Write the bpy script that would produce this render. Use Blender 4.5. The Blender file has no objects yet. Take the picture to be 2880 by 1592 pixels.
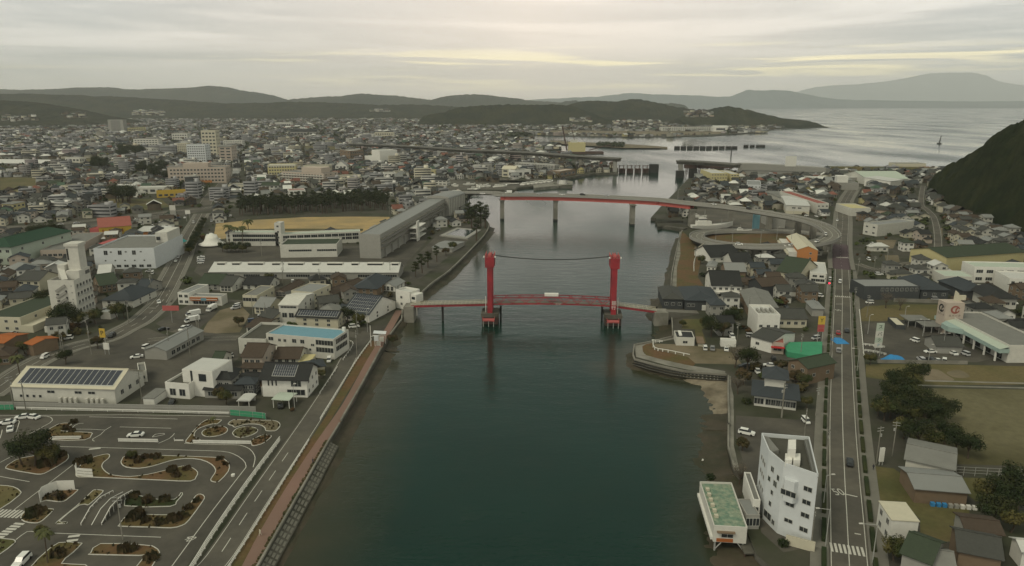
import bpy, math, random
import numpy as np
from mathutils import Vector, Matrix, geometry
random.seed(7); rng = np.random.default_rng(11)
R = math.radians
sc = bpy.context.scene
COL = sc.collection
# ---------------------------------------------------------------- camera
H = 95.0; GZ = 2.5; FPX = 2041.0; PITCH = math.atan(506/2041.0)
cam = bpy.data.cameras.new('camera'); camo = bpy.data.objects.new('camera', cam); COL.objects.link(camo)
camo.location = (0, 0, H); camo.rotation_euler = (R(90)-PITCH, 0, 0)
cam.sensor_width = 36; cam.lens = 36*FPX/2880; cam.clip_start = 1; cam.clip_end = 60000
sc.camera = camo
# ---------------------------------------------------------------- world
SUN_EL, SUN_AZ = 52, -128      # degrees; azimuth from +Y towards +X
w = bpy.data.worlds.new('World'); sc.world = w; w.use_nodes = True
nt = w.node_tree; N = nt.nodes; L = nt.links; N.clear()
def nd(t, nt_=None, **k):
    n = (nt_ or nt).nodes.new(t)
    for a, b in k.items(): setattr(n, a, b)
    return n
def mth(op, a, b=None, c=None, clamp=False, t=None):
    t = t or nt
    n = t.nodes.new('ShaderNodeMath'); n.operation = op; n.use_clamp = clamp
    for i, v in enumerate((a, b, c)):
        if v is None: continue
        if isinstance(v, (int, float)): n.inputs[i].default_value = v
        else: t.links.new(v, n.inputs[i])
    return n.outputs[0]
def mixc(f, a, b, t=None, mode='MIX'):
    t = t or nt
    n = t.nodes.new('ShaderNodeMix'); n.data_type = 'RGBA'; n.blend_type = mode
    for s, v in ((0, f), (6, a), (7, b)):
        if isinstance(v, (int, float)): n.inputs[s].default_value = v
        elif isinstance(v, tuple): n.inputs[s].default_value = (*v, 1)[:4]
        else: t.links.new(v, n.inputs[s])
    return n.outputs[2]
sky = nd('ShaderNodeTexSky', sky_type='NISHITA', sun_disc=False, sun_elevation=R(SUN_EL), sun_rotation=R(SUN_AZ))
tc = nd('ShaderNodeTexCoord')
sep = nd('ShaderNodeSeparateXYZ'); L.new(tc.outputs['Generated'], sep.inputs[0])
vz = sep.outputs[2]
def cloudnoise(scale, detail, off, rough=.55, dist=0):
    m = nd('ShaderNodeMapping'); L.new(tc.outputs['Generated'], m.inputs[0])
    m.inputs['Scale'].default_value = scale; m.inputs['Location'].default_value = off
    n = nd('ShaderNodeTexNoise'); n.inputs['Scale'].default_value = 1; n.inputs['Detail'].default_value = detail
    n.inputs['Roughness'].default_value = rough; n.inputs['Distortion'].default_value = dist
    L.new(m.outputs[0], n.inputs['Vector']); return n.outputs[0]
def ss(v, a, b):
    n = nd('ShaderNodeMapRange', interpolation_type='SMOOTHSTEP'); L.new(v, n.inputs[0])
    n.inputs[1].default_value = a; n.inputs[2].default_value = b; return n.outputs[0]
az = mth('ARCTAN2', sep.outputs[0], sep.outputs[1])          # 0 straight ahead, + to the right
# overcast deck: soft grey and cream sheets, stretched level near the horizon
n1 = cloudnoise((2.2, 2.2, 26), 5, (3, 1, 0), .55, .6)
n2 = cloudnoise((3.0, 3.0, 70), 6, (7, 2, 4), .6, .4)
n3 = cloudnoise((1.2, 1.2, 9), 3, (0, 5, 2))
deck = mixc(ss(n1, .36, .64), (7.4, 7.4, 7.1), (12.8, 12.1, 11.1))
deck = mixc(mth('MULTIPLY', ss(n2, .50, .68), .5), deck, (6.0, 6.1, 6.0))
warm = mth('MULTIPLY', mth('SUBTRACT', 1, mth('MULTIPLY', mth('ABSOLUTE', mth('SUBTRACT', az, .02)), 1.9), clamp=True), ss(vz, .30, .02), clamp=True)
deck = mixc(mth('MULTIPLY', warm, .62), deck, (19.5, 15.6, 12.6))
# thin gaps above the horizon, lit pale yellow
cen = mth('ADD', .042, mth('MULTIPLY', mth('SUBTRACT', n3, .5), .05))
band = mth('SUBTRACT', 1, mth('DIVIDE', mth('ABSOLUTE', mth('SUBTRACT', vz, cen)), .026), clamp=True)
azw = mth('ADD', mth('MULTIPLY', ss(az, -.62, .02), .75), .18)
gapn = cloudnoise((3.4, 3.4, 95), 6, (1.3, 4.2, 9), .62, .8)
gap = mth('MULTIPLY', mth('MULTIPLY', mth('POWER', band, .7), ss(gapn, .50, .62)), azw, clamp=True)
deck = mixc(gap, deck, (29, 24.5, 13.5))
low = ss(vz, .040, .004)
deck = mixc(mth('MULTIPLY', low, .5), deck, (11.8, 10.3, 8.4))
# unseen upper sky shaped for light: dim ahead for dark water, bright behind
top = ss(vz, .14, .34); front = ss(sep.outputs[1], -.25, .45)
deck = mixc(mth('MULTIPLY', top, .9), deck, mixc(front, (8.0, 8.0, 6.2), (1.4, 1.9, 1.6)))
col = mixc(.93, sky.outputs[0], deck)
bg = nd('ShaderNodeBackground'); bg.inputs[1].default_value = 0.10
L.new(col, bg.inputs[0]); wo = nd('ShaderNodeOutputWorld'); L.new(bg.outputs[0], wo.inputs[0])
# ---------------------------------------------------------------- sun (veiled by cloud)
sl = bpy.data.lights.new('sun', 'SUN'); sl.energy = 1.45; sl.angle = R(16); sl.color = (1, .93, .74)
so = bpy.data.objects.new('sun', sl); COL.objects.link(so); so.location = (0, 0, 300)
so.rotation_euler = Vector((-math.sin(R(SUN_AZ))*math.cos(R(SUN_EL)), -math.cos(R(SUN_AZ))*math.cos(R(SUN_EL)), -math.sin(R(SUN_EL)))).to_track_quat('-Z', 'Y').to_euler()
sc.view_settings.view_transform = 'Standard'; sc.view_settings.look = 'None'; sc.view_settings.gamma = 1
sc.view_settings.exposure = 0.0
sc.cycles.volume_bounces = 4; sc.cycles.max_bounces = 6; sc.cycles.transparent_max_bounces = 6
sc.cycles.volume_step_rate = 1
# ---------------------------------------------------------------- pixel rays of the measured camera -> places in the world
ZM = dict(S=(0,0,1), D=(0,0,.894444), A=(0,1100,2.894), B=(0,800,3.5597), C=(600,750,3.56), G=(0,560,4.1883), E=(560,520,4.025),
          F=(1800,1150,3.2217), P=(2340,1150,3.2222), X=(1760,820,3.7467), I=(2300,780,3.5603), J=(1800,500,3.955),
          K=(2340,460,4.1889), L=(1150,500,3.164), M=(0,220,3.5778), N=(660,260,3.5778), O=(1300,240,2.8622), Q=(2000,150,2.9273),
          R=(600,1240,4.045), T=(900,900,4.0686), U=(1740,840,6.473), V=(1880,1320,5.236), Y=(560,1100,8.5867), Z=(440,560,10.17),
          H=(2440,900,11.865), w=(1040,380,3.5778), e=(1860,420,3.3026))
SP, CP = math.sin(PITCH), math.cos(PITCH)
def S_(k, x, y): a, b, s = ZM[k]; return a+x/s, b+y/s
def W(k, x, y, z=GZ):
    sx, sy = S_(k, x, y); a = (sy-796)/FPX; t = (H-z)/(SP+a*CP)
    return Vector(((sx-1440)/FPX*t, (CP-a*SP)*t, z))
def WY(k, x, y, Y):
    sx, sy = S_(k, x, y); a = (sy-796)/FPX; t = Y/(CP-a*SP)
    return Vector(((sx-1440)/FPX*t, Y, H-(SP+a*CP)*t))
def ztop(p, k, x, y):
    return WY(k, x, y, p.y).z
def pix(p):        # world -> photograph coordinates
    d = p[1]*CP+(H-p[2])*SP; return 1440+FPX*p[0]/d, 796+FPX*((H-p[2])*CP-p[1]*SP)/d
def PL(k, s, z=GZ):
    out = []
    for q in s.split():
        if q[0].isalpha(): k, q = q[0], q[1:]
        v = q.split(','); out.append(W(k, float(v[0]), float(v[1]), float(v[2]) if len(v) > 2 else z))
    return out
# ---------------------------------------------------------------- materials
MATS = {}
def mat(name, c, rough=.85, var=.18, sc_=.35, spec=.15, c2=None, sc2=.03, bump=0, metal=0, objcol=False):
    if name in MATS: return MATS[name]
    m = bpy.data.materials.new(name); m.use_nodes = True; t = m.node_tree; b = t.nodes['Principled BSDF']
    b.inputs['Roughness'].default_value = rough; b.inputs['Specular IOR Level'].default_value = spec; b.inputs['Metallic'].default_value = metal
    g = t.nodes.new('ShaderNodeNewGeometry'); n = t.nodes.new('ShaderNodeTexNoise')
    n.inputs['Scale'].default_value = sc_; n.inputs['Detail'].default_value = 5; n.inputs['Roughness'].default_value = .65
    t.links.new(g.outputs['Position'], n.inputs['Vector'])
    if objcol:
        oi = t.nodes.new('ShaderNodeObjectInfo'); base = oi.outputs['Color']
    else: base = (*c, 1)
    if c2:
        n2 = t.nodes.new('ShaderNodeTexNoise'); n2.inputs['Scale'].default_value = sc2; n2.inputs['Detail'].default_value = 4
        t.links.new(g.outputs['Position'], n2.inputs['Vector'])
        mr = t.nodes.new('ShaderNodeMapRange'); t.links.new(n2.outputs[0], mr.inputs[0]); mr.inputs[1].default_value = .4; mr.inputs[2].default_value = .62
        base = mixc(mr.outputs[0], base, c2, t)
    f = mth('ADD', 1-var, mth('MULTIPLY', n.outputs[0], 2*var, t=t), t=t)
    cc = t.nodes.new('ShaderNodeCombineColor')
    for i in range(3): t.links.new(f, cc.inputs[i])
    o = mixc(1.0, base, cc.outputs[0], t, 'MULTIPLY'); t.links.new(o, b.inputs['Base Color'])
    if bump:
        bm = t.nodes.new('ShaderNodeBump'); bm.inputs['Strength'].default_value = bump; bm.inputs['Distance'].default_value = .3
        t.links.new(n.outputs[0], bm.inputs['Height']); t.links.new(bm.outputs[0], b.inputs['Normal'])
    MATS[name] = m; return m
mt = lambda *a, **k: mat(*a, **k)
M = dict(
 ground=mt('town_ground', (.062,.058,.046), c2=(.042,.046,.027), sc2=.05, var=.4, sc_=.12),
 asphalt=mt('asphalt', (.078,.073,.061), var=.28, c2=(.108,.099,.080), sc2=.06, sc_=.5),
 asphalt2=mt('dark_asphalt', (.062,.058,.049), var=.3, c2=(.088,.081,.066), sc2=.07, sc_=.4),
 pave=mt('pavement_concrete', (.155,.148,.125), var=.2, sc_=.3),
 concrete=mt('concrete', (.22,.21,.18), var=.22, sc_=.4, c2=(.15,.145,.12), sc2=.15),
 darkconc=mt('weathered_concrete', (.10,.095,.08), var=.35, sc_=.5, c2=(.06,.058,.045), sc2=.1),
 pink=mt('pink_paving', (.20,.125,.10), var=.12, sc_=.2, c2=(.175,.115,.09), sc2=.05),
 drygrass=mt('dry_grass', (.115,.068,.034), var=.5, sc_=.8, c2=(.085,.072,.028), sc2=.1),
 grass=mt('rough_grass', (.075,.075,.028), var=.35, sc_=.7, c2=(.12,.098,.045), sc2=.04),
 lawn=mt('worn_field_grass', (.068,.062,.028), var=.35, sc_=.5, c2=(.12,.108,.06), sc2=.022),
 sand=mt('sports_sand', (.36,.26,.12), var=.2, sc_=.15, c2=(.27,.21,.11), sc2=.05),
 dirt=mt('bare_dirt', (.17,.14,.095), var=.25, sc_=.4, c2=(.115,.098,.06), sc2=.06),
 mud=mt('river_mud', (.060,.050,.034), var=.45, sc_=.6, c2=(.036,.036,.02), sc2=.12, rough=.6),
 shoal=mt('sandy_shoal', (.21,.18,.13), var=.5, sc_=.5, c2=(.12,.10,.07), sc2=.12),
 white=mt('white_paint', (.62,.61,.56), var=.16, sc_=.9, rough=.6),
 line=mt('road_line_paint', (.46,.45,.40), var=.4, sc_=2),
 wall_w=mt('white_wall', (.50,.49,.44), var=.2, sc_=.6),
 wall_b=mt('bluish_white_wall', (.52,.54,.545), var=.12, sc_=.5),
 wall_c=mt('cream_wall', (.47,.44,.34), var=.12, sc_=.6),
 wall_y=mt('yellow_wall', (.46,.41,.22), var=.10, sc_=.6),
 wall_g=mt('grey_wall', (.27,.265,.24), var=.15, sc_=.6),
 wall_n=mt('brown_wall', (.17,.125,.085), var=.2, sc_=.6),
 wall_o=mt('orange_brick_wall', (.40,.17,.06), var=.15, sc_=1.5),
 wall_k=mt('charcoal_wall', (.055,.060,.062), var=.15, sc_=.6),
 wall_p=mt('pink_wall', (.40,.34,.285), var=.12, sc_=.6),
 green_w=mt('pale_green_wall', (.38,.43,.36), var=.1, sc_=.6),
 yellow=mt('yellow_paint', (.50,.34,.06), var=.1, sc_=1),
 orange=mt('orange_roof', (.30,.10,.032), var=.25, sc_=1),
 red=mt('red_paint', (.42,.035,.035), var=.12, sc_=.5, rough=.5),
 palered=mt('faded_red', (.38,.10,.095), var=.12, sc_=.5),
 brick=mt('faded_red_roof', (.26,.09,.07), var=.2, sc_=.5),
 tile_k=mt('black_tile', (.024,.025,.024), var=.3, sc_=1.4, rough=.6),
 tile_g=mt('grey_tile', (.055,.056,.050), var=.3, sc_=1.4, rough=.65),
 tile_b=mt('blue_grey_tile', (.040,.047,.052), var=.25, sc_=1.4, rough=.6),
 tile_n=mt('brown_tile', (.062,.047,.035), var=.3, sc_=1.2),
 tile_v=mt('green_tile', (.042,.055,.036), var=.3, sc_=1.2),
 roof_w=mt('white_metal_roof', (.47,.47,.44), var=.12, sc_=.3, rough=.5),
 roof_g=mt('grey_flat_roof', (.17,.17,.155), var=.25, sc_=.3),
 roof_d=mt('dark_flat_roof', (.07,.068,.055), var=.3, sc_=.3),
 roof_bl=mt('blue_painted_roof', (.14,.27,.33), var=.12, sc_=.3),
 roof_m=mt('grey_metal_roof', (.20,.205,.195), var=.1, sc_=.3, rough=.5),
 roof_gr=mt('green_painted_roof', (.13,.20,.145), var=.5, sc_=1.6, c2=(.24,.275,.20), sc2=.9),
 dgreen=mt('dark_green_roof', (.024,.055,.034), var=.15, sc_=.4),
 mint=mt('mint_trim', (.27,.35,.32), var=.1, sc_=.6),
 netgreen=mt('green_net', (.05,.24,.13), var=.25, sc_=.5),
 tarp=mt('blue_tarpaulin', (.04,.20,.42), var=.3, sc_=1.5, bump=.5),
 glass=mt('window_glass', (.028,.032,.034), var=.3, sc_=.8, rough=.15, spec=.6),
 solar=mt('solar_panel', (.035,.038,.048), var=.3, sc_=.5, rough=.25, spec=.6),
 frame=mt('aluminium', (.40,.40,.37), var=.1, rough=.5),
 steel=mt('galvanised_steel', (.30,.30,.28), var=.2, rough=.5),
 dark=mt('dark_metal', (.03,.03,.028), var=.3),
 bark=mt('tree_bark', (.075,.058,.042), var=.4, sc_=2),
 leaf=mt('leaf_green', (.035,.046,.015), var=.55, sc_=.5, c2=(.085,.075,.025), sc2=.25, spec=.15),
 leafd=mt('leaf_dark', (.020,.030,.012), var=.55, sc_=.45, c2=(.036,.040,.015), sc2=.2, spec=.1),
 leafp=mt('pine_needles', (.040,.048,.018), var=.5, sc_=.5, c2=(.022,.032,.014), sc2=.3, spec=.15),
 leafr=mt('russet_foliage', (.080,.056,.028), var=.5, sc_=.7, c2=(.038,.040,.016), sc2=.3, spec=.15),
 twig=mt('bare_twigs', (.12,.10,.075), var=.4, sc_=1.5),
 palm=mt('palm_leaf', (.07,.075,.03), var=.4, sc_=1),
 tyre=mt('tyre_rubber', (.015,.015,.015), var=.2),
 carpaint=mt('car_paint', (.5,.5,.5), var=.05, rough=.25, spec=.6, objcol=True),
 signcol=mt('sign_face', (.5,.5,.5), var=.05, rough=.5, objcol=True),
 skin=mt('skin', (.45,.28,.2), var=.05), cloth=mt('dark_cloth', (.05,.05,.06), var=.2),
 bluecol=mt('light_blue_paint', (.18,.36,.42), var=.15), cyan=mt('turquoise_canopy', (.05,.36,.36), var=.2),
 rust=mt('rusty_steel', (.075,.048,.04), var=.4), purple=mt('coloured_asphalt', (.085,.060,.066), var=.15),
 steelred=mt('bridge_red_paint', (.29,.032,.040), var=.22, sc_=.5, rough=.6, c2=(.20,.030,.036), sc2=.15),
 girder=mt('girder_faded_red', (.42,.10,.085), var=.12, sc_=.2, rough=.6),
)
# ---------------------------------------------------------------- mesh helper
class MB:
    def __init__(s): s.v = []; s.f = []; s.m = []
    def add(s, vs, fs, m=0):
        o = len(s.v); s.v += [tuple(v) for v in vs]; s.f += [tuple(i+o for i in f) for f in fs]; s.m += [m]*len(fs); return s
    def box(s, x0, x1, y0, y1, z0, z1, m=0, T=None):
        vs = [Vector(p) for p in ((x0,y0,z0),(x1,y0,z0),(x1,y1,z0),(x0,y1,z0),(x0,y0,z1),(x1,y0,z1),(x1,y1,z1),(x0,y1,z1))]
        if T is not None: vs = [T @ v for v in vs]
        return s.add(vs, [(0,3,2,1),(4,5,6,7),(0,1,5,4),(1,2,6,5),(2,3,7,6),(3,0,4,7)], m)
    def prism(s, poly, z0, z1, m=0, ms=None, bottom=False):
        n = len(poly); p2 = [Vector((p[0], p[1])) for p in poly]
        ar = sum(p2[i].x*p2[(i+1)%n].y-p2[(i+1)%n].x*p2[i].y for i in range(n))
        if ar < 0: p2.reverse()
        s.add([(p.x, p.y, z1) for p in p2], geometry.tessellate_polygon([[Vector((p.x,p.y,0)) for p in p2]]), m)
        o = len(s.f)
        if bottom: s.add([(p.x, p.y, z0) for p in p2], [t[::-1] for t in geometry.tessellate_polygon([[Vector((p.x,p.y,0)) for p in p2]])], m)
        if z0 is not None and z0 < z1-1e-6:
            s.add([(p.x,p.y,z0) for p in p2]+[(p.x,p.y,z1) for p in p2], [(i,(i+1)%n,n+(i+1)%n,n+i) for i in range(n)], m if ms is None else ms)
        return s
    def cyl(s, a, b, r0, r1=None, n=8, m=0, cap=True):
        a, b = Vector(a), Vector(b); r1 = r0 if r1 is None else r1; d = (b-a).normalized()
        u = d.orthogonal().normalized(); v = d.cross(u); vs = []
        for c, r in ((a, r0), (b, r1)):
            vs += [c+(u*math.cos(2*math.pi*i/n)+v*math.sin(2*math.pi*i/n))*r for i in range(n)]
        fs = [(i,(i+1)%n,n+(i+1)%n,n+i) for i in range(n)]
        if cap: fs += [tuple(range(n))[::-1], tuple(range(n,2*n))]
        return s.add(vs, fs, m)
    def bar(s, a, b, wd, ht, m=0):       # rectangular bar between two points
        a, b = Vector(a), Vector(b); d = (b-a).normalized(); u = d.cross(Vector((0,0,1)))
        u = Vector((1,0,0)) if u.length < 1e-4 else u.normalized(); v = u.cross(d)
        vs = [c+u*i*wd/2+v*j*ht/2 for c in (a, b) for i, j in ((-1,-1),(1,-1),(1,1),(-1,1))]
        return s.add(vs, [(0,1,2,3)[::-1],(4,5,6,7),(0,1,5,4),(1,2,6,5),(2,3,7,6),(3,0,4,7)], m)
    def ribbon(s, pts, w0, w1, dz=0, th=0, m=0):    # strip along pts, from offset w0 to w1 (left negative)
        Lp, Rp = offset(pts, w0), offset(pts, w1); n = len(pts)
        vs = [Vector((p.x,p.y,p.z+dz)) for p in Lp]+[Vector((p.x,p.y,p.z+dz)) for p in Rp]
        s.add(vs, [(i,n+i,n+i+1,i+1) for i in range(n-1)], m)
        if th:
            vb = vs+[v-Vector((0,0,th)) for v in vs]
            s.add(vb, [(i+1,2*n+i+1,2*n+i,i) for i in range(n-1)]+[(n+i,3*n+i,3*n+i+1,n+i+1) for i in range(n-1)]+[(2*n+i+1,3*n+i+1,3*n+i,2*n+i) for i in range(n-1)]+[(0,2*n,3*n,n),(n-1,2*n-1,4*n-1,3*n-1)], m)
        return s
    def build(s, name, mats, parent=None, loc=None, rz=0, smooth=False):
        me = bpy.data.meshes.new(name); me.from_pydata([tuple(v) for v in s.v], [], s.f)
        for m in (mats if isinstance(mats, (list, tuple)) else [mats]): me.materials.append(M[m] if isinstance(m, str) else m)
        if any(s.m): me.polygons.foreach_set('material_index', s.m)
        if smooth: me.polygons.foreach_set('use_smooth', [True]*len(s.f))
        me.update(); o = bpy.data.objects.new(name, me); COL.objects.link(o)
        if parent is not None: o.parent = parent
        if loc is not None: o.location = loc
        o.rotation_euler.z = rz; return o
def offset(pts, w_):
    out = []
    for i, p in enumerate(pts):
        a = pts[max(i-1,0)]; b = pts[min(i+1,len(pts)-1)]; d = Vector((b.x-a.x, b.y-a.y, 0)).normalized()
        out.append(Vector((p.x+d.y*w_, p.y-d.x*w_, p.z)))
    return out
def smooth(pts, n=4, closed=False):          # Catmull-Rom through the points
    out = []; m = len(pts)
    for i in range(m if closed else m-1):
        g = (lambda j: pts[j % m]) if closed else (lambda j: pts[min(max(j,0),m-1)])
        a, b, c, d = g(i-1), g(i), g(i+1), g(i+2)
        for k in range(n):
            t = k/n; out.append(.5*((2*b)+(c-a)*t+(2*a-5*b+4*c-d)*t*t+(3*b-a-3*c+d)*t**3))
    if not closed: out.append(pts[-1].copy())
    return out
def dashes(pts, on, off):
    out = []; cur = []; acc = 0; state = True
    for i in range(len(pts)-1):
        a, b = pts[i], pts[i+1]; ln = (b-a).length; t = 0
        while t < ln:
            need = (on if state else off)-acc; st = min(need, ln-t)
            if state:
                if not cur: cur = [a.lerp(b, t/ln)]
                cur.append(a.lerp(b, (t+st)/ln))
            t += st; acc += st
            if acc >= (on if state else off)-1e-6:
                if state and len(cur) > 1: out.append(cur)
                cur = []; state = not state; acc = 0
    if len(cur) > 1: out.append(cur)
    return out
def tag(o, label=None, cat=None, group=None, kind=None):
    if label: o['label'] = label
    if cat: o['category'] = cat
    if group: o['group'] = group
    if kind: o['kind'] = kind
    return o
def struct(o, kind='structure'): o['kind'] = kind; return o
def empty(name, loc, rz=0, label=None, cat=None, group=None):
    o = bpy.data.objects.new(name, None); COL.objects.link(o); o.location = loc; o.rotation_euler.z = rz
    o.empty_display_size = .5; return tag(o, label, cat, group)
def inpoly(px, py, poly):
    px = np.asarray(px, float); py = np.asarray(py, float); c = np.zeros(px.shape, bool); n = len(poly)
    for i in range(n):
        x0, y0 = poly[i][0], poly[i][1]; x1, y1 = poly[i-1][0], poly[i-1][1]
        if y0 == y1: continue
        c ^= ((y0 > py) != (y1 > py)) & (px < (x1-x0)*(py-y0)/(y1-y0)+x0)
    return c
def distline(px, py, pts):
    d = np.full(np.shape(px), 1e9)
    for a, b in zip(pts[:-1], pts[1:]):
        vx, vy = b[0]-a[0], b[1]-a[1]; t = np.clip(((px-a[0])*vx+(py-a[1])*vy)/(vx*vx+vy*vy+1e-9), 0, 1)
        d = np.minimum(d, np.hypot(px-a[0]-t*vx, py-a[1]-t*vy))
    return d
def hash2(ix, iy, k=0):
    h = np.sin(ix*127.1+iy*311.7+k*74.7)*43758.5453; return h-np.floor(h)
def vnoise(x, y, k=0):
    ix, iy = np.floor(x), np.floor(y); fx, fy = x-ix, y-iy; fx = fx*fx*(3-2*fx); fy = fy*fy*(3-2*fy)
    return (hash2(ix,iy,k)*(1-fx)+hash2(ix+1,iy,k)*fx)*(1-fy)+(hash2(ix,iy+1,k)*(1-fx)+hash2(ix+1,iy+1,k)*fx)*fy
def fbm(x, y, o=4, k=0):
    s = 0; a = .5
    for i in range(o): s = s+a*vnoise(x*2**i, y*2**i, k+i); a *= .5
    return s
def canopy(x, y, cell, k=0):       # rounded tree tops, one per jittered cell, 0..1
    X_, Y_ = x/cell, y/cell; ix, iy = np.floor(X_), np.floor(Y_); best = np.zeros(np.shape(x))
    for dx in (-1,0,1):
        for dy in (-1,0,1):
            cx, cy = ix+dx, iy+dy; jx = cx+hash2(cx,cy,k); jy = cy+hash2(cx,cy,k+5); r = .55+.45*hash2(cx,cy,k+9)
            d2 = ((X_-jx)**2+(Y_-jy)**2)/(r*r); best = np.maximum(best, np.sqrt(np.clip(1-d2,0,1))*r)
    return best
def gridmesh(name, P, mats, smooth_=False):      # P: (n,m,3)
    n, m_, _ = P.shape; me = bpy.data.meshes.new(name)
    i = np.arange(n*m_).reshape(n, m_); q = np.stack([i[:-1,:-1], i[:-1,1:], i[1:,1:], i[1:,:-1]], -1).reshape(-1,4)
    me.vertices.add(n*m_); me.vertices.foreach_set('co', P.reshape(-1)); me.loops.add(q.size); me.loops.foreach_set('vertex_index', q.reshape(-1))
    me.polygons.add(len(q)); me.polygons.foreach_set('loop_start', np.arange(len(q))*4)
    me.update(calc_edges=True); me.validate()
    if smooth_: me.polygons.foreach_set('use_smooth', [True]*len(q))
    me.materials.append(M[mats] if isinstance(mats, str) else mats); o = bpy.data.objects.new(name, me); COL.objects.link(o); return o
# ================================================================ land and water
west_edge = PL('R', '-260,2700 530,1424 1330,0 T730,300 T790,180 T890,0') + PL('D', '1020,770 1052,746 1090,712 1130,683 1182,632 1222,588 1232,566 1226,556 1215,545')
west_edge += PL('D', '1180,520 1172,507') + PL('w', '1000,600 980,556 1470,550 1490,530 1740,505 2040,520 2040,480 1745,452 1900,450 2160,400 2260,386 2500,383 2500,330 2300,290 2190,255') \
 + PL('D', '1440,392 1366,387 1362,377 1405,374 1410,366 1330,363')
far_w = PL('D', '1180,361 1230,360 1335,356 1341,352 1338,349 1300,347 1334,338 1380,340 1470,342 1536,344 1620,343 1700,343 1790,341 1832,338 1876,334 1900,333 1922,334 1950,322 1990,319') + PL('Q', '840,600')
far_pts = [Vector((1150, 3700, GZ)), Vector((1150, 4500, GZ)), Vector((900, 6500, GZ)), Vector((1300, 9500, GZ)), Vector((1600, 13000, GZ)), Vector((-13000, 13000, GZ)), Vector((-13000, 300, GZ)), Vector((-120, -60, GZ))]
west_poly = west_edge + far_w + far_pts
east_edge = PL('D', '1990,1700 1960,1500') + PL('V', '1500,1424 1290,1250 1180,960 1050,560') + PL('F', '960,560 905,590 860,560 800,360 805,150 790,0') + PL('X', '1075,1424 1085,1100 1075,890') \
 + PL('X', '1040,870 800,850 520,800 240,745 100,710 75,600 88,565 330,520 510,478 500,400 490,260 330,230 330,170') + PL('J', '210,1400 250,1310 340,1280 350,1060 385,880 440,640 470,590') \
 + PL('J', '560,560 300,520 200,545 190,505 480,500 480,480 170,490 180,450 120,445 250,300 440,110') + PL('e', '250,270 300,265 400,240 800,215 1560,190 2000,195 2500,205 2576,200')
east_poly = east_edge + [Vector((2200, 1300, GZ)), Vector((2200, -100, GZ)), Vector((80, -100, GZ))]
for nm, poly in (('west_bank_ground', west_poly), ('east_bank_ground', east_poly)):
    struct(MB().prism([(p.x, p.y) for p in poly], -1.5, GZ, 0, 1).build(nm, ['ground', 'darkconc']))
wp2 = [(p.x, p.y) for p in west_poly]; ep2 = [(p.x, p.y) for p in east_poly]
shore = [p for p in west_edge], [p for p in east_edge]
# water: fine sheet near the camera carries how shallow it is, one coarse sheet beyond
wm = bpy.data.materials.new('sea_water'); wm.use_nodes = True; t = wm.node_tree; b = t.nodes['Principled BSDF']
at = t.nodes.new('ShaderNodeAttribute'); at.attribute_name = 'shallow'
g = t.nodes.new('ShaderNodeNewGeometry')
def tn(scale, det, vec=None, stretch=None):
    n = t.nodes.new('ShaderNodeTexNoise'); n.inputs['Scale'].default_value = scale; n.inputs['Detail'].default_value = det
    src = g.outputs['Position']
    if stretch:
        m_ = t.nodes.new('ShaderNodeMapping'); m_.inputs['Scale'].default_value = stretch; t.links.new(src, m_.inputs[0]); src = m_.outputs[0]
    t.links.new(src, n.inputs['Vector']); return n.outputs[0]
murk = tn(.03, 4)
deep = mixc(murk, (.003,.018,.012), (.005,.029,.021), t)
shf = mth('ADD', at.outputs['Fac'], mth('MULTIPLY', mth('SUBTRACT', tn(.12, 5), .5, t=t), .35, t=t), clamp=True, t=t)
shc = mixc(tn(.08, 5), (.034,.033,.015), (.052,.044,.024), t)
t.links.new(mixc(shf, deep, shc, t), b.inputs['Base Color'])
b.inputs['IOR'].default_value = 1.33; b.inputs['Specular IOR Level'].default_value = .5
patch = tn(.004, 3, stretch=(1.6, .5, 1))
rr = t.nodes.new('ShaderNodeMapRange'); t.links.new(patch, rr.inputs[0]); rr.inputs[1].default_value=.35; rr.inputs[2].default_value=.65; rr.inputs[3].default_value=.06; rr.inputs[4].default_value=.30
t.links.new(rr.outputs[0], b.inputs['Roughness'])
bmp = t.nodes.new('ShaderNodeBump'); bmp.inputs['Distance'].default_value = .12; sy_ = t.nodes.new('ShaderNodeSeparateXYZ'); t.links.new(g.outputs['Position'], sy_.inputs[0]); mr_ = t.nodes.new('ShaderNodeMapRange'); t.links.new(sy_.outputs[1], mr_.inputs[0]); mr_.inputs[1].default_value = 300; mr_.inputs[2].default_value = 1300; mr_.inputs[3].default_value = .55; mr_.inputs[4].default_value = .08; t.links.new(mr_.outputs[0], bmp.inputs['Strength'])
t.links.new(mth('ADD', tn(.55, 6, stretch=(1,1.8,1)), mth('MULTIPLY', tn(.09, 3, stretch=(1,2.4,1)), 2, t=t), t=t), bmp.inputs['Height']); t.links.new(bmp.outputs[0], b.inputs['Normal'])
def water_sheet(name, x0, x1, y0, y1, nx, ny, z):
    xs = np.linspace(x0, x1, nx); ys = np.linspace(y0, y1, ny); X_, Y_ = np.meshgrid(xs, ys)
    o = gridmesh(name, np.stack([X_, Y_, np.full_like(X_, z)], -1), wm); struct(o)
    sh = np.zeros(X_.size)
    if nx > 20:
        x, y = X_.ravel(), Y_.ravel()
        dw = distline(x, y, west_edge[:14]); de = distline(x, y, east_edge[:32])
        ww = np.clip(18-(y-150)*.02, 11, 18); sh = np.clip(1-dw/ww/1.5, 0, 1)
        we = np.where(y < 260, 22, 13); sh = np.maximum(sh, np.clip(1-de/we, 0, 1))
    a = o.data.attributes.new('shallow', 'FLOAT', 'POINT'); a.data.foreach_set('value', sh.astype(np.float32)); return o
water_sheet('river_water', -220, 260, 60, 700, 160, 214, 0)
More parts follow.
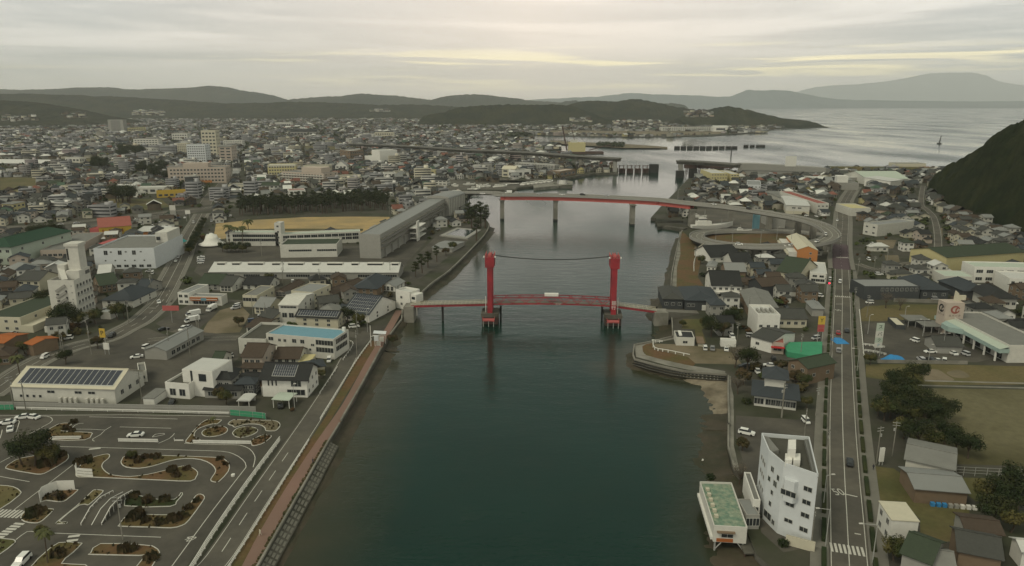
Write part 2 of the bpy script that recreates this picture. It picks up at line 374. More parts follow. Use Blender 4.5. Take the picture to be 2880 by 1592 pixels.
far = MB().prism([(-42000,700),(-42000,40000),(42000,40000),(26000,700)], None, 0).prism([(-26000,-100),(-42000,700),(-220,700),(-220,-100)], None, 0).prism([(260,-100),(260,700),(26000,700),(26000,-100)], None, 0).prism([(-220,-100),(-220,60),(260,60),(260,-100)], None, 0)
struct(far.build('sea_water', wm))
# mud and rubble showing along the waterline
def bank(name, top, w_, z0, z1, m_, seed=1, segs=10, side=1):
    pts = smooth(top, 10); rows = []
    nrm = [offset(pts, side)[i]-pts[i] for i in range(len(pts))]
    for j in range(segs+1):
        f = j/segs; row = []
        for i, p in enumerate(pts):
            ww = (w_[0]+(w_[1]-w_[0])*i/(len(pts)-1))*(.75+.5*vnoise(np.array(i*.21), np.array(seed*3.1), seed))
            q = p+nrm[i]*float(ww)*f; z = z0+(z1-z0)*f**.8+(.5*float(vnoise(np.array(q.x*.7), np.array(q.y*.7), seed))-.25)*(1 if 0<j<segs else 0)
            row.append((q.x, q.y, z))
        rows.append(row)
    return struct(gridmesh(name, np.array(rows), m_, True), 'structure')
bank('west_mud_bank', PL('R', '-260,2700 540,1424 1330,0')+PL('T','730,320'), (4.5, 6.5), 1.1, -.35, 'mud', 1)
bank('abutment_mud_bank', PL('T', '730,300 790,190 890,0')+PL('D', '1020,775'), (7, 5), .9, -.35, 'mud', 2)
bank('north_mud_bank', PL('D', '1052,746 1090,712 1130,683 1182,632 1222,588 1232,566'), (5, 6), 1.2, -.3, 'mud', 3)
bank('point_rubble_bank', PL('X', '1075,890 1040,872 800,852 520,802 240,747 100,712 75,600'), (7, 4), 1.0, -.35, 'mud', 4, side=-1)
si, so2 = smooth(PL('X', '1082,1500 1082,1400 1084,1250 1082,1100 1078,990 1060,905 900,895 760,888 640,880', .9), 8), smooth(PL('X', '960,1520 925,1430 880,1330 835,1240 765,1140 700,1070 650,1015 610,975 590,930', -.35), 8)
sg_ = np.array([[tuple(a.lerp(b, j/16)+Vector((0,0,(.45*float(vnoise(np.array(a.x*.5+j*.7), np.array(a.y*.5), 5))-.2)*(0 < j)))) for a, b in zip(si, so2)] for j in range(17)]); struct(gridmesh('sandy_shoal', sg_, 'shoal', True))
bank('east_mud_bank', PL('V', '1500,1424 1290,1250 1180,960 1050,560')+PL('F', '960,560 860,560 800,360 805,150 790,0')+PL('X', '1075,1424 1085,1250'), (12, 11), 1.1, -.4, 'mud', 6, 12, side=-1)
bank('bridge_foot_mud', PL('X', '510,478 500,400 490,260 330,230 330,170'), (9, 6), 1.0, -.3, 'mud', 7, side=-1)
bank('upper_mud_bank', PL('J', '210,1400 250,1310 340,1280 350,1060 385,880 440,640'), (6, 4), 1.1, -.3, 'mud', 8, side=-1)
# ================================================================ hills
hillm = mat('wooded_hill', (.014,.020,.011), var=.7, sc_=.09, c2=(.030,.032,.016), sc2=.012, spec=.0)
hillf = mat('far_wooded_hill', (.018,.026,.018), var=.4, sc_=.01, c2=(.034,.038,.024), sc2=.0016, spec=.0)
mount_hazed = mat('haze_tinted_mountain', (.10,.125,.135), var=.3, sc_=.001, spec=.1)  # pale blue-grey: part of the distance haze is put into the base colour
def ridge(name, prof, Y, dfront, dback, nx, nv, cell, amp, m_, seed=0, rough=.12, zb=GZ-1):
    P_ = [WY('D', x, y, Y) for x, y in prof]; xs = np.array([p.x for p in P_]); zs = np.array([max(p.z, zb) for p in P_])
    X1 = np.linspace(xs[0], xs[-1], nx); Z1 = np.interp(X1, xs, zs)
    Z1 = Z1+(fbm(X1/(dfront*.5), X1*0+seed, 5, seed)-.48)*(Z1-zb)*.16+(vnoise(X1/14, X1*0, seed)-.5)*7*min(1, Y/6000)
    v = np.concatenate([np.linspace(-1, 0, nv), np.linspace(0, 1, nv//2)[1:]])
    sh = np.where(v < 0, .5+.5*np.cos(np.pi*np.clip(-v,0,1)**.85), .5+.5*np.cos(np.pi*v))
    XX = np.repeat(X1[None], len(v), 0); VV = np.repeat(v[:,None], nx, 1); YY = Y+np.where(VV < 0, VV*dfront, VV*dback)
    Z = zb+(Z1[None]-zb)*sh[:,None]; side = np.abs(VV)
    n_ = fbm(XX/(dfront*.35), YY/(dfront*.35), 5, seed)-.5
    Z = Z+n_*(Z1[None]-zb)*rough*4*sh[:,None]*side*(1-side)*4*.6-(1-sh[:,None])*2
    ed = np.minimum(1, np.minimum(np.arange(nx), nx-1-np.arange(nx))/6)[None]
    Z = Z+canopy(XX, YY, cell, seed)*amp*np.minimum(1, (Z-zb)/8).clip(0,1)
    Z = zb-1+(Z-zb+1)*ed
    return struct(gridmesh(name, np.stack([XX, YY, Z], -1), m_))
pr = lambda s: [tuple(map(float, q.split(','))) for q in s.split()]
ridge('inland_hills', pr('-500,236 -200,240 0,237 60,236 160,240 240,245 330,247 420,253 560,262 640,260 720,258 850,262 950,267 1050,264 1130,268 1180,275 1240,285'), 5000, 900, 900, 900, 60, 30, 7, hillm, 1)
ridge('town_edge_hill', pr('-500,270 -200,262 0,255 80,262 160,275 230,292 280,306 330,318 360,330'), 3300, 700, 500, 420, 60, 22, 7, hillm, 2)
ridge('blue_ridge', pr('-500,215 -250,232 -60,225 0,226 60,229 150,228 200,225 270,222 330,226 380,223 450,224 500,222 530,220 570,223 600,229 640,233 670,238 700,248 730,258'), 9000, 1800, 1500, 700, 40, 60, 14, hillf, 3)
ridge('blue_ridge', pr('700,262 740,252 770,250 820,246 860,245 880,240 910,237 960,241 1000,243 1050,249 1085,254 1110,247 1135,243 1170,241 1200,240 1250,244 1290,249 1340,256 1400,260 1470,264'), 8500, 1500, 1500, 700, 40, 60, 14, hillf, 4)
ridge('bay_hill', pr('1060,296 1120,284 1150,274 1190,268 1240,266 1300,264 1350,265 1400,265 1440,268 1470,280 1500,292 1530,304 1560,314'), 3300, 330, 400, 520, 40, 18, 6, hillm, 5)
ridge('bay_hill', pr('1400,285 1430,266 1470,256 1500,254 1550,258 1580,254 1600,253 1640,259 1680,266 1730,276 1790,288 1850,298'), 3900, 420, 500, 500, 40, 20, 7, hillm, 6)
ridge('cape_hill', pr('1700,302 1740,290 1770,280 1800,274 1830,271 1860,275 1890,283 1930,293 1965,299 2000,303 2025,306 2038,309 2041,318'), 3150, 260, 300, 420, 36, 17, 6, hillm, 7)
ridge('islet_hill', pr('1640,267 1665,262 1690,261 1715,265 1730,270'), 7000, 400, 300, 90, 24, 40, 8, hillf, 8)
ridge('coast_hill', pr('1395,266 1420,256 1445,254 1470,258 1500,266'), 7600, 500, 300, 120, 24, 40, 8, hillf, 12)
ridge('hazy_ridge', pr('1280,258 1330,252 1380,249 1450,246 1500,244 1540,240 1590,235 1640,239 1700,241 1780,242 1840,244 1860,236 1885,227 1910,229 1940,228 1985,231 2020,238 2060,246 2120,251 2240,254 2400,256 2700,255 3000,254'), 15500, 1400, 1800, 600, 24, 160, 14, mount_hazed, 9, rough=.2)
ridge('great_mountain', pr('1900,262 1960,238 2000,231 2050,219 2090,214 2130,212 2180,208 2230,206 2280,199 2310,192 2340,187 2390,185 2440,184 2465,190 2485,202 2520,210 2560,217 2620,225 2700,232 2850,244 3000,252'), 34000, 4500, 2800, 500, 24, 240, 20, mount_hazed, 10, rough=.25)
# the steep wooded hill close by on the right, lofted from its foot to its ridge
foot = smooth(PL('D', '2330,486 2345,497 2372,515 2405,533 2440,548 2480,562 2530,580 2600,606 2700,640 2900,700 3150,790'), 6)
rg = [WY('D', *q) for q in ((2335,468,800),(2356,446,790),(2380,430,775),(2420,409,750),(2460,387,730),(2500,353,705),(2540,331,680),(2580,317,655),(2660,296,615),(2780,270,560),(2950,235,490),(3200,190,420))]
rg = smooth(rg, 6); fi = lambda pts, n: np.stack([np.interp(np.linspace(0, 1, n), np.linspace(0, 1, len(pts)), [p[k] for p in pts]) for k in range(3)], -1)
NA, NB = 330, 120; Fp, Rp = fi(foot, NA), fi(rg, NA); tt = np.linspace(0, 1.55, NB)[:,None]
XX = Fp[None,:,0]+(Rp[None,:,0]-Fp[None,:,0])*tt; YY = Fp[None,:,1]+(Rp[None,:,1]-Fp[None,:,1])*tt
hz = (Rp[None,:,2]-GZ)*np.where(tt < 1, np.sin(np.clip(tt,0,1)*np.pi/2)**1.15, np.cos((tt-1)*1.1))+GZ-1.0
hz = hz+(fbm(XX/60, YY/60, 4, 3)-.47)*14*np.minimum(1, tt*3)*(np.abs(tt-1) > .12)+canopy(XX, YY, 9.5, 4)*8*np.minimum(1, tt*12)+canopy(XX, YY, 3.6, 6)*2.4*np.minimum(1, tt*12)-2.5
struct(gridmesh('wooded_hill', np.stack([XX, YY, hz], -1), mat('near_wood', (.011,.017,.007), var=.8, sc_=.3, c2=(.022,.026,.011), sc2=.05, spec=.0)))
HILLFOOT = [(p.x, p.y) for p in foot]+[(p.x, p.y) for p in reversed(rg)]
# ================================================================ sheets: lots, roads, fields
EXC = []      # polygons no scattered house may stand in
ROADS = []    # (points, half width)
def sheet(name, k, s, m_, z=.01, exc=True, sm=0):
    p = PL(k, s); p = smooth(p, sm, True) if sm else p
    if exc: EXC.append([(q.x, q.y) for q in p])
    return struct(MB().prism([(q.x, q.y) for q in p], None, GZ+z).build(name, m_))
def road(name, k, s, width, m_='asphalt', z=.03, sm=5, edge=.15, centre='dash', exc=True, kerb=False, walk=0):
    c = smooth(PL(k, s, GZ), sm); mb = MB().ribbon(c, -width/2, width/2, z); struct(mb.build(name, m_))
    if walk:
        struct(MB().ribbon(c, -width/2-walk, -width/2-.001, .15, .15).build(name.replace('road', 'pavement'), 'pave'))
        struct(MB().ribbon(c, width/2+.001, width/2+walk, .15, .15).build(name.replace('road', 'pavement'), 'pave'))
    mk = MB()
    if edge:
        for sgn in (-1, 1): mk.ribbon(c, sgn*(width/2-.5)-edge/2, sgn*(width/2-.5)+edge/2, z+.006)
    if centre == 'dash':
        for d in dashes(c, 5, 5): mk.ribbon(d, -.09, .09, z+.006)
    elif centre == 'line': mk.ribbon(c, -.09, .09, z+.006)
    if mk.f: struct(mk.build('road_markings', 'line'))
    if exc: ROADS.append((c, width/2+walk+1))
    return c
# ================================================================ builders: buildings
WINM = {}
def winmesh(w_, h_, kind=0):
    key = (round(w_,1), round(h_,1), kind)
    if key not in WINM:
        mb = MB(); w2, f = key[0]/2, .09; h2 = key[1]
        mb.box(-w2, w2, -.07, .03, 0, f, 0).box(-w2, w2, -.07, .03, h2-f, h2, 0).box(-w2, -w2+f, -.07, .03, f, h2-f, 0).box(w2-f, w2, -.07, .03, f, h2-f, 0)
        if key[0] > 1.1:
            n = max(1, int(round(key[0]/1.3))-1)
            for i in range(n): c = -w2+(i+1)*key[0]/(n+1); mb.box(c-.04, c+.04, -.065, .03, f, h2-f, 0)
        mb.add([(-w2+f,-.03,f),(w2-f,-.03,f),(w2-f,-.03,h2-f),(-w2+f,-.03,h2-f)], [(0,1,2,3)], 1)
        if kind == 1: mb.box(-w2-.15, w2+.15, -.75, -.69, -.2, .75, 0).box(-w2-.15, w2+.15, -.69, 0, -.2, -.12, 0)
        me = bpy.data.meshes.new('window'); me.from_pydata(mb.v, [], mb.f)
        me.materials.append(M['frame']); me.materials.append(M['glass']); me.polygons.foreach_set('material_index', mb.m); me.update(); WINM[key] = me
    return WINM[key]
def face_mat(face, Wd, Dp):
    # origin and rotation of a facade in the building's frame; local x runs along it, -y points out
    return {'F': ((0,0,0), 0, Wd), 'R': ((Wd,0,0), R(90), Dp), 'B': ((Wd,Dp,0), R(180), Wd), 'L': ((0,Dp,0), R(-90), Dp)}[face]
def add_windows(root, Wd, Dp, h, spec, base=0):
    for s in spec:
        face, cols, rows, ww, hh = s[:5]; u0, u1, z0, z1 = (list(s[5:9])+[0,1,0,1][len(s[5:9]):]) if len(s) > 5 else (0,1,0,1)
        kind = s[9] if len(s) > 9 else 0
        o, rz, ln = face_mat(face, Wd, Dp); H_ = h-base
        for r in range(rows):
            for c in range(cols):
                u = ln*(u0+(u1-u0)*(c+.5)/cols); z = base+H_*(z0+(z1-z0)*(r+.5)/rows)-hh/2+.1
                wo_ = bpy.data.objects.new('window', winmesh(ww, hh, kind)); COL.objects.link(wo_); wo_.parent = root
                wo_.location = (o[0]+math.cos(rz)*u, o[1]+math.sin(rz)*u, z); wo_.rotation_euler.z = rz
def roof_mb(mb, wl, x0, x1, y0, y1, z, kind, rh, ov=.5, wm_=0):
    """adds roof faces to mb and gable-end walls to wl"""
    t_ = .2
    if kind in ('gx', 'gy'):
        if kind == 'gx':   # ridge along x
            ym = (y0+y1)/2; k = rh/((y1-y0)/2); e = z-k*ov
            sec = [(y0-ov, e), (ym, z+rh), (y1+ov, e)]; P0 = [(x0-ov, a, b) for a, b in sec]; P1 = [(x1+ov, a, b) for a, b in sec]
            wl.add([(x0,y0,z),(x0,ym,z+rh-.05),(x0,y1,z)], [(0,1,2)], wm_); wl.add([(x1,y0,z),(x1,ym,z+rh-.05),(x1,y1,z)], [(0,2,1)], wm_)
        else:
            xm = (x0+x1)/2; k = rh/((x1-x0)/2); e = z-k*ov
            sec = [(x0-ov, e), (xm, z+rh), (x1+ov, e)]; P0 = [(a, y1+ov, b) for a, b in sec]; P1 = [(a, y0-ov, b) for a, b in sec]
            wl.add([(x0,y0,z),(xm,y0,z+rh-.05),(x1,y0,z)], [(0,2,1)], wm_); wl.add([(x0,y1,z),(xm,y1,z+rh-.05),(x1,y1,z)], [(0,1,2)], wm_)
        lo0 = [(a,b,c+.02) for a,b,c in P0]; lo1 = [(a,b,c+.02) for a,b,c in P1]; hi0 = [(a,b,c+t_) for a,b,c in P0]; hi1 = [(a,b,c+t_) for a,b,c in P1]
        v = hi0+hi1+lo0+lo1
        mb.add(v, [(0,3,4,1),(1,4,5,2),(6,7,10,9),(7,8,11,10),(0,1,7,6),(1,2,8,7),(3,9,10,4),(4,10,11,5),(0,6,9,3),(2,5,11,8)])
        if rh > .8:
            a, b = hi0[1], hi1[1]; mb.bar((a[0],a[1],a[2]+.06), (b[0],b[1],b[2]+.06), .3, .22)
    elif kind == 'hip':
        xa, xb, ya, yb = x0-ov, x1+ov, y0-ov, y1+ov; W_, D_ = xb-xa, yb-ya
        if W_ >= D_: r0, r1 = (xa+D_/2*.85, (ya+yb)/2), (xb-D_/2*.85, (ya+yb)/2)
        else: r0, r1 = ((xa+xb)/2, ya+W_/2*.85), ((xa+xb)/2, yb-W_/2*.85)
        v = [(xa,ya,z),(xb,ya,z),(xb,yb,z),(xa,yb,z),(xa,ya,z+t_),(xb,ya,z+t_),(xb,yb,z+t_),(xa,yb,z+t_),(*r0,z+rh+t_),(*r1,z+rh+t_)]
        fs = [(0,3,2,1),(0,1,5,4),(1,2,6,5),(2,3,7,6),(3,0,4,7)]
        fs += [(4,5,9,8),(5,6,9),(6,7,8,9),(7,4,8)] if W_ >= D_ else [(4,5,8),(5,6,9,8),(6,7,9),(7,4,8,9)]
        mb.add(v, fs)
        mb.bar((*r0,z+rh+t_+.06), (*r1,z+rh+t_+.06), .3, .2)
    elif kind == 'shed':
        mb.add([(x0-ov,y0-ov,z),(x1+ov,y0-ov,z),(x1+ov,y1+ov,z+rh),(x0-ov,y1+ov,z+rh),(x0-ov,y0-ov,z+t_),(x1+ov,y0-ov,z+t_),(x1+ov,y1+ov,z+rh+t_),(x0-ov,y1+ov,z+rh+t_)], [(0,3,2,1),(4,5,6,7),(0,1,5,4),(1,2,6,5),(2,3,7,6),(3,0,4,7)])
        wl.add([(x0,y0,z),(x0,y1,z+rh),(x0,y1,z)], [(0,1,2)], wm_); wl.add([(x1,y0,z),(x1,y1,z+rh),(x1,y1,z)], [(0,2,1)], wm_); wl.add([(x0,y1,z),(x1,y1,z),(x1,y1,z+rh),(x0,y1,z+rh)], [(0,3,2,1)], wm_)
    elif kind in ('bx', 'by'):      # barrel vault
        n = 10; P = []
        for i in range(n+1):
            a = math.pi*i/n; c, s_ = -math.cos(a), math.sin(a)**.8*rh
            if kind == 'bx': y = (y0+y1)/2+c*((y1-y0)/2+ov); P.append(((x0-ov, y, z+s_), (x1+ov, y, z+s_)))
            else: x = (x0+x1)/2+c*((x1-x0)/2+ov); P.append(((x, y1+ov, z+s_), (x, y0-ov, z+s_)))
        v = [p[0] for p in P]+[p[1] for p in P]; m_ = n+1
        mb.add(v, [(i,m_+i,m_+i+1,i+1) for i in range(n)]); wl.add([p[0] for p in P], [tuple(range(m_))], wm_); wl.add([p[1] for p in P], [tuple(range(m_))[::-1]], wm_)
        mb.bar(P[0][0], P[0][1], .25, .25); mb.bar(P[-1][0], P[-1][1], .25, .25)
    else:  # flat with parapet: roof deck only (parapet belongs to the wall)
        mb.box(x0+.25, x1-.25, y0+.25, y1-.25, z-.05, z+.03)
        p = rh
        wl.box(x0,x1,y0,y0+.25,z,z+p,wm_).box(x0,x1,y1-.25,y1,z,z+p,wm_).box(x0,x0+.25,y0+.25,y1-.25,z,z+p,wm_).box(x1-.25,x1,y0+.25,y1-.25,z,z+p,wm_)
def place(k, s, top=None, h=None, depth=None):
    p = PL(k, s); d = p[1]-p[0]; Wd = d.length; rz = math.atan2(d.y, d.x); nrm = Vector((-d.y, d.x, 0)).normalized()
    if depth is None: depth = max(3, (p[2]-p[1]).dot(nrm))
    if h is None:
        kk, x, y = (top[0], top[1], top[2]) if isinstance(top, tuple) else (k, 0, top); h = ztop(p[0], kk, x, y)-GZ
    c = [p[0], p[1], p[1]+nrm*depth, p[0]+nrm*depth]; EXC.append([(q.x, q.y) for q in c])
    return p[0], rz, Wd, depth, h
def B(name, label, k, s, top=None, h=None, depth=None, wall='wall_w', roof='flat', rm='roof_g', rh=None, win=(), cat='building', group=None, ov=.5, band=None, extra=None, stilt=0, skirt=None):
    p, rz, Wd, Dp, h = place(k, s, top, h, depth)
    if rh is None: rh = {'flat': .7, 'hip': min(Wd, Dp)*.27, 'gx': Dp*.22, 'gy': Wd*.22, 'shed': .8}.get(roof, min(Wd, Dp)*.25)
    root = empty(name, p, rz, label, cat, group); wl = MB().box(0, Wd, 0, Dp, stilt, h, 0); rf = MB(); mats = [wall]
    roof_mb(rf, wl, 0, Wd, 0, Dp, h, roof, rh, ov)
    if band:
        mats.append(band[0]); z0, z1 = band[1]*h, band[2]*h; wl.box(-.06, Wd+.06, -.06, Dp+.06, z0, z1, 1)
    wl.build('wall', mats, root); rf.build('roof', rm, root)
    if stilt:
        q = MB(); nx = max(2, int(Wd/6)+1)
        for i in range(nx):
            for y in (.4, Dp-.4): q = MB(); x = .4+(Wd-.8)*i/(nx-1); q.box(x-.3, x+.3, y-.3, y+.3, 0, stilt).build('pillar', wall, root)
    if skirt:
        x0, x1, y0, hh, srm = skirt; sw = MB().box(x0, x1, y0, -.003, 0, hh); sw.build('lower_wall', wall, root)
        MB().add([(x0-.5,y0-.5,hh-.1),(x1+.5,y0-.5,hh-.1),(x1+.5,0,hh+.9),(x0-.5,0,hh+.9),(x0-.5,y0-.5,hh+.1),(x1+.5,y0-.5,hh+.1),(x1+.5,0,hh+1.1),(x0-.5,0,hh+1.1)], [(0,3,2,1),(4,5,6,7),(0,1,5,4),(1,2,6,5),(2,3,7,6),(3,0,4,7)]).build('lower_roof', srm, root)
        n = max(1, int((x1-x0)/3)); base = root
        for i in range(n):
            o = bpy.data.objects.new('window', winmesh(1.8, 1.6)); COL.objects.link(o); o.parent = root; o.location = (x0+(x1-x0)*(i+.5)/n, y0, .7)
    add_windows(root, Wd, Dp, h, win, stilt)
    if extra: extra(root, Wd, Dp, h)
    return root
def part(mb, name, m_, root, **k): return mb.build(name, m_, root, **k)
def solar(root, Wd, Dp, h, rh, u0, u1, v0, v1, nx, ny, name='solar_array'):
    """panels on the front slope of a ridge-along-x roof; v from eave 0 to ridge 1"""
    mb = MB(); half = Dp/2
    for i in range(nx):
        for j in range(ny):
            xa = Wd*(u0+(u1-u0)*(i+.06)/nx); xb = Wd*(u0+(u1-u0)*(i+.94)/nx); va = v0+(v1-v0)*(j+.04)/ny; vb = v0+(v1-v0)*(j+.96)/ny
            P = [(xa, half*va, h+rh*va+.32), (xb, half*va, h+rh*va+.32), (xb, half*vb, h+rh*vb+.32), (xa, half*vb, h+rh*vb+.32)]
            mb.add(P+[(a,b,c-.1) for a,b,c in P], [(0,1,2,3),(0,4,5,1),(1,5,6,2),(2,6,7,3),(3,7,4,0)], 0)
    xa, xb = Wd*u0, Wd*u1
    mb.add([(xa-.1,half*v0-.1,h+rh*v0+.24),(xb+.1,half*v0-.1,h+rh*v0+.24),(xb+.1,half*v1,h+rh*v1+.24),(xa-.1,half*v1,h+rh*v1+.24)], [(0,1,2,3)], 1)
    mb.build(name, ['solar', 'frame'], root)
def text(s, size, loc, rot, m_, parent=None, name='lettering', th=.02, sx=1):
    c = bpy.data.curves.new(name, 'FONT'); c.body = s; c.size = size; c.align_x = 'CENTER'; c.align_y = 'CENTER'; c.extrude = th
    c.materials.append(M[m_]); o = bpy.data.objects.new(name, c); COL.objects.link(o); o.location = loc; o.rotation_euler = rot; o.scale.x = sx
    if parent: o.parent = parent
    return o
def sign(name, label, p, h, w_, hh, faces, rz=0, pole=2, cat='sign', face_text=None):
    """faces: list of (material, height) from the top down"""
    root = empty(name, p, rz, label, cat); q = MB()
    xs = (0,) if pole == 1 else (-w_*.35, w_*.35)
    for x in xs: MB().cyl((x,0,0), (x,0,h-.05 if pole == 1 else h), .13, n=6).build('pole', 'steel', root)
    z = h
    for i, (m_, fh) in enumerate(faces):
        MB().box(-w_/2, w_/2, -.2-.001*i, .2+.001*i, z-fh+.06, z).build('panel', m_, root)
        if face_text and face_text[i]:
            tx, sz, tm = face_text[i]; text(tx, sz, (0,-.23,z-fh/2), (R(90),0,0), tm, root)
        z -= fh
    return root
# ================================================================ roads and open ground
main = road('coast_road', 'D', '2146,1560 2137,1424 2130,1290 2124,1180 2119,1029 2118,850 2119,748 2118,678', 7.9, walk=3.6, centre='line', edge=.16, sm=5)
struct(MB().ribbon(smooth(PL('D', '2118,678 2117,648 2114,615'), 5), -5.2, 5.2, .034).build('coloured_road', 'purple'))
main2 = road('coast_road', 'D', '2118,680 2114,640 2116,600 2120,560 2121,530 2128,505 2140,485 2150,470', 9.5, walk=2.5, z=.028)
side = road('hillside_road', 'K', '1240,1050 1250,960 1245,850 1225,720 1190,620 1120,545 1060,500 1050,440 1060,330 1075,260', 5.2, centre=None)
road('hillside_road', 'K', '860,1180 1080,1140 1180,1090 1240,1045', 5, centre=None, z=.024)
road('lane_road', 'K', '300,1180 560,1250 860,1180', 5, centre=None, z=.022)
emb = road('embankment_road', 'R', '-500,2250 -180,1600 80,1300 520,640 955,0 T20,960 210,650 330,430', 6.6, centre=None, sm=4)
emk = MB()
for d in dashes(smooth(PL('R', '-180,1600 10,1390 470,690 905,55'), 3), 5, 5): emk.ribbon(d, -.09, .09, .036)
struct(emk.build('road_markings', 'line'))
emb2 = road('embankment_road', 'T', '330,430 440,270 520,190 560,130', 6.0, centre=None, z=.026, edge=0)
road('embankment_road', 'C', '1520,720 1430,690 1330,665 1200,640 1000,600', 5.2, centre=None, z=.022, edge=0)
prom = PL('R', '-250,2650 410,1424 600,1050 900,530 1240,0')+PL('T', '290,1000 420,770 590,450 660,330 720,200 800,80')+PL('D', '1004,781')
struct(MB().ribbon(smooth(prom, 3), -1.55, 1.55, .034).build('promenade_path', 'pink')); ROADS.append((prom, 9))
struct(MB().prism([(p.x,p.y) for p in PL('R', '-400,2500 200,1424 640,720 1095,0')+PL('T', '70,1100 240,760 430,450 590,235 700,240 640,330 560,430')+PL('R', '1190,0 820,560 500,1140 330,1424 -330,2650')], None, GZ+.014).build('verge_grass', 'drygrass'))
town = road('station_road', 'B', '-160,1130 330,800 700,640 1060,545 1240,455 1400,370 1530,260 1640,150 1700,60', 8.5, centre='dash', walk=1.8)
town2 = road('station_road', 'G', '1840,1230 1950,1050 2040,880 2130,700 2180,560 2240,420 2330,260 2380,170', 9.5, centre='line', walk=2, z=.026)
town3 = road('station_road', 'M', '2060,1280 2110,1190 2180,1130 2240,1060 2290,980 2300,900', 11, centre=None, z=.02)
road('back_street', 'C', '-400,640 0,685 280,700 330,665', 4.2, centre=None, z=.02, edge=0)
road('back_street', 'C', '-30,330 200,345 420,340 560,240 640,200', 4.2, centre=None, z=.018, edge=0)
road('back_street', 'B', '1480,560 1660,540 1960,545 2380,540', 5, centre=None, z=.022, edge=.1)
# elevated highway ramp across the left middle
sheet('bypass_ground', 'G', '-100,330 600,330 1000,290 1600,200 2100,150 2513,90 2513,130 2100,190 1600,270 1100,340 650,420 -100,420', 'asphalt2', .016)
road('bypass_road', 'G', '-200,345 300,322 640,300 1000,262 1500,205 1900,160 2200,128 2513,95 2800,60', 9, z=.05, centre='line', walk=.6)
road('bypass_road', 'G', '-200,410 300,400 600,400 900,345 1200,300 1600,225 1960,175', 5, z=.046, centre=None)
road('bypass_road', 'N', '0,1110 400,1080 800,1060 1200,1030 1500,1018 1800,1010 2500,1015', 8, z=.04, centre='line')
sheet('sports_ground', 'E', '170,560 190,440 560,400 1200,365 1700,360 2150,362 2180,400 1900,560 1830,590 350,600 200,620', 'sand', .02)
sheet('green_turf', 'E', '350,528 440,500 860,496 1860,496 1850,522 900,524 400,528', 'lawn', .035, exc=False)
sheet('school_yard', 'E', '-60,980 100,700 400,690 1900,690 2576,500 2576,640 2350,880 2260,1080 100,1080', 'asphalt2', .012)
sheet('school_yard', 'L', '40,720 260,500 420,440 640,400 690,390 640,470 380,680 100,900 0,920', 'asphalt2', .014)
sheet('course_asphalt', 'A', '-900,1900 -700,900 -300,185 1870,200 2060,215 2140,240 2084,640 1520,1424 1200,1900', 'asphalt2', .02)
sheet('town_asphalt', 'B', '-300,1180 100,1010 300,860 420,820 1000,560 1250,470 1480,440 1700,520 1960,540 2380,560 2390,740 2200,900 1600,1180 1400,1200 1450,900 1300,860', 'asphalt2', .011)
sheet('parking_ground', 'B', '1560,390 1660,330 1900,200 2200,200 2060,380 1960,480 1700,480', 'asphalt2', .013)
sheet('gravel_ground', 'B', '2010,500 2080,380 2200,260 2400,200 2500,300 2400,480', 'dirt', .013)
sheet('car_park', 'I', '470,470 640,440 880,430 1200,430 1290,560 1500,700 1800,800 1600,850 600,840 480,780 460,680', 'asphalt2', .015)
sheet('field_grass', 'I', '420,330 480,290 840,270 1280,275 1280,360 1200,380 1230,430 880,425 640,440 430,440', 'grass', .012)
sheet('field_grass', 'I', '480,870 1100,870 2065,890 2600,900 2600,1070 1000,1080 480,1000', 'grass', .016)
sheet('playing_field', 'I', '1000,1110 2065,1125 2900,1140 3000,1424 3000,1700 900,1700', 'lawn', .018)
sheet('playing_field', 'P', '900,100 1740,-100 2400,-200 2500,520 1740,520 1120,500', 'lawn', .014)
sheet('dirt_patch', 'I', '1080,930 1200,925 1300,985 1360,1035 1060,1030 1020,980', 'dirt', .022, sm=3)
sheet('dirt_patch', 'I', '1290,950 1420,930 1520,985 1480,1005 1360,1000', 'dirt', .024, sm=3)
sheet('track_path', 'I', '1000,1028 2065,1055 2600,1070 2600,1084 2065,1068 1000,1040', 'concrete', .03); sheet('track_path', 'I', '1005,1075 2065,1102 2600,1118 2600,1132 2065,1114 1005,1088', 'concrete', .03)
sheet('yard_grass', 'P', '1100,620 1740,640 2200,700 2200,900 1300,840 1150,700', 'grass', .016)
sheet('yard_ground', 'P', '380,520 560,540 700,640 760,800 1240,860 1250,1000 1100,1000 1140,1200 800,1210 800,1000 640,840 400,830', 'grass', .013)
sheet('point_ground', 'U', '640,820 1030,830 1400,860 1942,930 2100,1000 2250,1200 1400,1180 1000,1000 660,920', 'dirt', .012)
sheet('point_path', 'U', '290,850 620,790 1010,700 1010,735 640,815 430,870 460,1000 800,1110 1250,1210 1942,1320 1942,1380 1400,1320 900,1220 320,1060', 'concrete', .018, exc=False)
sheet('point_grass', 'U', '430,870 500,830 620,805 650,930 1260,1060 1400,1180 1350,1230 800,1110 500,1030 440,960', 'drygrass', .026)
sheet('meadow_grass', 'X', '600,290 900,290 920,350 800,400 850,540 740,560 730,400 590,390', 'grass', .016)
sheet('shop_yard', 'X', '1180,560 1320,600 1660,680 1760,470 2060,420 2060,760 1780,780 1560,880 1400,800 1150,650', 'asphalt2', .014)
sheet('hotel_yard', 'F', '870,60 1590,110 1590,260 1570,560 1560,1250 1300,1300 1100,1120 960,560 870,260', 'asphalt2', .013)
sheet('bank_scrub', 'J', '470,590 620,740 680,900 640,1100 760,1280 430,1300 400,1150 420,900 440,700', 'drygrass', .014)
sheet('embankment_path', 'J', '440,600 470,600 445,700 450,850 410,1000 405,1290 350,1300 365,1100 385,960 420,760', 'concrete', .03)
sheet('yard_ground', 'J', '780,1060 960,1040 960,1160 820,1170', 'dirt', .018)
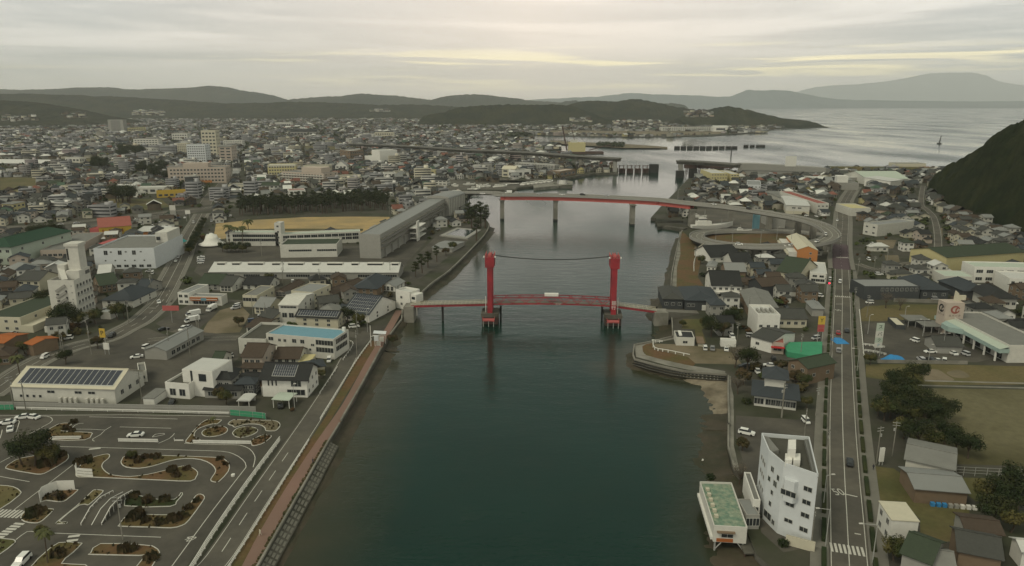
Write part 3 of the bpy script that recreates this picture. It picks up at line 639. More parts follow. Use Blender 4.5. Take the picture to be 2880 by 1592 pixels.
sheet('loop_ground', 'J', '700,640 900,615 1700,610 1960,640 1800,710 1300,735 900,715', 'drygrass', .02)
sheet('harbour_ground', 'J', '600,560 640,330 1700,400 2150,520 1950,620 1700,600 800,590', 'asphalt', .012)
for s, m_, z in (('1180,870 1090,870 1075,1424 1110,1424', 'pave', .02),): sheet('sea_wall_path', 'X', '1108,890 1080,890 1072,1100 1080,1424 1135,1424 1135,1100 1110,1000', 'concrete', .02, exc=False)
sheet('sea_wall_path', 'F', '805,0 850,0 850,330 900,560 870,560 815,360 810,150', 'concrete', .022, exc=False)
sheet('marina_ground', 'w', '780,450 1250,480 1740,440 2030,478 1750,500 1480,520 1460,545 990,548 700,560 600,500', 'asphalt', .014)
sheet('marina_ground', 'O', '0,760 300,740 560,790 700,770', 'asphalt', .014)
sheet('reclaimed_ground', 'O', '530,372 800,362 1200,368 1650,372 2130,372 2060,392 1650,405 1200,405 700,392', 'dirt', .03)
sheet('spit_ground', 'O', '650,452 850,455 1000,462 1300,480 1640,505 1300,505 1000,485 650,462', 'dirt', .03)
for k, s in (('M','0,1000 300,1000 420,1030 300,1140 0,1160'), ('G','1280,0 1900,0 2000,90 1500,160 1250,120'), ('M','720,820 1000,800 1050,850 700,900'), ('N','700,540 1000,545 1060,590 750,600'), ('O','1700,370 2050,372 2040,380 1700,378')): sheet('field_grass', k, s, 'grass', .012)
for k, s in (('K','520,900 760,900 720,1000 560,1000'), ('K','620,1080 780,1080 800,1160 640,1160'), ('K','1240,760 1300,760 1300,1000 1250,1000'), ('K','560,380 1000,380 960,440 640,440')): sheet('empty_lot', k, s, 'dirt', .012)
# the line of low hedges between road and pavement
hedge_spots = []
for c, s_ in ((main, -1), (main, 1)):
    for d in dashes(offset(c, s_*(3.95+.95)), 9, 3.2): hedge_spots.append((d, s_))
for i, (d, s_) in enumerate(hedge_spots):
    o = MB(); 
    for a, b in zip(d[:-1], d[1:]): o.bar(Vector((a.x,a.y,GZ+.55)), Vector((b.x,b.y,GZ+.55)), .95, .8)
    o = o.build('kerb_hedge', 'leafd'); tag(o, None, 'hedge', 'clipped hedges along the coast road')
    n_ = i+1 if s_ < 0 else i+1-sum(1 for h_ in hedge_spots if h_[1] < 0)
    o['label'] = 'clipped %s kerb hedge of coast road, number %d from near end' % ('left' if s_ < 0 else 'right', n_)
# crossings and words on the roads
def zebra(c, at, width, n, ln=3.2):
    P_ = c[at]; d = (c[at+1]-c[at]).normalized(); u = Vector((d.y,-d.x,0)); mb = MB()
    for i in range(n):
        o = P_+u*(-width/2+width*(i+.5)/n); q = [o-u*.28-d*ln/2, o+u*.28-d*ln/2, o+u*.28+d*ln/2, o-u*.28+d*ln/2]; mb.prism([(a.x,a.y) for a in q], None, GZ+.045)
    struct(mb.build('road_markings', 'line'))
def nearest(c, k, x, y): p = W(k, x, y); return min(range(len(c)-1), key=lambda i: (c[i]-p).length)
def zeb(k, x0, y0, x1, y1, n, ln=3.4, bw=.5):
    a, b = W(k, x0, y0), W(k, x1, y1); u = (b-a).normalized(); d = Vector((-u.y,u.x,0)); mb = MB()
    for i in range(n):
        o = a.lerp(b, (i+.5)/n); q = [o-u*bw/2-d*ln/2, o+u*bw/2-d*ln/2, o+u*bw/2+d*ln/2, o-u*bw/2+d*ln/2]; mb.prism([(v.x,v.y) for v in q], None, GZ+.046)
    struct(mb.build('crossing_markings', 'line'))
zeb('P', -25, 1250, 300, 1300, 8); zeb('J', 2180, 885, 2320, 890, 9, 2.6); zeb('I', 170, 190, 330, 200, 8, 2.6)
def ink(k, x, y, s, size, rz=0, sx=.6):
    p = W(k, x, y, GZ+.05); o = text(s, size, p, (0,0,rz), 'line', None, 'road_lettering', .002); o.scale = (sx, 1, 1); struct(o)
ink('P', 58, 755, '50', 4.4, .03); ink('I', 205, 330, '50', 4, .02)
mb = MB()
for k, s in (('P','115,772 230,798'), ('P','205,1130 262,1140'), ('I','180,268 248,268'), ('B','1480,236 1560,238')):
    mb.ribbon(PL(k, s, GZ), -.2, .2, .048)
struct(mb.build('road_markings', 'line'))
# ================================================================ driving-school course
def island(k, s, m_='drygrass', sm=2, th=.16, label=None, cat='traffic island'):
    c = PL(k, s, GZ); c = smooth(c, sm, True); n = len(c)
    ar = sum(c[i].x*c[(i+1)%n].y-c[(i+1)%n].x*c[i].y for i in range(n))
    if ar < 0: c.reverse()
    def ins(d):
        o = []
        for i in range(n):
            a, b = c[i-1], c[(i+1)%n]; t_ = Vector((b.x-a.x, b.y-a.y, 0)); t_ = t_.normalized() if t_.length > 1e-6 else Vector((1,0,0)); o.append(Vector((c[i].x-t_.y*d, c[i].y+t_.x*d, 0)))
        return o
    inn = ins(.2); z0, z1 = GZ+.02, GZ+th
    v = [(p.x,p.y,z0) for p in c]+[(p.x,p.y,z1) for p in c]+[(p.x,p.y,z1) for p in inn]+[(p.x,p.y,z1-.04) for p in inn]
    f = [(i,(i+1)%n,n+(i+1)%n,n+i) for i in range(n)]+[(n+i,n+(i+1)%n,2*n+(i+1)%n,2*n+i) for i in range(n)]+[(2*n+i,2*n+(i+1)%n,3*n+(i+1)%n,3*n+i) for i in range(n)]
    root = empty('course_island', c[0], 0, label, cat, 'kerbed islands of the driving course')
    o3 = Vector(c[0]); v = [Vector(q)-o3 for q in v]
    MB().add(v, f).build('kerb', 'line', root)
    MB().prism([(p.x-o3.x, p.y-o3.y) for p in inn], None, .12).build('planting_bed', m_, root)
    return inn
isl = [
 ('A','45,620 90,585 180,545 450,505 540,508 562,530 540,570 400,655 330,680 250,672 70,640','drygrass','island around the big dark tree at the left'),
 ('A','-160,770 0,768 110,780 168,815 160,850 0,965 -160,980','grass','round-ended island cut by the left frame edge, mid course'),
 ('A','360,345 470,272 565,262 582,276 500,325 650,334 745,340 748,358 690,400 398,398','drygrass','reddish island behind the short white guard panels, upper left'),
 ('A','1040,525 990,560 985,592 1025,622 1130,632 1250,612 1380,572 1500,552 1630,560 1720,600 1752,645 1740,680 1712,722 1728,740 1785,738 1862,655 1868,600 1840,565 1750,541 1290,525','drygrass','long S-curve island with shrubs, centre of the course'),
 ('A','630,640 700,562 840,518 893,518 888,548 848,580 832,612 850,645 895,678 960,690 1060,697 1200,680 1330,650 1440,622 1510,610 1572,628 1612,662 1600,700 1550,736 1300,728 720,703 640,703 614,685','drygrass','island curling under the S-curve, centre of the course'),
 ('A','330,905 352,860 400,830 480,806 618,802 632,815 560,875 520,900 460,903 375,893','drygrass','small island under the curved white wall'),
 ('A','165,1030 200,985 245,960 415,960 435,973 380,1030 330,1068 280,1078 195,1065','drygrass','small rounded island by the left zebra crossing'),
 ('A','458,1070 630,930 740,825 770,806 828,808 840,825 745,912 712,931 650,931 485,1062 545,1064 545,1080 470,1084','grass','thin crooked island left of the ramp'),
 ('A','1010,937 1385,942 1440,902 1490,842 1470,830 1420,882 1240,878 1080,845','leafd','green L-shaped island right of the ramp'),
 ('A','968,1092 1000,1045 1050,1008 1140,1002 1440,1008 1530,940 1590,855 1635,840 1668,862 1650,905 1540,1055 1480,1098 1390,1118 1240,1112 985,1105','drygrass','bent island with dark bushes, lower centre'),
 ('A','275,1405 350,1330 480,1235 650,1238 665,1250 600,1315 505,1405 700,1415 700,1500 250,1490','drygrass','slanting island at the bottom behind the palm trunk'),
 ('A','735,1322 820,1243 1180,1255 1262,1272 1303,1312 1285,1360 1180,1500 1060,1500 1172,1352 1130,1343 755,1335','drygrass','hook-shaped brown island at the bottom centre'),
 ('A','-150,1205 60,1205 128,1218 110,1250 0,1332 -150,1400','grass','island in the bottom left corner'),
 ('Y','60,1040 80,975 180,915 360,865 520,850 630,870 695,920 680,985 600,1040 470,1085 260,1112 130,1095','drygrass','oval island with the short palm, upper right'),
 ('Y','800,1030 830,975 900,915 1050,870 1200,865 1340,885 1420,930 1415,985 1320,1050 1180,1100 1000,1130 870,1105','lawn','oval green island next to the fence corner'),
 ('Y','690,800 830,695 1100,700 1500,708 1800,715 1930,760 1965,830 1920,910 1830,970 1610,965 1590,905 1500,835 1330,805 1100,815 870,885 800,840','dirt','reddish crescent island under the green net'),
 ('Y','-330,1250 -260,1120 -60,880 100,740 230,690 400,690 530,700 545,715 440,800 330,800 60,880 -60,960 -110,1040 -90,1130 40,1180 -60,1250','drygrass','curved island left of the oval palm island'),
 ('Y','1250,1200 1360,1140 1520,1068 1730,1078 1748,1110 1650,1200 1500,1290 1300,1330 1260,1290','drygrass','small pointed island at the end of the long white panels'),
]
ISL = []
for k, s, m_, lb in isl: ISL.append(island(k, s, m_, 2, label='kerbed '+lb))
def line_(k, s, w_=.2, z=.032, sm=3, name='course_marking'):
    return struct(MB().ribbon(smooth(PL(k, s, GZ), sm) if sm else PL(k, s, GZ), -w_/2, w_/2, z).build(name, 'line'))
for s in ('430,450 1000,465 1500,480 1800,490 1900,512 1975,558 2003,610 1970,662 1740,960 1400,1424 1200,1700', '1500,425 1640,432 1830,437 1950,440 2030,470 2070,520 2075,560 2060,620',
          '645,560 400,750 120,963 165,965', '-60,675 0,695 240,738', '130,1210 220,1145 290,1148 410,1155 900,1175 1310,1190', '0,582 90,535 180,500', '727,210 1000,215 1445,228', '975,292 1395,303',
          '250,205 380,205 424,225 405,260 235,350', '140,240 158,250 130,335', '680,262 635,266 595,292 615,310 855,318 755,390 770,408', '1420,345 1380,385 1290,425',
          '-300,205 1000,193 1870,205', '1240,375 1335,355 1325,345 1265,352 1240,375', '855,318 905,288', '-60,240 0,232 130,212', '-40,400 0,385 18,315'):
    line_('A', s, sm=2)
for a in ('A 0,1000 190,1005 9', ): pass
zeb('A', -90, 990, 185, 1005, 9, 3.2, .55)
for i in range(6):
    x = 160-32*i; y = 1082+21*i; struct(MB().ribbon(PL('A', '%d,%d %d,%d' % (x-45, y-4, x+35, y+2)), -.35, .35, .034).build('crossing_markings', 'line'))
ink('A', 1545, 1200, '40', 3.2, -.75, .6)
for x, y in ((600,1180), (585,1215), (770,468)): line_('A', '%d,%d %d,%d' % (x-45, y+6, x+50, y-4), .8, .033, 0)
# ramp (slope practice) in the middle of the course
rt = PL('A', '745,1092 1000,822'); d_ = (rt[1]-rt[0]); rz_ = math.atan2(d_.y, d_.x); ln = d_.length
rp = empty('slope_ramp', rt[0], rz_, 'raised practice ramp with white rails in the middle of the driving course', 'ramp')
sec = [(0,.02),(ln*.3,1.5),(ln*.62,1.5),(ln,.02)]
mb = MB()
for (a, za), (b, zb_) in zip(sec[:-1], sec[1:]): mb.add([(a,-2.3,za),(b,-2.3,zb_),(b,2.3,zb_),(a,2.3,za),(a,-2.3,0),(b,-2.3,0),(b,2.3,0),(a,2.3,0)], [(0,1,2,3),(4,5,1,0),(3,2,6,7)])
mb.build('slope', 'asphalt2', rp)
for sy in (-2.3, 2.3, 0):
    q = MB(); 
    for (a, za), (b, zb_) in zip(sec[:-1], sec[1:]): q.bar((a,sy,za+(.5 if sy else .03)), (b,sy,zb_+(.5 if sy else .03)), .14, .12)
    if sy:
        for i in range(9): x = ln*i/8; z = np.interp(x, [p[0] for p in sec], [p[1] for p in sec]); q.bar((x,sy,0), (x,sy,z+.5), .1, .1)
    q.build('rail' if sy else 'centre_line', 'white', rp)
# guard panels, walls and fences
def panels(label, k, s, h=.95, gap=.12, m_='white', seg=4.0, cat='guard panel', rows=((.0,.42),(.52,.95)), name='guard_panel'):
    c = PL(k, s); root = empty(name, c[0], 0, label, cat); mb = MB(); st = MB()
    for a, b in zip(c[:-1], c[1:]):
        n = max(1, round((b-a).length/seg))
        for i in range(n):
            p, q = a.lerp(b, i/n), a.lerp(b, (i+1)/n); p, q = p-c[0], q-c[0]; u = (q-p).normalized()*gap/2
            for z0, z1 in rows: mb.bar(p+u+Vector((0,0,(z0+z1)/2+.1)), q-u+Vector((0,0,(z0+z1)/2+.1)), .08, z1-z0)
            st.bar(p+Vector((0,0,0)), p+Vector((0,0,h+.1)), .1, .1); o_ = len(mb.v)
            mb.add(st.v, st.f); mb.build('panel', m_, root); mb, st = MB(), MB()
    return root
panels('white guard panels beside the reddish course island', 'A', '415,395 665,392')
panels('white guard panels in front of the parked white sedan', 'A', '965,412 1290,418')
panels('long white guard panels below the two oval islands', 'A', '1572,425 2045,432')
panels('short white panel right of the sedan lot', 'A', '1420,408 1495,408', rows=((0,.4),))
panels('tall curved white panels with three bands on the S-curve island', 'A', '628,650 620,672 625,690 690,697 760,700', h=2.2, rows=((0,.6),(.75,1.35),(1.5,2.2)))
panels('curved plain white wall around the small island', 'A', '330,905 352,862 400,838 470,812 612,806', h=2.6, rows=((0,2.6),), gap=0)
def fence(label, k, s, h, post='steel', netm=None, step=3, rails=2, rail_m='steel', cat='fence', z0=0, bars=0, group=None, th=.06):
    c = smooth(PL(k, s), 3); root = empty('fence', c[0], 0, label, cat, group); ps = MB(); rl = MB(); nt_ = MB(); acc = 0; o = c[0]
    for i, (a, b) in enumerate(zip(c[:-1], c[1:])):
        a, b = a-o, b-o; n = max(1, round((b-a).length/step))
        for j in range(n): p = a.lerp(b, j/n); ps.bar(p, p+Vector((0,0,h)), th*1.6, th*1.6)
        for r in range(rails): z = z0+(h-z0)*(r+1)/rails; rl.bar(a+Vector((0,0,z)), b+Vector((0,0,z)), th, th)
        if bars:
            for j in range(int((b-a).length/bars)): p = a.lerp(b, j*bars/(b-a).length); rl.bar(p+Vector((0,0,.1)), p+Vector((0,0,h)), .05, .05)
        if netm: nt_.bar(a+Vector((0,0,(z0+h)/2)), b+Vector((0,0,(z0+h)/2)), .03, h-z0-.02)
    no_ = len(rl.f); rl.add(ps.v, ps.f, 1); rl.build('railing', [rail_m, post], root)
    if netm: nt_.build('mesh_screen', netm, root)
    return root
fence('white barred fence along the embankment road beside the course', 'R', '-520,1900 -200,1400 -20,1110 380,520 760,5', 1.5, bars=.5, rails=3, rail_m='white', th=.13, post='white')
panels('long white guard rail along the far edge of the driving course', 'A', '135,150 1000,170 1870,192', h=.8, rows=((.1,.25),(.45,.85)), seg=5)
fence('grey mesh fence behind the white guard rail of the course', 'A', '-300,128 135,132 1000,150 2084,170', 1.8, netm='wall_g', step=3, rail_m='frame')
fence('green net fence at the far right corner of the course', 'A', '1875,196 2140,222 2160,236', 1.9, netm='netgreen', step=4, post='steel')
fence('green net fence at the far left corner of the course', 'A', '-300,160 -20,152 115,150', 1.7, netm='netgreen', step=4)
fence('white pipe guard rail between the embankment road and the brown verge', 'R', '-430,2300 195,1424 640,720 1090,0', .8, rails=2, rail_m='white', post='white', step=2.5, th=.12)
fence('white pipe guard rail of the embankment road below the office block', 'T', '5,1145 240,760 440,440 590,235', .8, rails=2, rail_m='white', post='white', step=2.5, th=.12)
fence('white kerb rail around the office corner', 'T', '0,845 200,550', .6, rails=1, rail_m='white', post='white', th=.12)
fence('white kerb rail at the bend by the office', 'T', '265,460 375,300 350,250 250,240', .6, rails=1, rail_m='white', post='white', th=.12)
# seawall of the west bank: parapet, low hedge, sloping block facing
para = PL('R', '-260,2700 530,1424 1330,0'); pb = PL('T', '95,1424 215,1200')
def wall_run(name, label, pts, h, w_, m_, cat='seawall', z=GZ):
    root = empty(name, pts[0], 0, label, cat); o = pts[0]; mb = MB()
    for a, b in zip(pts[:-1], pts[1:]): mb.bar(a-o+Vector((0,0,h/2)), b-o+Vector((0,0,h/2)), w_, h)
    mb.build('parapet', m_, root); return root
wall_run('seawall', 'grey concrete seawall parapet along the near west bank', offset(para, -.3)+PL('T', '225,1190'), .55, .5, 'concrete')
wall_run('seawall', 'weathered seawall parapet between the near steps and the river gauge', PL('T', '240,1160 480,740 700,330'), .7, .6, 'concrete')
wall_run('seawall', 'seawall parapet from river gauge to the bridge control house', PL('T', '790,190 935,0')+PL('D', '1012,782'), .7, .5, 'concrete')
wall_run('seawall', 'seawall running past the school from the lift bridge to the pine point', smooth(PL('D', '1050,748 1090,712 1130,683 1182,632 1222,588 1231,566'), 4), .9, .6, 'concrete')
wall_run('seawall', 'pale seawall on the right bank below the sandy shoal', PL('X', '1080,900 1078,1100 1085,1300 1088,1424')+PL('F', '800,150 800,360 860,560'), .8, .5, 'concrete')
wall_run('seawall', 'seawall around the walkway point', PL('U', '1000,700 640,790 285,860 260,1040 290,1120 700,1230 1200,1340 1942,1400')+PL('X', '1060,885'), .7, .45, 'concrete')
wall_run('seawall', 'seawall up the right bank towards the loop bridge', PL('J', '245,1300 340,1260 355,1060 390,880 445,640 470,592'), .8, .5, 'concrete')
wall_run('seawall', 'short seawall beside the right bridge abutment', PL('U', '700,250 960,290 975,480 985,690'), .8, .5, 'concrete')
rev = MB(); pts = smooth(para, 24); no = offset(pts, 1)
for i in range(len(pts)-1):
    for j in range(3):       # stepped hollow blocks down the face of the wall
        a, b = pts[i], pts[i+1]; na, nb_ = no[i]-a, no[i+1]-b; f0, f1 = .1+j*.75, .1+j*.75+.5; z = GZ-.25-j*.45
        nn = max(1, int((b-a).length/1.6))
        for q in range(nn):
            c, d = a.lerp(b, (q+.1)/nn), a.lerp(b, (q+.8)/nn)
            rev.add([(c.x+na.x*f0,c.y+na.y*f0,z),(d.x+na.x*f0,d.y+na.y*f0,z),(d.x+na.x*f1,d.y+na.y*f1,z-.28),(c.x+na.x*f1,c.y+na.y*f1,z-.28)], [(0,3,2,1)], 0)
        rev.add([(a.x+na.x*(f0-.1),a.y+na.y*(f0-.1),z-.12),(b.x+nb_.x*(f0-.1),b.y+nb_.y*(f0-.1),z-.12),(b.x+nb_.x*(f1+.2),b.y+nb_.y*(f1+.2),z-.5),(a.x+na.x*(f1+.2),a.y+na.y*(f1+.2),z-.5)], [(0,3,2,1)], 1)
struct(rev.build('revetment_blocks', [mat('block_concrete', (.15,.145,.12), var=.4, sc_=.8), 'darkconc']))
rv = MB(); pp = smooth(PL('U', '320,1110 700,1220 1200,1320 1942,1385'), 12)
for r in range(2):
    for a, b in zip(pp[:-1], pp[1:]):
        n = max(1, int((b-a).length/1.5)); u = (b-a).normalized(); nn = Vector((u.y,-u.x,0))
        for q in range(n): c = a.lerp(b, (q+.5)/n)+nn*(.9+r*.9); rv.box(-.42,.42,-.3,.3,-.2,.12,0,Matrix.Translation(Vector((c.x,c.y,GZ-.55-r*.6))) @ Matrix.Rotation(math.atan2(u.y,u.x),4,'Z'))
    rv.ribbon(pp, .35+r*.9, 1.4+r*.9, -.62-r*.62, 0, 1)
struct(rv.build('revetment_blocks', ['dark', 'concrete']))
hl = smooth(offset(para, -1.0), 40); hb = MB()
for i in range(len(hl)-1):
    a, b = hl[i], hl[i+1]; n = max(1, int((b-a).length/.9))
    for q in range(n): c = a.lerp(b, (q+random.random()*.6)/n); r = .28+.2*random.random(); hb.box(c.x-r, c.x+r, c.y-r, c.y+r, GZ, GZ+.25+.35*random.random())
tag(hb.build('low_hedge', 'leafr'), 'ragged russet hedge line between the pink promenade and the seawall', 'hedge', kind='stuff')
# tufts and bushes on the course islands and verge, far too many to count
sb = MB()
def tuft(x, y, z, r, n=7):
    for _ in range(n):
        a = random.random()*6.28; q = random.random()*r; h = r*(.4+.7*random.random()); s_ = r*.45; cx, cy = x+math.cos(a)*q, y+math.sin(a)*q; b_ = random.random()*3
        dx, dy = math.cos(b_)*s_, math.sin(b_)*s_; sb.add([(cx-dx,cy-dy,z),(cx+dx,cy+dy,z),(cx+dx*.6,cy+dy*.6+.1,z+h),(cx-dx*.6,cy-dy*.6-.1,z+h)], [(0,1,2,3)])
for inn in ISL:
    xs = [p.x for p in inn]; ys = [p.y for p in inn]
    for _ in range(int(len(inn)*2.2)):
        x, y = random.uniform(min(xs), max(xs)), random.uniform(min(ys), max(ys))
        if inpoly([x], [y], [(p.x,p.y) for p in inn])[0]: tuft(x, y, GZ+.1, random.uniform(.2,.6), 4)
for k, x, y, r in (('A',1070,540,1.3),('A',1180,545,1.1),('A',1270,545,1.2),('A',1130,580,1.0),('A',1400,650,1.3),('A',1520,640,1.0),('A',1440,690,1.1),('A',1790,560,.9),('A',1840,600,.8),('A',700,575,1.6),('A',650,590,1.4),
    ('A',260,1010,1.8),('A',310,990,1.5),('A',500,870,1.0),('A',1090,1040,1.7),('A',1130,1020,1.6),('A',1190,1060,1.0),('A',1300,1080,1.2),('A',1400,1050,1.5),('A',1480,1030,1.3),('A',1530,960,1.2),('A',1600,900,.9),
    ('A',1100,860,1.2),('A',1200,900,1.4),('A',1340,890,1.3),('A',1010,1300,1.4),('A',1080,1290,1.2),('A',1230,1370,1.4),('A',480,1340,1.5),('A',430,540,2),('A',380,600,2),('A',500,530,1.3),('A',600,260,1),('A',540,310,1.1),('A',590,330,.9)):
    p = W(k, x, y); tuft(p.x, p.y, GZ+.1, r, 46)
tag(sb.build('course_undergrowth', 'leafr'), 'low bushes and tufts growing on the driving course islands', 'shrubbery', kind='stuff')
# ================================================================ buildings of the left bank
def _hall(root, Wd, Dp, h):
    solar(root, Wd, Dp, h, Dp*.22, .04, .97, .10, .93, 16, 1)
    for i in range(8): q = MB(); x = Wd*(.46+.05*i+(.06 if i > 3 else 0)); q.box(x, x+.9, -1.1, -.3, .1, 1.9); q.build('air_unit', 'wall_w', root)
B('hall', 'long cream hall with a solar-panelled white roof beside the driving course', 'B', '140,1165 1165,1195 1430,1005', 1018, wall='wall_w', roof='gx', rm='wall_c', rh=None, ov=.4,
  win=(('F',4,1,1.0,1.0,.05,.30,.25,.45),('F',1,1,2.6,1.0,.32,.44,.55,.8),('F',2,1,2.4,1.0,.58,.84,.55,.8),('R',3,1,1.6,1.6,.1,.9,.35,.65)), extra=_hall)
B('annex', 'small white annex behind the gable end of the solar-roofed hall', 'B', '1400,985 1480,972 1470,885', 890, wall='wall_w', win=(('F',1,1,1.2,1.2),('R',2,1,1,1)))
B('house', 'modern white two-storey house with flat dark terrace, left of the dark houses', 'B', '1668,1130 1905,1150', 1000, depth=9, wall='white', rm='roof_d', rh=.8, cat='house', win=(('F',2,1,2.2,2.4,.1,.9,.1,.8),),
  extra=lambda r,W_,D,h: (MB().box(W_*.55, W_+7, D*.3, D+5, h*.0+.01, h*2).build('upper_storey','white',r), MB().box(W_*.55+.3, W_+6.7, D*.3+.3, D+4.7, h*2+.02, h*2+.12).build('upper_roof','roof_w',r), MB().box(W_*.9,W_*.9+.6,D*.3-.15,D*.3,h,h*1.95).build('slit_window','glass',r), MB().box(W_+2,W_+4.6,D*.3-.12,D*.3,h*1.2,h*1.75).build('upper_window','glass',r)))
B('shed', 'white flat-topped garage beside the white two-storey house', 'B', '1440,1205 1550,1210 1650,1120', 1140, wall='white', roof='shed', rm='roof_g', rh=.3, ov=.2)
def carport(label, k, s, top, rm, roof='bx', wall=None, cat='carport'):
    p, rz, Wd, Dp, h = place(k, s, top); r = empty('carport', p, rz, label, cat); rf = MB(); wl = MB(); roof_mb(rf, wl, 0, Wd, 0, Dp, h, roof, .5 if roof == 'by' else .25, .25); rf.add(wl.v, wl.f); rf.build('roof', rm, r)
    for x in (.1, Wd-.1):
        for y in (.1, Dp-.1): MB().box(x-.08, x+.08, y-.08, y+.08, 0, h-.02).build('post', 'white', r)
    if wall: MB().box(.2, Wd-.2, Dp-.3, Dp-.2, 0, h-.05).build('back_wall', wall, r)
    return r
carport('white curved carport roof on posts by the green net corner', 'Y', '950,372 1215,376 1420,220', 238, 'roof_w', 'by', 'wall_g')
carport('grey-green ribbed carport with a dark car under it', 'Y', '1790,402 2185,425 2290,250', 205, 'green_w', 'gx')
HG = 'dark-roofed houses north of the driving course'
def house(label, k, s, top, rm='tile_g', wall='wall_w', roof='gx', win=None, group=None, **kw):
    if win is None: win = (('F',3,2,1.5,1.2,.08,.92,.08,.92),('R',2,2,1.2,1.1,.1,.9,.08,.92),('L',2,2,1.2,1.1,.1,.9,.08,.92))
    return B('house', label, k, s, top, roof=roof, rm=rm, wall=wall, cat='house', win=win, group=group, **kw)
house('dark hip-roofed house with pale upper windows, second from the white modern house', 'B', '2110,1110 2330,1115 2400,1050', 950, 'tile_k', 'wall_g', 'hip', skirt=(-.8, 11, -2.2, 2.9, 'tile_k'))
house('dark low house behind the curved white carport', 'B', '2370,1120 2560,1118 2600,1060', 1000, 'tile_b', 'wall_k', 'hip')
house('white house with a black solar roof at the bend of the embankment road', 'C', '500,1300 945,1310 1030,1180', 1115, 'tile_k', 'white', 'gx', win=(('F',2,1,3.0,2.0,.55,.95,.05,.45),('F',3,1,.6,2.2,.1,.36,.55,.95),('F',1,1,3.4,2.2,.6,.92,.5,.95),('R',3,2,1.2,1.2)), rh=3.2, ov=.9,
  extra=lambda r,W_,D,h: solar(r, W_, D, h, 3.2, .22, .72, .1, .85, 10, 4))
B('house_porch', 'flat white canopy porch on the front of the black solar-roofed house', 'C', '485,1292 725,1298', 1205, depth=4.5, wall='wall_g', rm='roof_w', rh=.15, cat='porch')
house('brown-green roofed house with pink lower wall below the blue-roofed office', 'C', '300,1060 500,1065 560,940', 900, 'tile_n', 'wall_p', 'gx', skirt=(1, 10, -2.5, 2.8, 'tile_n'))
house('olive-roofed white house directly below the blue-roofed office', 'C', '620,1000 860,1000 900,900', 920, 'tile_n', 'wall_w', 'gx')
house('dark gabled house with a white end wall beside the parking lines', 'C', '-10,1060 80,1060 180,960', 960, 'tile_v', 'white', 'gx')
house('small dark house between the pink-walled house and the modern white one', 'C', '10,1190 200,1190 260,1110', 1105, 'tile_k', 'wall_c', 'hip', skirt=(0, 9, -2, 2.6, 'tile_k'))
house('low black-roofed house behind the white solar-roofed house', 'C', '230,1210 500,1205 540,1130', 1150, 'tile_k', 'wall_n', 'hip')
B('shed', 'yellow-topped lean-to beside the olive-roofed house', 'C', '850,1010 960,1012 990,940', 965, wall='wall_c', roof='shed', rm='wall_y', rh=.5, ov=.2)
# blue roofed office
def _office(r, W_, D, h):
    MB().box(1.0, 1.6, -1.3, -.02, h*.42, h*.5).box(1.6, W_*.28, -1.3, -.1, h*.2, h*.3).build('outside_stair', 'white', r)
    q = MB(); n = 8
    for i in range(n): q.box(1+i*W_*.03, 1+(i+1)*W_*.03, -1.2, -.05, h*(.12+.045*i), h*(.12+.045*i)+.25)
    q.build('stair_flight', 'white', r); MB().box(W_*.93, W_*.97, D-1.5, D-.5, h, h+1.6).build('roof_tank', 'white', r)
B('office_block', 'cream three-storey office with a bright blue flat roof above the embankment road', 'C', '543,868 1215,930 1300,820', 680, wall='wall_w', rm='roof_bl', rh=.5, stilt=0, win=(('F',1,1,2.2,1.5,.02,.12,.7,.9),('F',2,1,1.2,1.2,.16,.32,.66,.86),('F',2,1,1.8,1.6,.36,.6,.66,.9),('F',1,1,1.5,1,.64,.74,.55,.75),('F',1,1,7.2,2.0,.76,.97,.68,.95),('F',1,1,7.2,2.0,.76,.97,.28,.6),('F',2,1,1,1,.5,.7,.3,.5),('F',1,1,1.8,1.2,.02,.12,.3,.5),('R',1,1,9,2.0,.05,.95,.7,.95),('R',1,1,9,2.0,.05,.95,.3,.6)), cat='office', extra=_office)
B('office_wing', 'low cream wing with a roof terrace on the left of the blue-roofed office', 'C', '262,870 535,878 560,700', 742, wall='wall_w', rm='roof_d', rh=1.0, win=(('F',2,1,2,1.2,.1,.9,.45,.75),), cat='office')
B('house', 'cream building with a curved white roof above the blue-roofed office', 'C', '668,568 860,572 1015,440', 385, wall='wall_w', roof='gx', rm='wall_w', rh=1.6, ov=.3, win=(('F',1,1,7,.9,.05,.95,.82,.95),('F',2,1,2.2,2.2,.1,.8,.3,.6),('R',2,2,1.6,1.4,.3,.9,.45,.9)), cat='building')
B('building', 'grey-roofed pale block directly behind the curved-roof building', 'C', '790,400 1000,420 1025,320', 300, wall='wall_c', rm='roof_m', rh=.3, win=(('R',3,2,1.2,1.2),), h=7.5)
B('building', 'grey-roofed cream workshop with a wide front window left of the curved-roof building', 'C', '302,400 445,405 548,300', 290, wall='wall_c', rm='roof_g', rh=.3, win=(('F',1,1,7,1.8,.1,.9,.5,.8),('R',3,1,1.5,1.5)))
def _sol(r, W_, D, h): solar(r, W_, D, h, D*.22, .05, .97, .08, .95, 12, 5)
house('white two-storey house with panels covering its blue-grey roof', 'C', '1300,530 1560,560 1640,400', 450, 'tile_b', 'white', 'gx', extra=_sol)
house('house with a ribbed blue-grey lower roof in front of the panelled house', 'C', '1240,520 1350,535 1400,480', 440, 'tile_b', 'wall_c', 'gx')
house('grey hip-roofed house with white gable vents above the blue-roofed office', 'C', '1030,560 1240,565 1290,490', 470, 'roof_g', 'wall_c', 'hip')
house('solar-panelled roof just behind the blue office roof', 'C', '830,600 1250,620 1280,560', 580, 'tile_k', 'wall_c', 'gx', h=4.5, extra=lambda r,W_,D,h: solar(r, W_, D, h, D*.22, .03, .97, .1, .9, 16, 2))
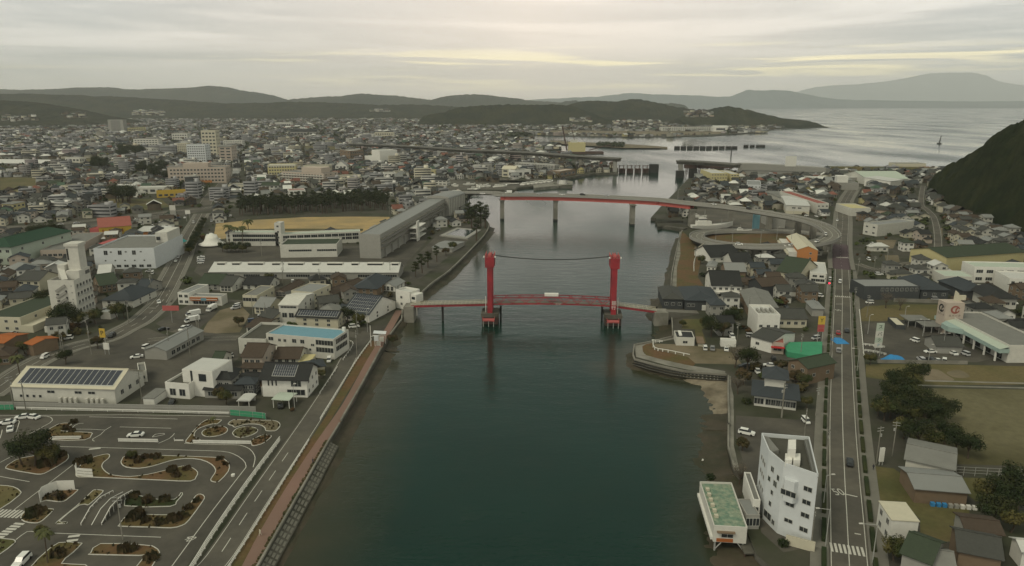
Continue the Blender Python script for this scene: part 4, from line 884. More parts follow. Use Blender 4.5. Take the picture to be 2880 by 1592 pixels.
house('brown-roofed long house with an arched front window', 'C', '1085,330 1215,345 1340,200', 260, 'tile_n', 'wall_p', 'gy')
house('brown-roofed house with a pink gable below the white workshop roof', 'C', '620,300 730,305 800,200', 250, 'tile_n', 'wall_p', 'gy')
house('dark tiled house row below the white workshop roof', 'C', '300,225 560,232 600,170', 180, 'tile_k', 'wall_w', 'gx')
house('white gabled cottage beside the bridge control house', 'C', '1685,240 1820,250 1840,190', 190, 'roof_m', 'white', 'gy', rh=1.8)
house('large dark tiled house with many ridges left of the white gabled cottage', 'C', '1390,290 1640,300 1670,180', 215, 'tile_b', 'wall_n', 'hip')
house('grey-roofed bungalow left of the curved-roof building', 'C', '415,470 560,480 640,400', 400, 'roof_m', 'wall_c', 'gx')
house('dark green-roofed low house beside the gravel yard', 'C', '470,560 600,590 645,500', 490, 'tile_g', 'wall_c', 'gx')
B('carport', 'white-fronted open garage with a brown roof below the gravel yard', 'C', '335,660 520,665 560,560', 605, wall='wall_w', roof='gx', rm='tile_n', rh=.7, cat='garage', win=(('F',1,1,5,1.6,.05,.7,.2,.8),))
house('dark house with a white lean-to at the left end of the workshop', 'C', '70,250 190,255 260,180', 190, 'tile_g', 'wall_w', 'gx')
house('green-brown roofed shed at the left end of the white workshop', 'E', '0,1190 240,1195 300,1110', 1120, 'tile_v', 'wall_g', 'gx')
# bridge control house
B('control_house', 'white three-storey bridge control house at the left end of the red lift bridge', 'C', '1832,412 1972,440', 248, depth=7, wall='white', rm='roof_w', rh=.9, cat='control house', win=(('F',1,2,1.3,1.2,.25,.55,.1,.9),('R',1,2,1.2,1.2)),
  extra=lambda r,W_,D,h: (MB().box(W_+.003, W_+3.2, .6, D*.8, h*.52, h*.98).build('cabin','white',r), MB().box(W_+.6, W_+2.6, .54, .6, h*.68, h*.84).build('cabin_window','glass',r), MB().box(W_+.6, W_+1.1, 1, 1.5, 0, h*.52).build('pillar','wall_w',r), MB().box(W_+2.5, W_+3.0, 1, 1.5, -2.2, h*.52).build('pillar','wall_w',r)))
# grey warehouse and the shops by the station road
B('warehouse', 'long grey metal warehouse with a pale roof between the two car parks', 'B', '1455,745 1675,757 1960,545', 655, wall='wall_g', roof='gy', rm='roof_m', rh=1.6, ov=.3, win=(('R',6,1,2.4,1.8,.1,.9,.2,.7),), cat='warehouse')
B('shop', 'white shop with an orange and blue stripe fascia by the station road', 'B', '1905,205 2225,212 2300,180', 125, wall='wall_w', rm='roof_m', rh=.5, cat='shop', win=(('F',4,1,2.6,1.6,.1,.8,.1,.5),),
  extra=lambda r,W_,D,h: (MB().box(W_*.03, W_*.88, -.9, -.02, h*.62, h*.98).build('fascia','orange',r), MB().box(W_*.03, W_*.88, -.93, -.9, h*.76, h*.82).build('fascia_stripe','white',r), MB().box(W_*.38, W_*.55, -.95, -.9, h*.64, h*.96).build('fascia_badge','roof_bl',r)))
B('building', 'white two-storey building with a balcony beside the orange-striped shop', 'B', '1790,200 1900,205 2005,110', 88, wall='white', rm='roof_m', rh=.4, win=(('F',2,2,1.8,1.4),))
B('hotel', 'tall off-white hotel with rows of window boxes and a stepped roof tower', 'B', '540,395 800,392 1030,300', ('G',575,980), wall='wall_w', rm='roof_g', rh=.8, cat='hotel', win=(('R',5,4,1.5,1.6,.08,.98,.2,.97,1),('F',1,5,.5,.5,.84,.92,.18,.98),('R',3,1,1,1.6,.2,.95,.03,.17)),
  extra=lambda r,W_,D,h: ([MB().bar((W_*.28,-.35,h*(.16+.155*i)),(W_*.66,-.35,h*(.30+.155*i)),.5,1.1).build('stair_flight','wall_g',r) for i in range(5)], [MB().box(W_*.27,W_*.38,-.06,.02,h*(.22+.155*i),h*(.26+.155*i)).build('stair_opening','dark',r) for i in range(4)], [MB().box(W_*.62,W_*.70,-.06,.02,h*(.27+.155*i),h*(.34+.155*i)).build('stair_opening','dark',r) for i in range(4)],
   MB().box(W_*.5,W_+.02,D*.35,D*1.0,h,h+3.8).build('upper_block','wall_w',r), MB().box(W_*.95,W_+.1,D*.7,D*.95,h+1.2,h+2.8).build('upper_window','glass',r), MB().box(W_*.48,W_*.95,D*.55,D*.95,h+3.8,h+14).build('lift_tower','wall_w',r), MB().box(W_*.44,W_*.99,D*.52,D*.98,h+14,h+15.2).build('tower_cornice','wall_w',r),
   MB().box(W_*.5,W_*.56,D*.54,D*.55,h+8,h+13).build('tower_slit','dark',r), MB().bar((W_*.22,D*.5,h+4.5),(W_*.6,D*.1,h+.6),2.2,.6).build('roof_stair','wall_w',r), MB().box(W_*.12,W_*.4,D*.45,D*.9,h,h+6).build('stair_house','wall_w',r)))
B('office', 'wide tan office with an olive flat roof at the left edge below the hotel', 'B', '-160,470 225,480 380,240', 330, wall='wall_c', rm='tile_v', rh=.4, win=(('F',4,2,1.5,1.2),('R',2,2,1.4,1.2)), extra=lambda r,W_,D,h: MB().box(W_+.003, W_+5, 0, D*.8, 0, h*.5).build('side_wing','wall_c',r))
B('warehouse', 'orange-roofed open shed beside the left canal road', 'B', '270,700 345,720 480,620', 620, wall='wall_n', roof='gx', rm='orange', rh=1.0, h=4.5, cat='shed')
B('warehouse', 'second orange-roofed shed cut by the left frame edge', 'B', '-120,690 60,700 190,600', 600, wall='wall_n', roof='gx', rm='orange', rh=1.0, h=4.5, cat='shed')
B('kiosk', 'little white-roofed hut between hotel and canal road', 'B', '450,480 530,486 550,450', 425, wall='wall_w', rm='roof_w', rh=.1, cat='hut')
# pachinko halls
B('hall', 'big white windowed hall behind the hotel', 'G', '1130,825 1840,815 1890,640', 600, wall='wall_b', rm='roof_g', rh=.9, cat='hall', win=(('F',3,1,2.2,2.6,.08,.78,.72,.95),('F',3,1,1.2,.8,.16,.9,.8,.95),('F',6,1,2.6,1.6,.2,.95,.02,.25),('F',5,1,1,.8,.1,.9,.35,.5)),
  extra=lambda r,W_,D,h: (MB().box(W_*.78,W_-.5,D*.5,D*.95,h,h+6).build('roof_house','wall_w',r), MB().box(W_*.8,W_*.86,D*.48,D*.5,h+1.5,h+3.5).build('roof_window','glass',r)))
B('hall', 'low beige hall with a broad grey roof left of the big white hall', 'G', '485,705 860,690 1120,480', 610, wall='wall_p', rm='roof_g', rh=.3, cat='hall', win=(('F',4,1,2.2,1.6,.05,.7,.2,.6),))
B('amusement_hall', 'red-roofed hall with a yellow front behind the white halls', 'G', '1180,470 1560,440 1600,360', 350, wall='yellow', roof='gx', rm='brick', rh=4.5, h=8, cat='hall', extra=lambda r,W_,D,h: [MB().box(W_*(.1+.2*i),W_*(.14+.2*i),-.4,-.02,h*.55,h*.8).build('lamp_box','orange',r) for i in range(4)])
B('sign_tower', 'round-shouldered red sign tower in front of the yellow hall', 'G', '1070,465 1190,465 1210,440', 355, wall='palered', rm='palered', rh=.5, cat='tower')
B('sign_block', 'small faded red block on the flat roof edge of the halls', 'G', '1110,640 1190,640 1230,560', 545, wall='palered', rm='palered', rh=.2, cat='block')
B('building', 'white curved-roof store right of the yellow hall', 'G', '1600,430 1940,425 1960,380', 385, wall='wall_o', roof='shed', rm='roof_w', rh=1.2, cat='store', win=(('F',2,1,1.8,1.6,.7,.95,.2,.7),))
B('gymnasium', 'pale green building with a dark green roof at the left edge', 'G', '-200,770 160,775 260,560', 560, wall='green_w', roof='hip', rm='dgreen', rh=4, ov=1.2, cat='gymnasium', win=(('F',4,2,2.2,1.8),('R',3,2,1.8,1.6)))
B('house', 'cream two-storey house with a grey roof left of the hotel', 'G', '230,1090 480,1095 500,1010', 955, wall='wall_c', roof='gx', rm='tile_g', cat='house', win=(('F',3,2,1.8,1.4),))
B('restaurant', 'white house with a lobed pale roof above the left edge houses', 'G', '50,890 290,900 320,840', 830, wall='wall_b', roof='hip', rm='roof_m', cat='house', win=(('F',2,1,1.8,1.2),))
house('dark blue hip-roofed hall right of the hotel foot', 'B', '1030,230 1340,235 1400,120', 160, 'tile_b', 'wall_w', 'hip')
house('dark green-roofed house behind the hotel', 'G', '1190,1110 1400,1080 1480,980', 1020, 'tile_v', 'wall_n', 'gx')
house('grey house with a white awning near the station road', 'G', '1590,1130 1720,1135 1780,1050', 1050, 'tile_b', 'wall_g', 'gx')
house('small white-topped house beside the white hall', 'G', '1160,970 1300,960 1330,880', 900, 'roof_w', 'wall_w', 'gx')
B('canopy', 'white flat canopy beside the hotel car park', 'B', '1010,345 1110,350 1130,320', 318, wall='wall_w', rm='roof_w', rh=.15, h=3.2, cat='canopy')
# school
def _work(r, W_, D, h):
    n = 10; xs = [0.02,.10,.185,.315,.40,.53,.61,.74,.825,.955]; ws = [.045,.045,.085,.045,.085,.04,.085,.04,.085,.04]
    for x, w_ in zip(xs, ws): q = MB(); q.box(W_*x, W_*(x+w_), D*.36, D*.52, h+1.0, h+D*.17+.9); q.build('roof_vent', 'wall_w', r); MB().box(W_*x+.3, W_*(x+w_)-.3, D*.35, D*.36-.01, h+2.1, h+D*.17+.5).build('vent_window', 'glass', r)
B('workshop_block', 'very long white-roofed workshop with dormer vents in front of the school', 'E', '120,1062 2255,1068', 985, depth=17, wall='wall_g', roof='gx', rm='roof_w', rh=3.4, ov=.4, cat='school block', win=(('F',1,1,12,1.6,.01,.14,.2,.7),('F',1,1,9,1.6,.17,.28,.2,.7),('F',1,1,5,1.6,.3,.37,.2,.7),('F',1,1,13,1.6,.39,.55,.2,.7),('F',1,1,14,1.6,.57,.75,.2,.7),('F',1,1,9,1.6,.78,.88,.2,.7),('F',1,1,10,1.6,.9,.99,.2,.7)), extra=_work)
B('classroom_block', 'long white three-storey classroom block along the sand sports ground', 'E', '362,690 905,690', 548, depth=9, wall='wall_w', rm='green_w', rh=.6, cat='school block', win=(('F',7,2,4.2,2.0,.05,.95,.3,.95),))
B('classroom_block', 'right half of the white classroom block, next to the grey gymnasium', 'E', '935,690 1830,650', 570, depth=9, wall='wall_w', rm='green_w', rh=.6, cat='school block', win=(('F',11,2,4.2,2.0,.02,.98,.3,.95),))
B('stair_tower', 'white stair tower with a star emblem between the classroom blocks', 'E', '868,690 940,690', 440, depth=8, wall='wall_w', rm='roof_w', rh=.5, cat='tower', win=(('F',1,4,1.4,1.3),))
B('school_hall', 'grey-white hall with a big flat dark roof inside the school', 'E', '925,825 1565,815', 690, depth=22, wall='wall_w', roof='flat', rm='tile_v', rh=.8, cat='school block', win=(('F',1,1,14,1.3,.1,.6,.45,.7),('F',1,1,12,1.3,.66,.98,.45,.7),('L',2,2,2,1.3)))
def longb(name, label, k, s, h, wall, rm, roof, rh, cat, win=(), z='E'):
    p = PL(k, s); return B(name, label, k, s, None, h=h, depth=(p[2]-p[1]).length, wall=wall, roof=roof, rm=rm, rh=rh, cat=cat, win=win)
# the long grey gymnasium block recedes from its near end
def receding(name, label, a, b, far, h, **kw):
    """near-left a, near-right b, far end direction point (on the right side)"""
    d = far-b; rz = math.atan2(d.y, d.x)-math.pi/2; Wd = (b-a).length; Dp = d.length; u = Vector((math.cos(rz), math.sin(rz), 0)); wv = max(6, (b-a).dot(u))
    p = b-u*wv; EXC.append([(q.x, q.y) for q in (p, b, b+d, p+d)])
    root = empty(name, p, rz, label, kw.get('cat', 'building')); wl = MB().box(0, wv, 0, Dp, 0, h); rf = MB(); roof_mb(rf, wl, 0, wv, 0, Dp, h, kw.get('roof', 'flat'), kw.get('rh', .6), kw.get('ov', .3))
    wl.build('wall', kw.get('wall', 'wall_g'), root); rf.build('roof', kw.get('rm', 'roof_m'), root); add_windows(root, wv, Dp, h, kw.get('win', ()))
    if kw.get('extra'): kw['extra'](root, wv, Dp, h)
    return root
def _gym(r, W_, D, h):
    for z in (.42, .62, .82): MB().box(W_+.003, W_+1.6, 1, D-1, h*z, h*z+.5).build('ledge', 'concrete', r)
    q = MB()
    for i in range(14): y = D*(i+.5)/14; q = MB(); q.box(W_+.003, W_+1.3, y-.35, y+.35, 0, h*.42-.01); q.build('buttress', 'wall_g', r)
    for i in range(3): q = MB(); q.box(W_+1.7, W_+7, D*.3+i*.01, D*.42, h*(.1+.25*i), h*(.1+.25*i)+.5); q.build('balcony', 'white', r)
    MB().box(W_+6.4, W_+7, D*.3, D*.33, 0, h*.95).build('stair_column', 'white', r)
receding('gymnasium', 'long grey school building with ledges running back towards the pine point', W('E',1810,835), W('E',2060,835), W('N',2180,1205), 14.5, wall='wall_g', rm='roof_m', rh=.5, cat='school block', extra=_gym)
receding('gymnasium', 'tall ribbed grey gymnasium with a curved roof at the far end of the school', W('L',215,318), W('L',358,345), W('L',500,290), 15, wall='wall_g', roof='by', rm='roof_m', rh=2.2, cat='gymnasium', extra=lambda r,W_,D,h: [MB().box(W_+.003, W_+.25, D*(i+.3)/10, D*(i+.5)/10, 1, h-.3).build('rib','wall_w',r) for i in range(10)])
B('pool_house', 'grey-roofed pool changing house by the river wall', 'L', '210,655 385,665 400,600', 620, wall='wall_g', roof='gx', rm='roof_m', rh=.8, cat='building')
pr_ = PL('L', '330,515 505,535 590,480 440,465'); po = empty('swimming_pool', pr_[0], 0, 'school swimming pool with dark water and white decks by the river', 'pool'); EXC.append([(q.x,q.y) for q in pr_])
cn = sum(pr_, Vector())/4; MB().prism([(q.x-pr_[0].x, q.y-pr_[0].y) for q in [cn+(p-cn)*1.4 for p in pr_]], 0, .9).build('deck', 'wall_g', po); MB().prism([(q.x-pr_[0].x, q.y-pr_[0].y) for q in pr_], .8, .93).build('pool_water', mat('pool_water', (.012,.028,.024), rough=.1), po)
# bell-shaped white gatehouse
bp = W('E', 150, 685); br = empty('bell_pavilion', bp, 0, 'white bell-shaped pavilion beside the sand sports ground', 'pavilion'); hb_ = ztop(bp, 'E', 150, 548)-GZ
prof = [(8.5,.8),(8.6,1.3),(6.8,1.9),(5.2,3.0),(4.2,4.8),(3.5,7.0),(2.9,hb_*.75),(2.2,hb_*.9),(1.1,hb_*.98),(0.02,hb_)]; q = MB(); n = 20; vs = [(r_*math.cos(2*math.pi*i/n), r_*math.sin(2*math.pi*i/n), z) for r_, z in prof for i in range(n)]
q.add(vs, [(j*n+i, j*n+(i+1)%n, (j+1)*n+(i+1)%n, (j+1)*n+i) for j in range(len(prof)-1) for i in range(n)]); q.build('bell_roof', 'white', br, smooth=True); MB().cyl((0,0,0),(0,0,1.2),5.5,n=16).build('base', 'dark', br)
EXC.append([(bp.x-9,bp.y-9),(bp.x+9,bp.y-9),(bp.x+9,bp.y+9),(bp.x-9,bp.y+9)])
# ================================================================ landmark buildings of the far left town
def far(label, k, s, top, wall='wall_w', rm='roof_g', roof='flat', cols=6, rows=4, cat='building', depth=None, rh=None, name='building', band=None, extra=None, win=None, h=None):
    p = PL(k, s); Wd = (p[1]-p[0]).length; z = (ztop(p[0], k, 0, top)-GZ) if h is None else h
    return B(name, label, k, s, top, depth=depth or Wd*.4, wall=wall, rm=rm, roof=roof, rh=rh, cat=cat, win=win if win is not None else (('F',cols,rows,Wd/cols*.62,z/rows*.45,.03,.97,.04,.97),('L',3,rows,2.2,z/rows*.45),('R',3,rows,2.2,z/rows*.45)), band=band, extra=extra, h=h)
far('tall dark grey apartment tower in front of the wooded hills', 'M', '1098,552 1252,552', 420, 'wall_g', cols=1, rows=14, cat='tower', depth=22)
far('yellow long school block beside the grey tower', 'M', '1290,550 1472,545', 503, 'wall_y', cols=10, rows=2)
far('white hotel tower in the middle of the left town', 'M', '1895,870 2080,870', 672, 'wall_b', cols=8, rows=8, cat='tower', depth=20)
far('beige tower with a domed top right of the white hotel tower', 'M', '2215,850 2340,850', 690, 'wall_p', roof='bx', rh=2.5, cols=2, rows=5, cat='tower', depth=22)
far('cream tower block behind the domed beige tower', 'M', '2045,790 2190,790', 530, 'wall_c', cols=4, rows=7, cat='tower', depth=18)
far('wide pink-beige government block on red piers', 'M', '1700,1058 2280,1050', 905, 'wall_p', cols=16, rows=4, depth=26, cat='office', extra=lambda r,W_,D,h: (MB().box(W_*.25,W_*.75,-.4,-.02,0,h*.16).build('entrance_piers','wall_o',r), MB().box(W_*.25,W_*.68,D*.2,D*.8,h,h+5).build('roof_house','wall_p',r)))
far('very long white warehouse roof at the left edge of the town', 'M', '-300,868 525,880', 850, 'wall_g', 'roof_w', 'gx', 1, 1, depth=22, rh=5)
far('bright yellow-green building among the left houses', 'M', '632,782 760,785', 722, 'wall_y', cols=3, rows=2)
far('white building with a green band under the tree mound', 'M', '660,845 805,850', 800, 'wall_w', cols=4, rows=1)
far('white twin-roofed hall above the orange store', 'M', '1165,1165 1340,1165', 1105, 'wall_w', 'roof_w', 'gx', 3, 1, depth=14)
far('long white hall with dark shopfront above the orange store', 'M', '1345,1165 1660,1160', 1108, 'wall_w', 'roof_w', 'flat', 4, 1, depth=16)
far('white box building left of the orange store', 'M', '1300,1195 1388,1198', 1150, 'white', cols=1, rows=1, depth=12)
far('orange and yellow storefront near the station crossing', 'M', '1580,1205 1880,1190', 1158, 'yellow', 'roof_g', cols=5, rows=1, depth=14, rh=1.5, cat='store')
far('pale green-white block right of the station crossing', 'M', '2300,1130 2465,1130', 1078, 'wall_c', cols=5, rows=1, depth=18)
far('small mint building beside the pale block at the crossing', 'N', '110,975 210,980', 935, 'green_w', cols=2, rows=1, depth=12)
far('green-roofed white building above the pine grove', 'N', '270,1000 445,1000', 935, 'wall_w', 'tile_v', 'gx', 4, 2, depth=12)
far('white building with a red roof beside the highway', 'N', '550,1058 715,1050', 990, 'white', 'brick', 'flat', 4, 2, depth=12)
far('yellow four-storey school with a white upper floor', 'N', '340,865 620,860', 735, 'wall_y', 'roof_w', cols=10, rows=4, depth=20, band=('wall_w', .92, 1.0))
far('cream wing right of the yellow four-storey school', 'N', '700,850 955,850', 740, 'wall_c', 'roof_g', cols=8, rows=3, depth=16)
far('stepped pinkish building with curved white balconies', 'N', '480,900 900,925', 800, 'wall_p', 'roof_g', cols=14, rows=4, depth=26, cat='hospital', extra=lambda r,W_,D,h: (MB().box(W_*.38,W_*.85,D*.3,D*.9,h,h+6).build('upper_storey','wall_p',r), [MB().box(-.8,W_+.8,-1.2,-.1,h*z,h*z+.9).build('balcony','wall_w',r) for z in (.25,.5,.75)]))
far('white church-like building with a pointed gable', 'N', '1015,800 1130,800', 735, 'white', 'roof_m', 'gy', 3, 2, depth=12, rh=6, cat='church')
far('cream low school block right of the pointed gable', 'N', '1020,905 1270,900', 845, 'wall_c', cols=9, rows=2, depth=14)
far('large plain white theatre block', 'N', '1465,730 1640,720', 590, 'white', 'roof_w', cols=1, rows=1, depth=26, cat='theatre', win=())
far('low white wing left of the theatre block', 'N', '1310,700 1462,725', 640, 'white', 'roof_w', cols=1, rows=1, depth=26, cat='theatre', win=())
far('brown brick block with tall windows left of the theatre', 'N', '1165,700 1300,690', 590, 'wall_n', 'roof_w', cols=6, rows=3, depth=26)
far('pink terrace building with red window bands by the new viaduct', 'w', '820,285 985,285', 225, 'wall_p', cols=3, rows=2, depth=14)
far('tan block on the left of the marina quarter', 'w', '480,450 660,450', 360, 'wall_y', cols=3, rows=3, depth=14)
far('white L-shaped building with a square stair head', 'w', '145,455 260,452', 385, 'white', cols=3, rows=2, depth=12)
far('white house with a black roof near the marina', 'w', '650,505 775,510', 450, 'wall_w', 'tile_k', 'gx', 3, 2, depth=10, cat='house')
far('pale blue house near the marina', 'w', '495,520 595,520', 480, 'wall_b', 'tile_b', 'gx', 2, 1, depth=10, cat='house')
far('small pale yellow house left of the pale blue house', 'w', '225,540 285,540', 480, 'wall_c', 'tile_g', 'gy', 2, 2, depth=9, cat='house')
far('white four-storey block right of the tan block', 'w', '1040,382 1120,382', 310, 'wall_w', cols=2, rows=3, depth=14)
far('dark glazed block attached to the white four-storey block', 'w', '1125,385 1225,385', 300, 'wall_g', cols=3, rows=4, depth=14)
far('white plain building with a slanted side behind the marina', 'w', '1465,435 1620,425', 360, 'white', cols=2, rows=1, depth=16)
far('long four-storey apartment block under the new viaduct', 'w', '1460,345 1860,375', 278, 'wall_g', 'roof_w', cols=14, rows=4, depth=11, cat='apartments', band=('wall_w', .94, 1.0))
far('beige gabled block left of the white slanted building', 'w', '1330,420 1460,425', 340, 'wall_c', 'wall_c', 'gx', 2, 2, depth=16)
far('brown-roofed shed on piles at the river mouth', 'w', '1910,425 2070,400', 370, 'wall_n', 'wall_p', 'flat', 4, 1, depth=16)
far('white long factory shed on the far bay shore', 'O', '1600,368 2010,366', 338, 'wall_w', 'roof_g', cols=22, rows=2, depth=20, cat='factory')
far('white vaulted hall on the far bay shore', 'O', '2022,372 2138,372', 335, 'white', 'roof_w', 'gx', 1, 1, depth=30, rh=4, cat='hall')
far('white low shed on the far shoreline', 'O', '2232,352 2318,352', 330, 'white', cols=6, rows=1, depth=14)
far('white shed roof at the back of the left town', 'N', '1258,268 1388,262', 245, 'wall_w', 'roof_w', 'gx', 1, 1, depth=20)
far('white broad school in the back of the left town', 'N', '405,345 570,345', 305, 'wall_w', 'roof_w', cols=8, rows=1, depth=30)
far('dark long roof in the middle of the left town', 'N', '560,440 825,440', 395, 'wall_g', 'tile_k', 'gx', 8, 1, depth=30)
far('cream office with a small tower near the far centre', 'N', '1410,460 1600,460', 405, 'wall_c', cols=8, rows=2, depth=18)
far('grey hall with a white front near the far centre', 'N', '1245,470 1395,470', 420, 'wall_w', 'roof_g', cols=2, rows=1, depth=24)
far('cream four-storey block in the left middle town', 'M', '1350,700 1600,700', 615, 'wall_w', cols=8, rows=4, depth=18)
far('long white apartment row below the cream four-storey block', 'M', '1340,760 1530,770', 700, 'wall_w', cols=8, rows=3, depth=14)
far('white broad block left of the cream tower', 'M', '1735,640 1890,640', 560, 'wall_w', cols=6, rows=3, depth=20)
far('cream tall block behind the white hotel tower', 'M', '1790,760 1890,760', 660, 'wall_c', cols=5, rows=6, depth=16)
far('white school block right of the domed tower', 'M', '2250,690 2440,690', 630, 'wall_w', cols=10, rows=3, depth=16)
far('olive-roofed long house above the field at left', 'M', '400,1120 620,1110', 1065, 'wall_c', 'tile_v', 'gx', 7, 2, depth=12, cat='school block')
far('cream block right of the olive-roofed long house', 'M', '620,1150 820,1155', 1085, 'wall_c', 'tile_v', cols=5, rows=2, depth=14)
far('yellow two-storey house at the left edge above the highway', 'M', '30,1350 140,1355', 1265, 'wall_y', 'roof_g', 'shed', 2, 2, depth=12, cat='house')
far('small cream cottage above the highway', 'M', '1212,1325 1305,1320', 1285, 'wall_c', 'tile_g', 'gy', 1, 1, depth=9, cat='house')
# ================================================================ buildings of the right bank
def polyb(name, label, pts, z0, z1, wall, rm, cat, rh=.8, inset=.3):
    o = Vector((pts[0].x, pts[0].y, z0)); root = empty(name, o, 0, label, cat); lp = [(p.x-o.x, p.y-o.y) for p in pts]
    cx = sum(p[0] for p in lp)/len(lp); cy = sum(p[1] for p in lp)/len(lp); h = z1-z0
    MB().prism(lp, 0, h, 0, bottom=z0 > 2.6).build('wall', wall, root); n = len(lp)
    q = MB()
    for i in range(n): a, b = lp[i], lp[(i+1)%n]; q.bar((a[0]*.985+cx*.015, a[1]*.985+cy*.015, h+rh/2), (b[0]*.985+cx*.015, b[1]*.985+cy*.015, h+rh/2), .25, rh)
    q.build('parapet', wall, root)
    MB().prism([(cx+(x-cx)*.96, cy+(y-cy)*.96) for x, y in lp], h+.005, h+.06).build('roof', rm, root)
    EXC.append([(p.x, p.y) for p in pts]); return root, lp, h
def segwin(root, a, b, h, lst):
    d = Vector((b[0]-a[0], b[1]-a[1])); rz = math.atan2(d.y, d.x)
    for u, z, w_, hh in lst:
        o = bpy.data.objects.new('window', winmesh(w_, hh)); COL.objects.link(o); o.parent = root; o.location = (a[0]+d.x*u, a[1]+d.y*u, h*z-hh/2); o.rotation_euler.z = rz
ht = [W('F', x, y, 18.8) for x, y in ((1165,405),(1300,520),(1612,628),(1530,282),(1100,248))]
root, lp, h = polyb('white_block', 'tall white faceted six-storey block between river and coast road', ht, GZ, 18.8, 'wall_b', 'roof_d', 'hotel', .9)
segwin(root, lp[0], lp[1], h, [(.35,.83,1.2,1.4),(.2,.66,1.1,1.3),(.45,.5,1,1.2),(.75,.78,1,1.4),(.4,.32,1.1,1.3),(.6,.66,1.4,1.5),(.3,.12,3,1.8),(.7,.10,1.2,1.3)])
segwin(root, lp[1], lp[2], h, [(.76,.8,1.9,1.2),(.76,.61,1.9,1.2),(.76,.42,1.9,1.2),(.76,.21,1.9,1.2),(.3,.49,1.9,1.0),(.3,.25,1.9,1.0)])
segwin(root, lp[4], lp[0], h, [(.3+.2*i, .15+.2*j, 1.1, 1.3) for i in range(3) for j in range(4)]); segwin(root, lp[2], lp[3], h, [(.2+.2*i, .2+.2*j, 1.2, 1.3) for i in range(4) for j in range(4)])
d12 = Vector((lp[2][0]-lp[1][0], lp[2][1]-lp[1][1])); u12 = d12.normalized(); n12 = Vector((u12.y, -u12.x)); b0 = Vector(lp[1])+d12*.06; bay = [b0, b0+d12*.07+n12*1.1, b0+d12*.36+n12*1.1, b0+d12*.42]
MB().prism([tuple(p) for p in bay], h*.55, h*.86, bottom=True).build('bay', 'wall_b', root); segwin(root, tuple(bay[1]), tuple(bay[2]), h, [(.5,.68,3.4,1.4)]); segwin(root, tuple(bay[0]), tuple(bay[1]), h, [(.5,.70,1,1.5)])
for (i, j, nm) in ((2,3,'right'),(0,4,'left')):
    a, b = Vector(lp[i]), Vector(lp[j]); c = Vector((sum(p[0] for p in lp)/5, sum(p[1] for p in lp)/5)); ia, ib = a+(c-a).normalized()*2.2, b+(c-b).normalized()*2.4
    MB().add([(*a,h+.2),(*b,h+.2),(*ib,h+1.0),(*ia,h+1.0),(*a,h+.01),(*b,h+.01),(*ib,h+.01),(*ia,h+.01)], [(0,1,2,3),(4,7,6,5),(0,4,5,1),(1,5,6,2),(2,6,7,3),(3,7,4,0)]).build('sloped_roof_edge', 'roof_g', root)
for x0, y0, x1, y1, hh in ((1345,262,1415,350,3.6),(1318,388,1380,450,1.6),(1392,388,1455,450,1.6)):
    p = [W('F', x, y, 19.2+hh) for x, y in ((x0,y1),(x1,y1),(x1,y0),(x0,y0))]; MB().prism([(q.x-ht[0].x, q.y-ht[0].y) for q in p], h+.07, h+hh).build('roof_house' if hh > 2 else 'roof_tank', 'white', root)
B('annex', 'small white annex with an outside stair left of the tall white block', 'F', '1010,1010 1075,1015 1090,760', 930, wall='white', rm='roof_g', rh=.3, h=5, win=(('F',1,1,1.1,1.8),))
B('annex', 'low white connecting lobby between boathouse restaurant and tall white block', 'F', '955,1090 1075,1090 1060,940', 960, wall='wall_g', rm='roof_m', rh=.2, h=3.4, win=(('F',2,1,1.6,2.0),))
st_ = empty('outside_stair', W('F', 1100, 880), 0, 'grey outside stair flight on the river side of the tall white block', 'stair'); q = MB()
a_, b_ = W('F', 1100, 890, GZ)-st_.location, W('F', 1080, 700, GZ+3.5)-st_.location
for i in range(9): c = a_.lerp(b_, i/8); q.box(c.x-.9, c.x+.9, c.y-.25, c.y+.25, c.z-.1, c.z+.1)
for sx in (-.9, .9): q.bar(a_+Vector((sx,0,0)), b_+Vector((sx,0,0)), .1, .3)
q.build('steps', 'steel', st_)
# restaurant on stilts
bt = [W('V', x, y, 5.9) for x, y in ((670,855),(1160,885),(925,215),(462,200))]
root, lp, h = polyb('stilt_restaurant', 'white restaurant on stilts over the river with a green roof and orange sign', bt, 2.4, 5.9, 'wall_w', 'roof_gr', 'restaurant', .45)
segwin(root, lp[0], lp[1], h, [(.42,.47,2.6,1.0)])
d = Vector((lp[1][0]-lp[0][0], lp[1][1]-lp[0][1])); u = d.normalized(); n_ = Vector((u.y, -u.x))
def boxon(a, b, u0, u1, z0, z1, th, m_, nm): a, b = Vector(a), Vector(b); d = b-a; n = Vector((d.y, -d.x)).normalized(); p = [a+d*u0, a+d*u1, a+d*u1+n*th, a+d*u0+n*th]; return MB().prism([tuple(q) for q in p], z0, z1, bottom=True).build(nm, m_, root)
boxon(lp[0], lp[1], .1, .6, .15, .95, .12, 'orange', 'sign_board'); boxon(lp[0], lp[1], .1, .64, h*.72, h*.80, .7, 'wall_n', 'awning'); boxon(lp[3], lp[0], .02, .98, .3, 1.0, .5, 'white', 'gallery_rail')
for i in range(4):
    for j in range(2):
        a = Vector(lp[3]).lerp(Vector(lp[0]), .03+.94*i/3); b = Vector(lp[2]).lerp(Vector(lp[1]), .03+.94*i/3); p = a.lerp(b, .08+.84*j); MB().cyl((p.x,p.y,-3.4),(p.x,p.y,.0),.22,n=8).build('stilt', 'steel', root)
a, b = Vector(lp[0]), Vector(lp[1]); q = MB(); q.bar((*a.lerp(b,.08),-1.6),(*a.lerp(b,.25),-.05),.18,.18); q.bar((*a.lerp(b,.92),-1.6),(*a.lerp(b,.75),-.05),.18,.18); q.build('brace', 'steel', root)
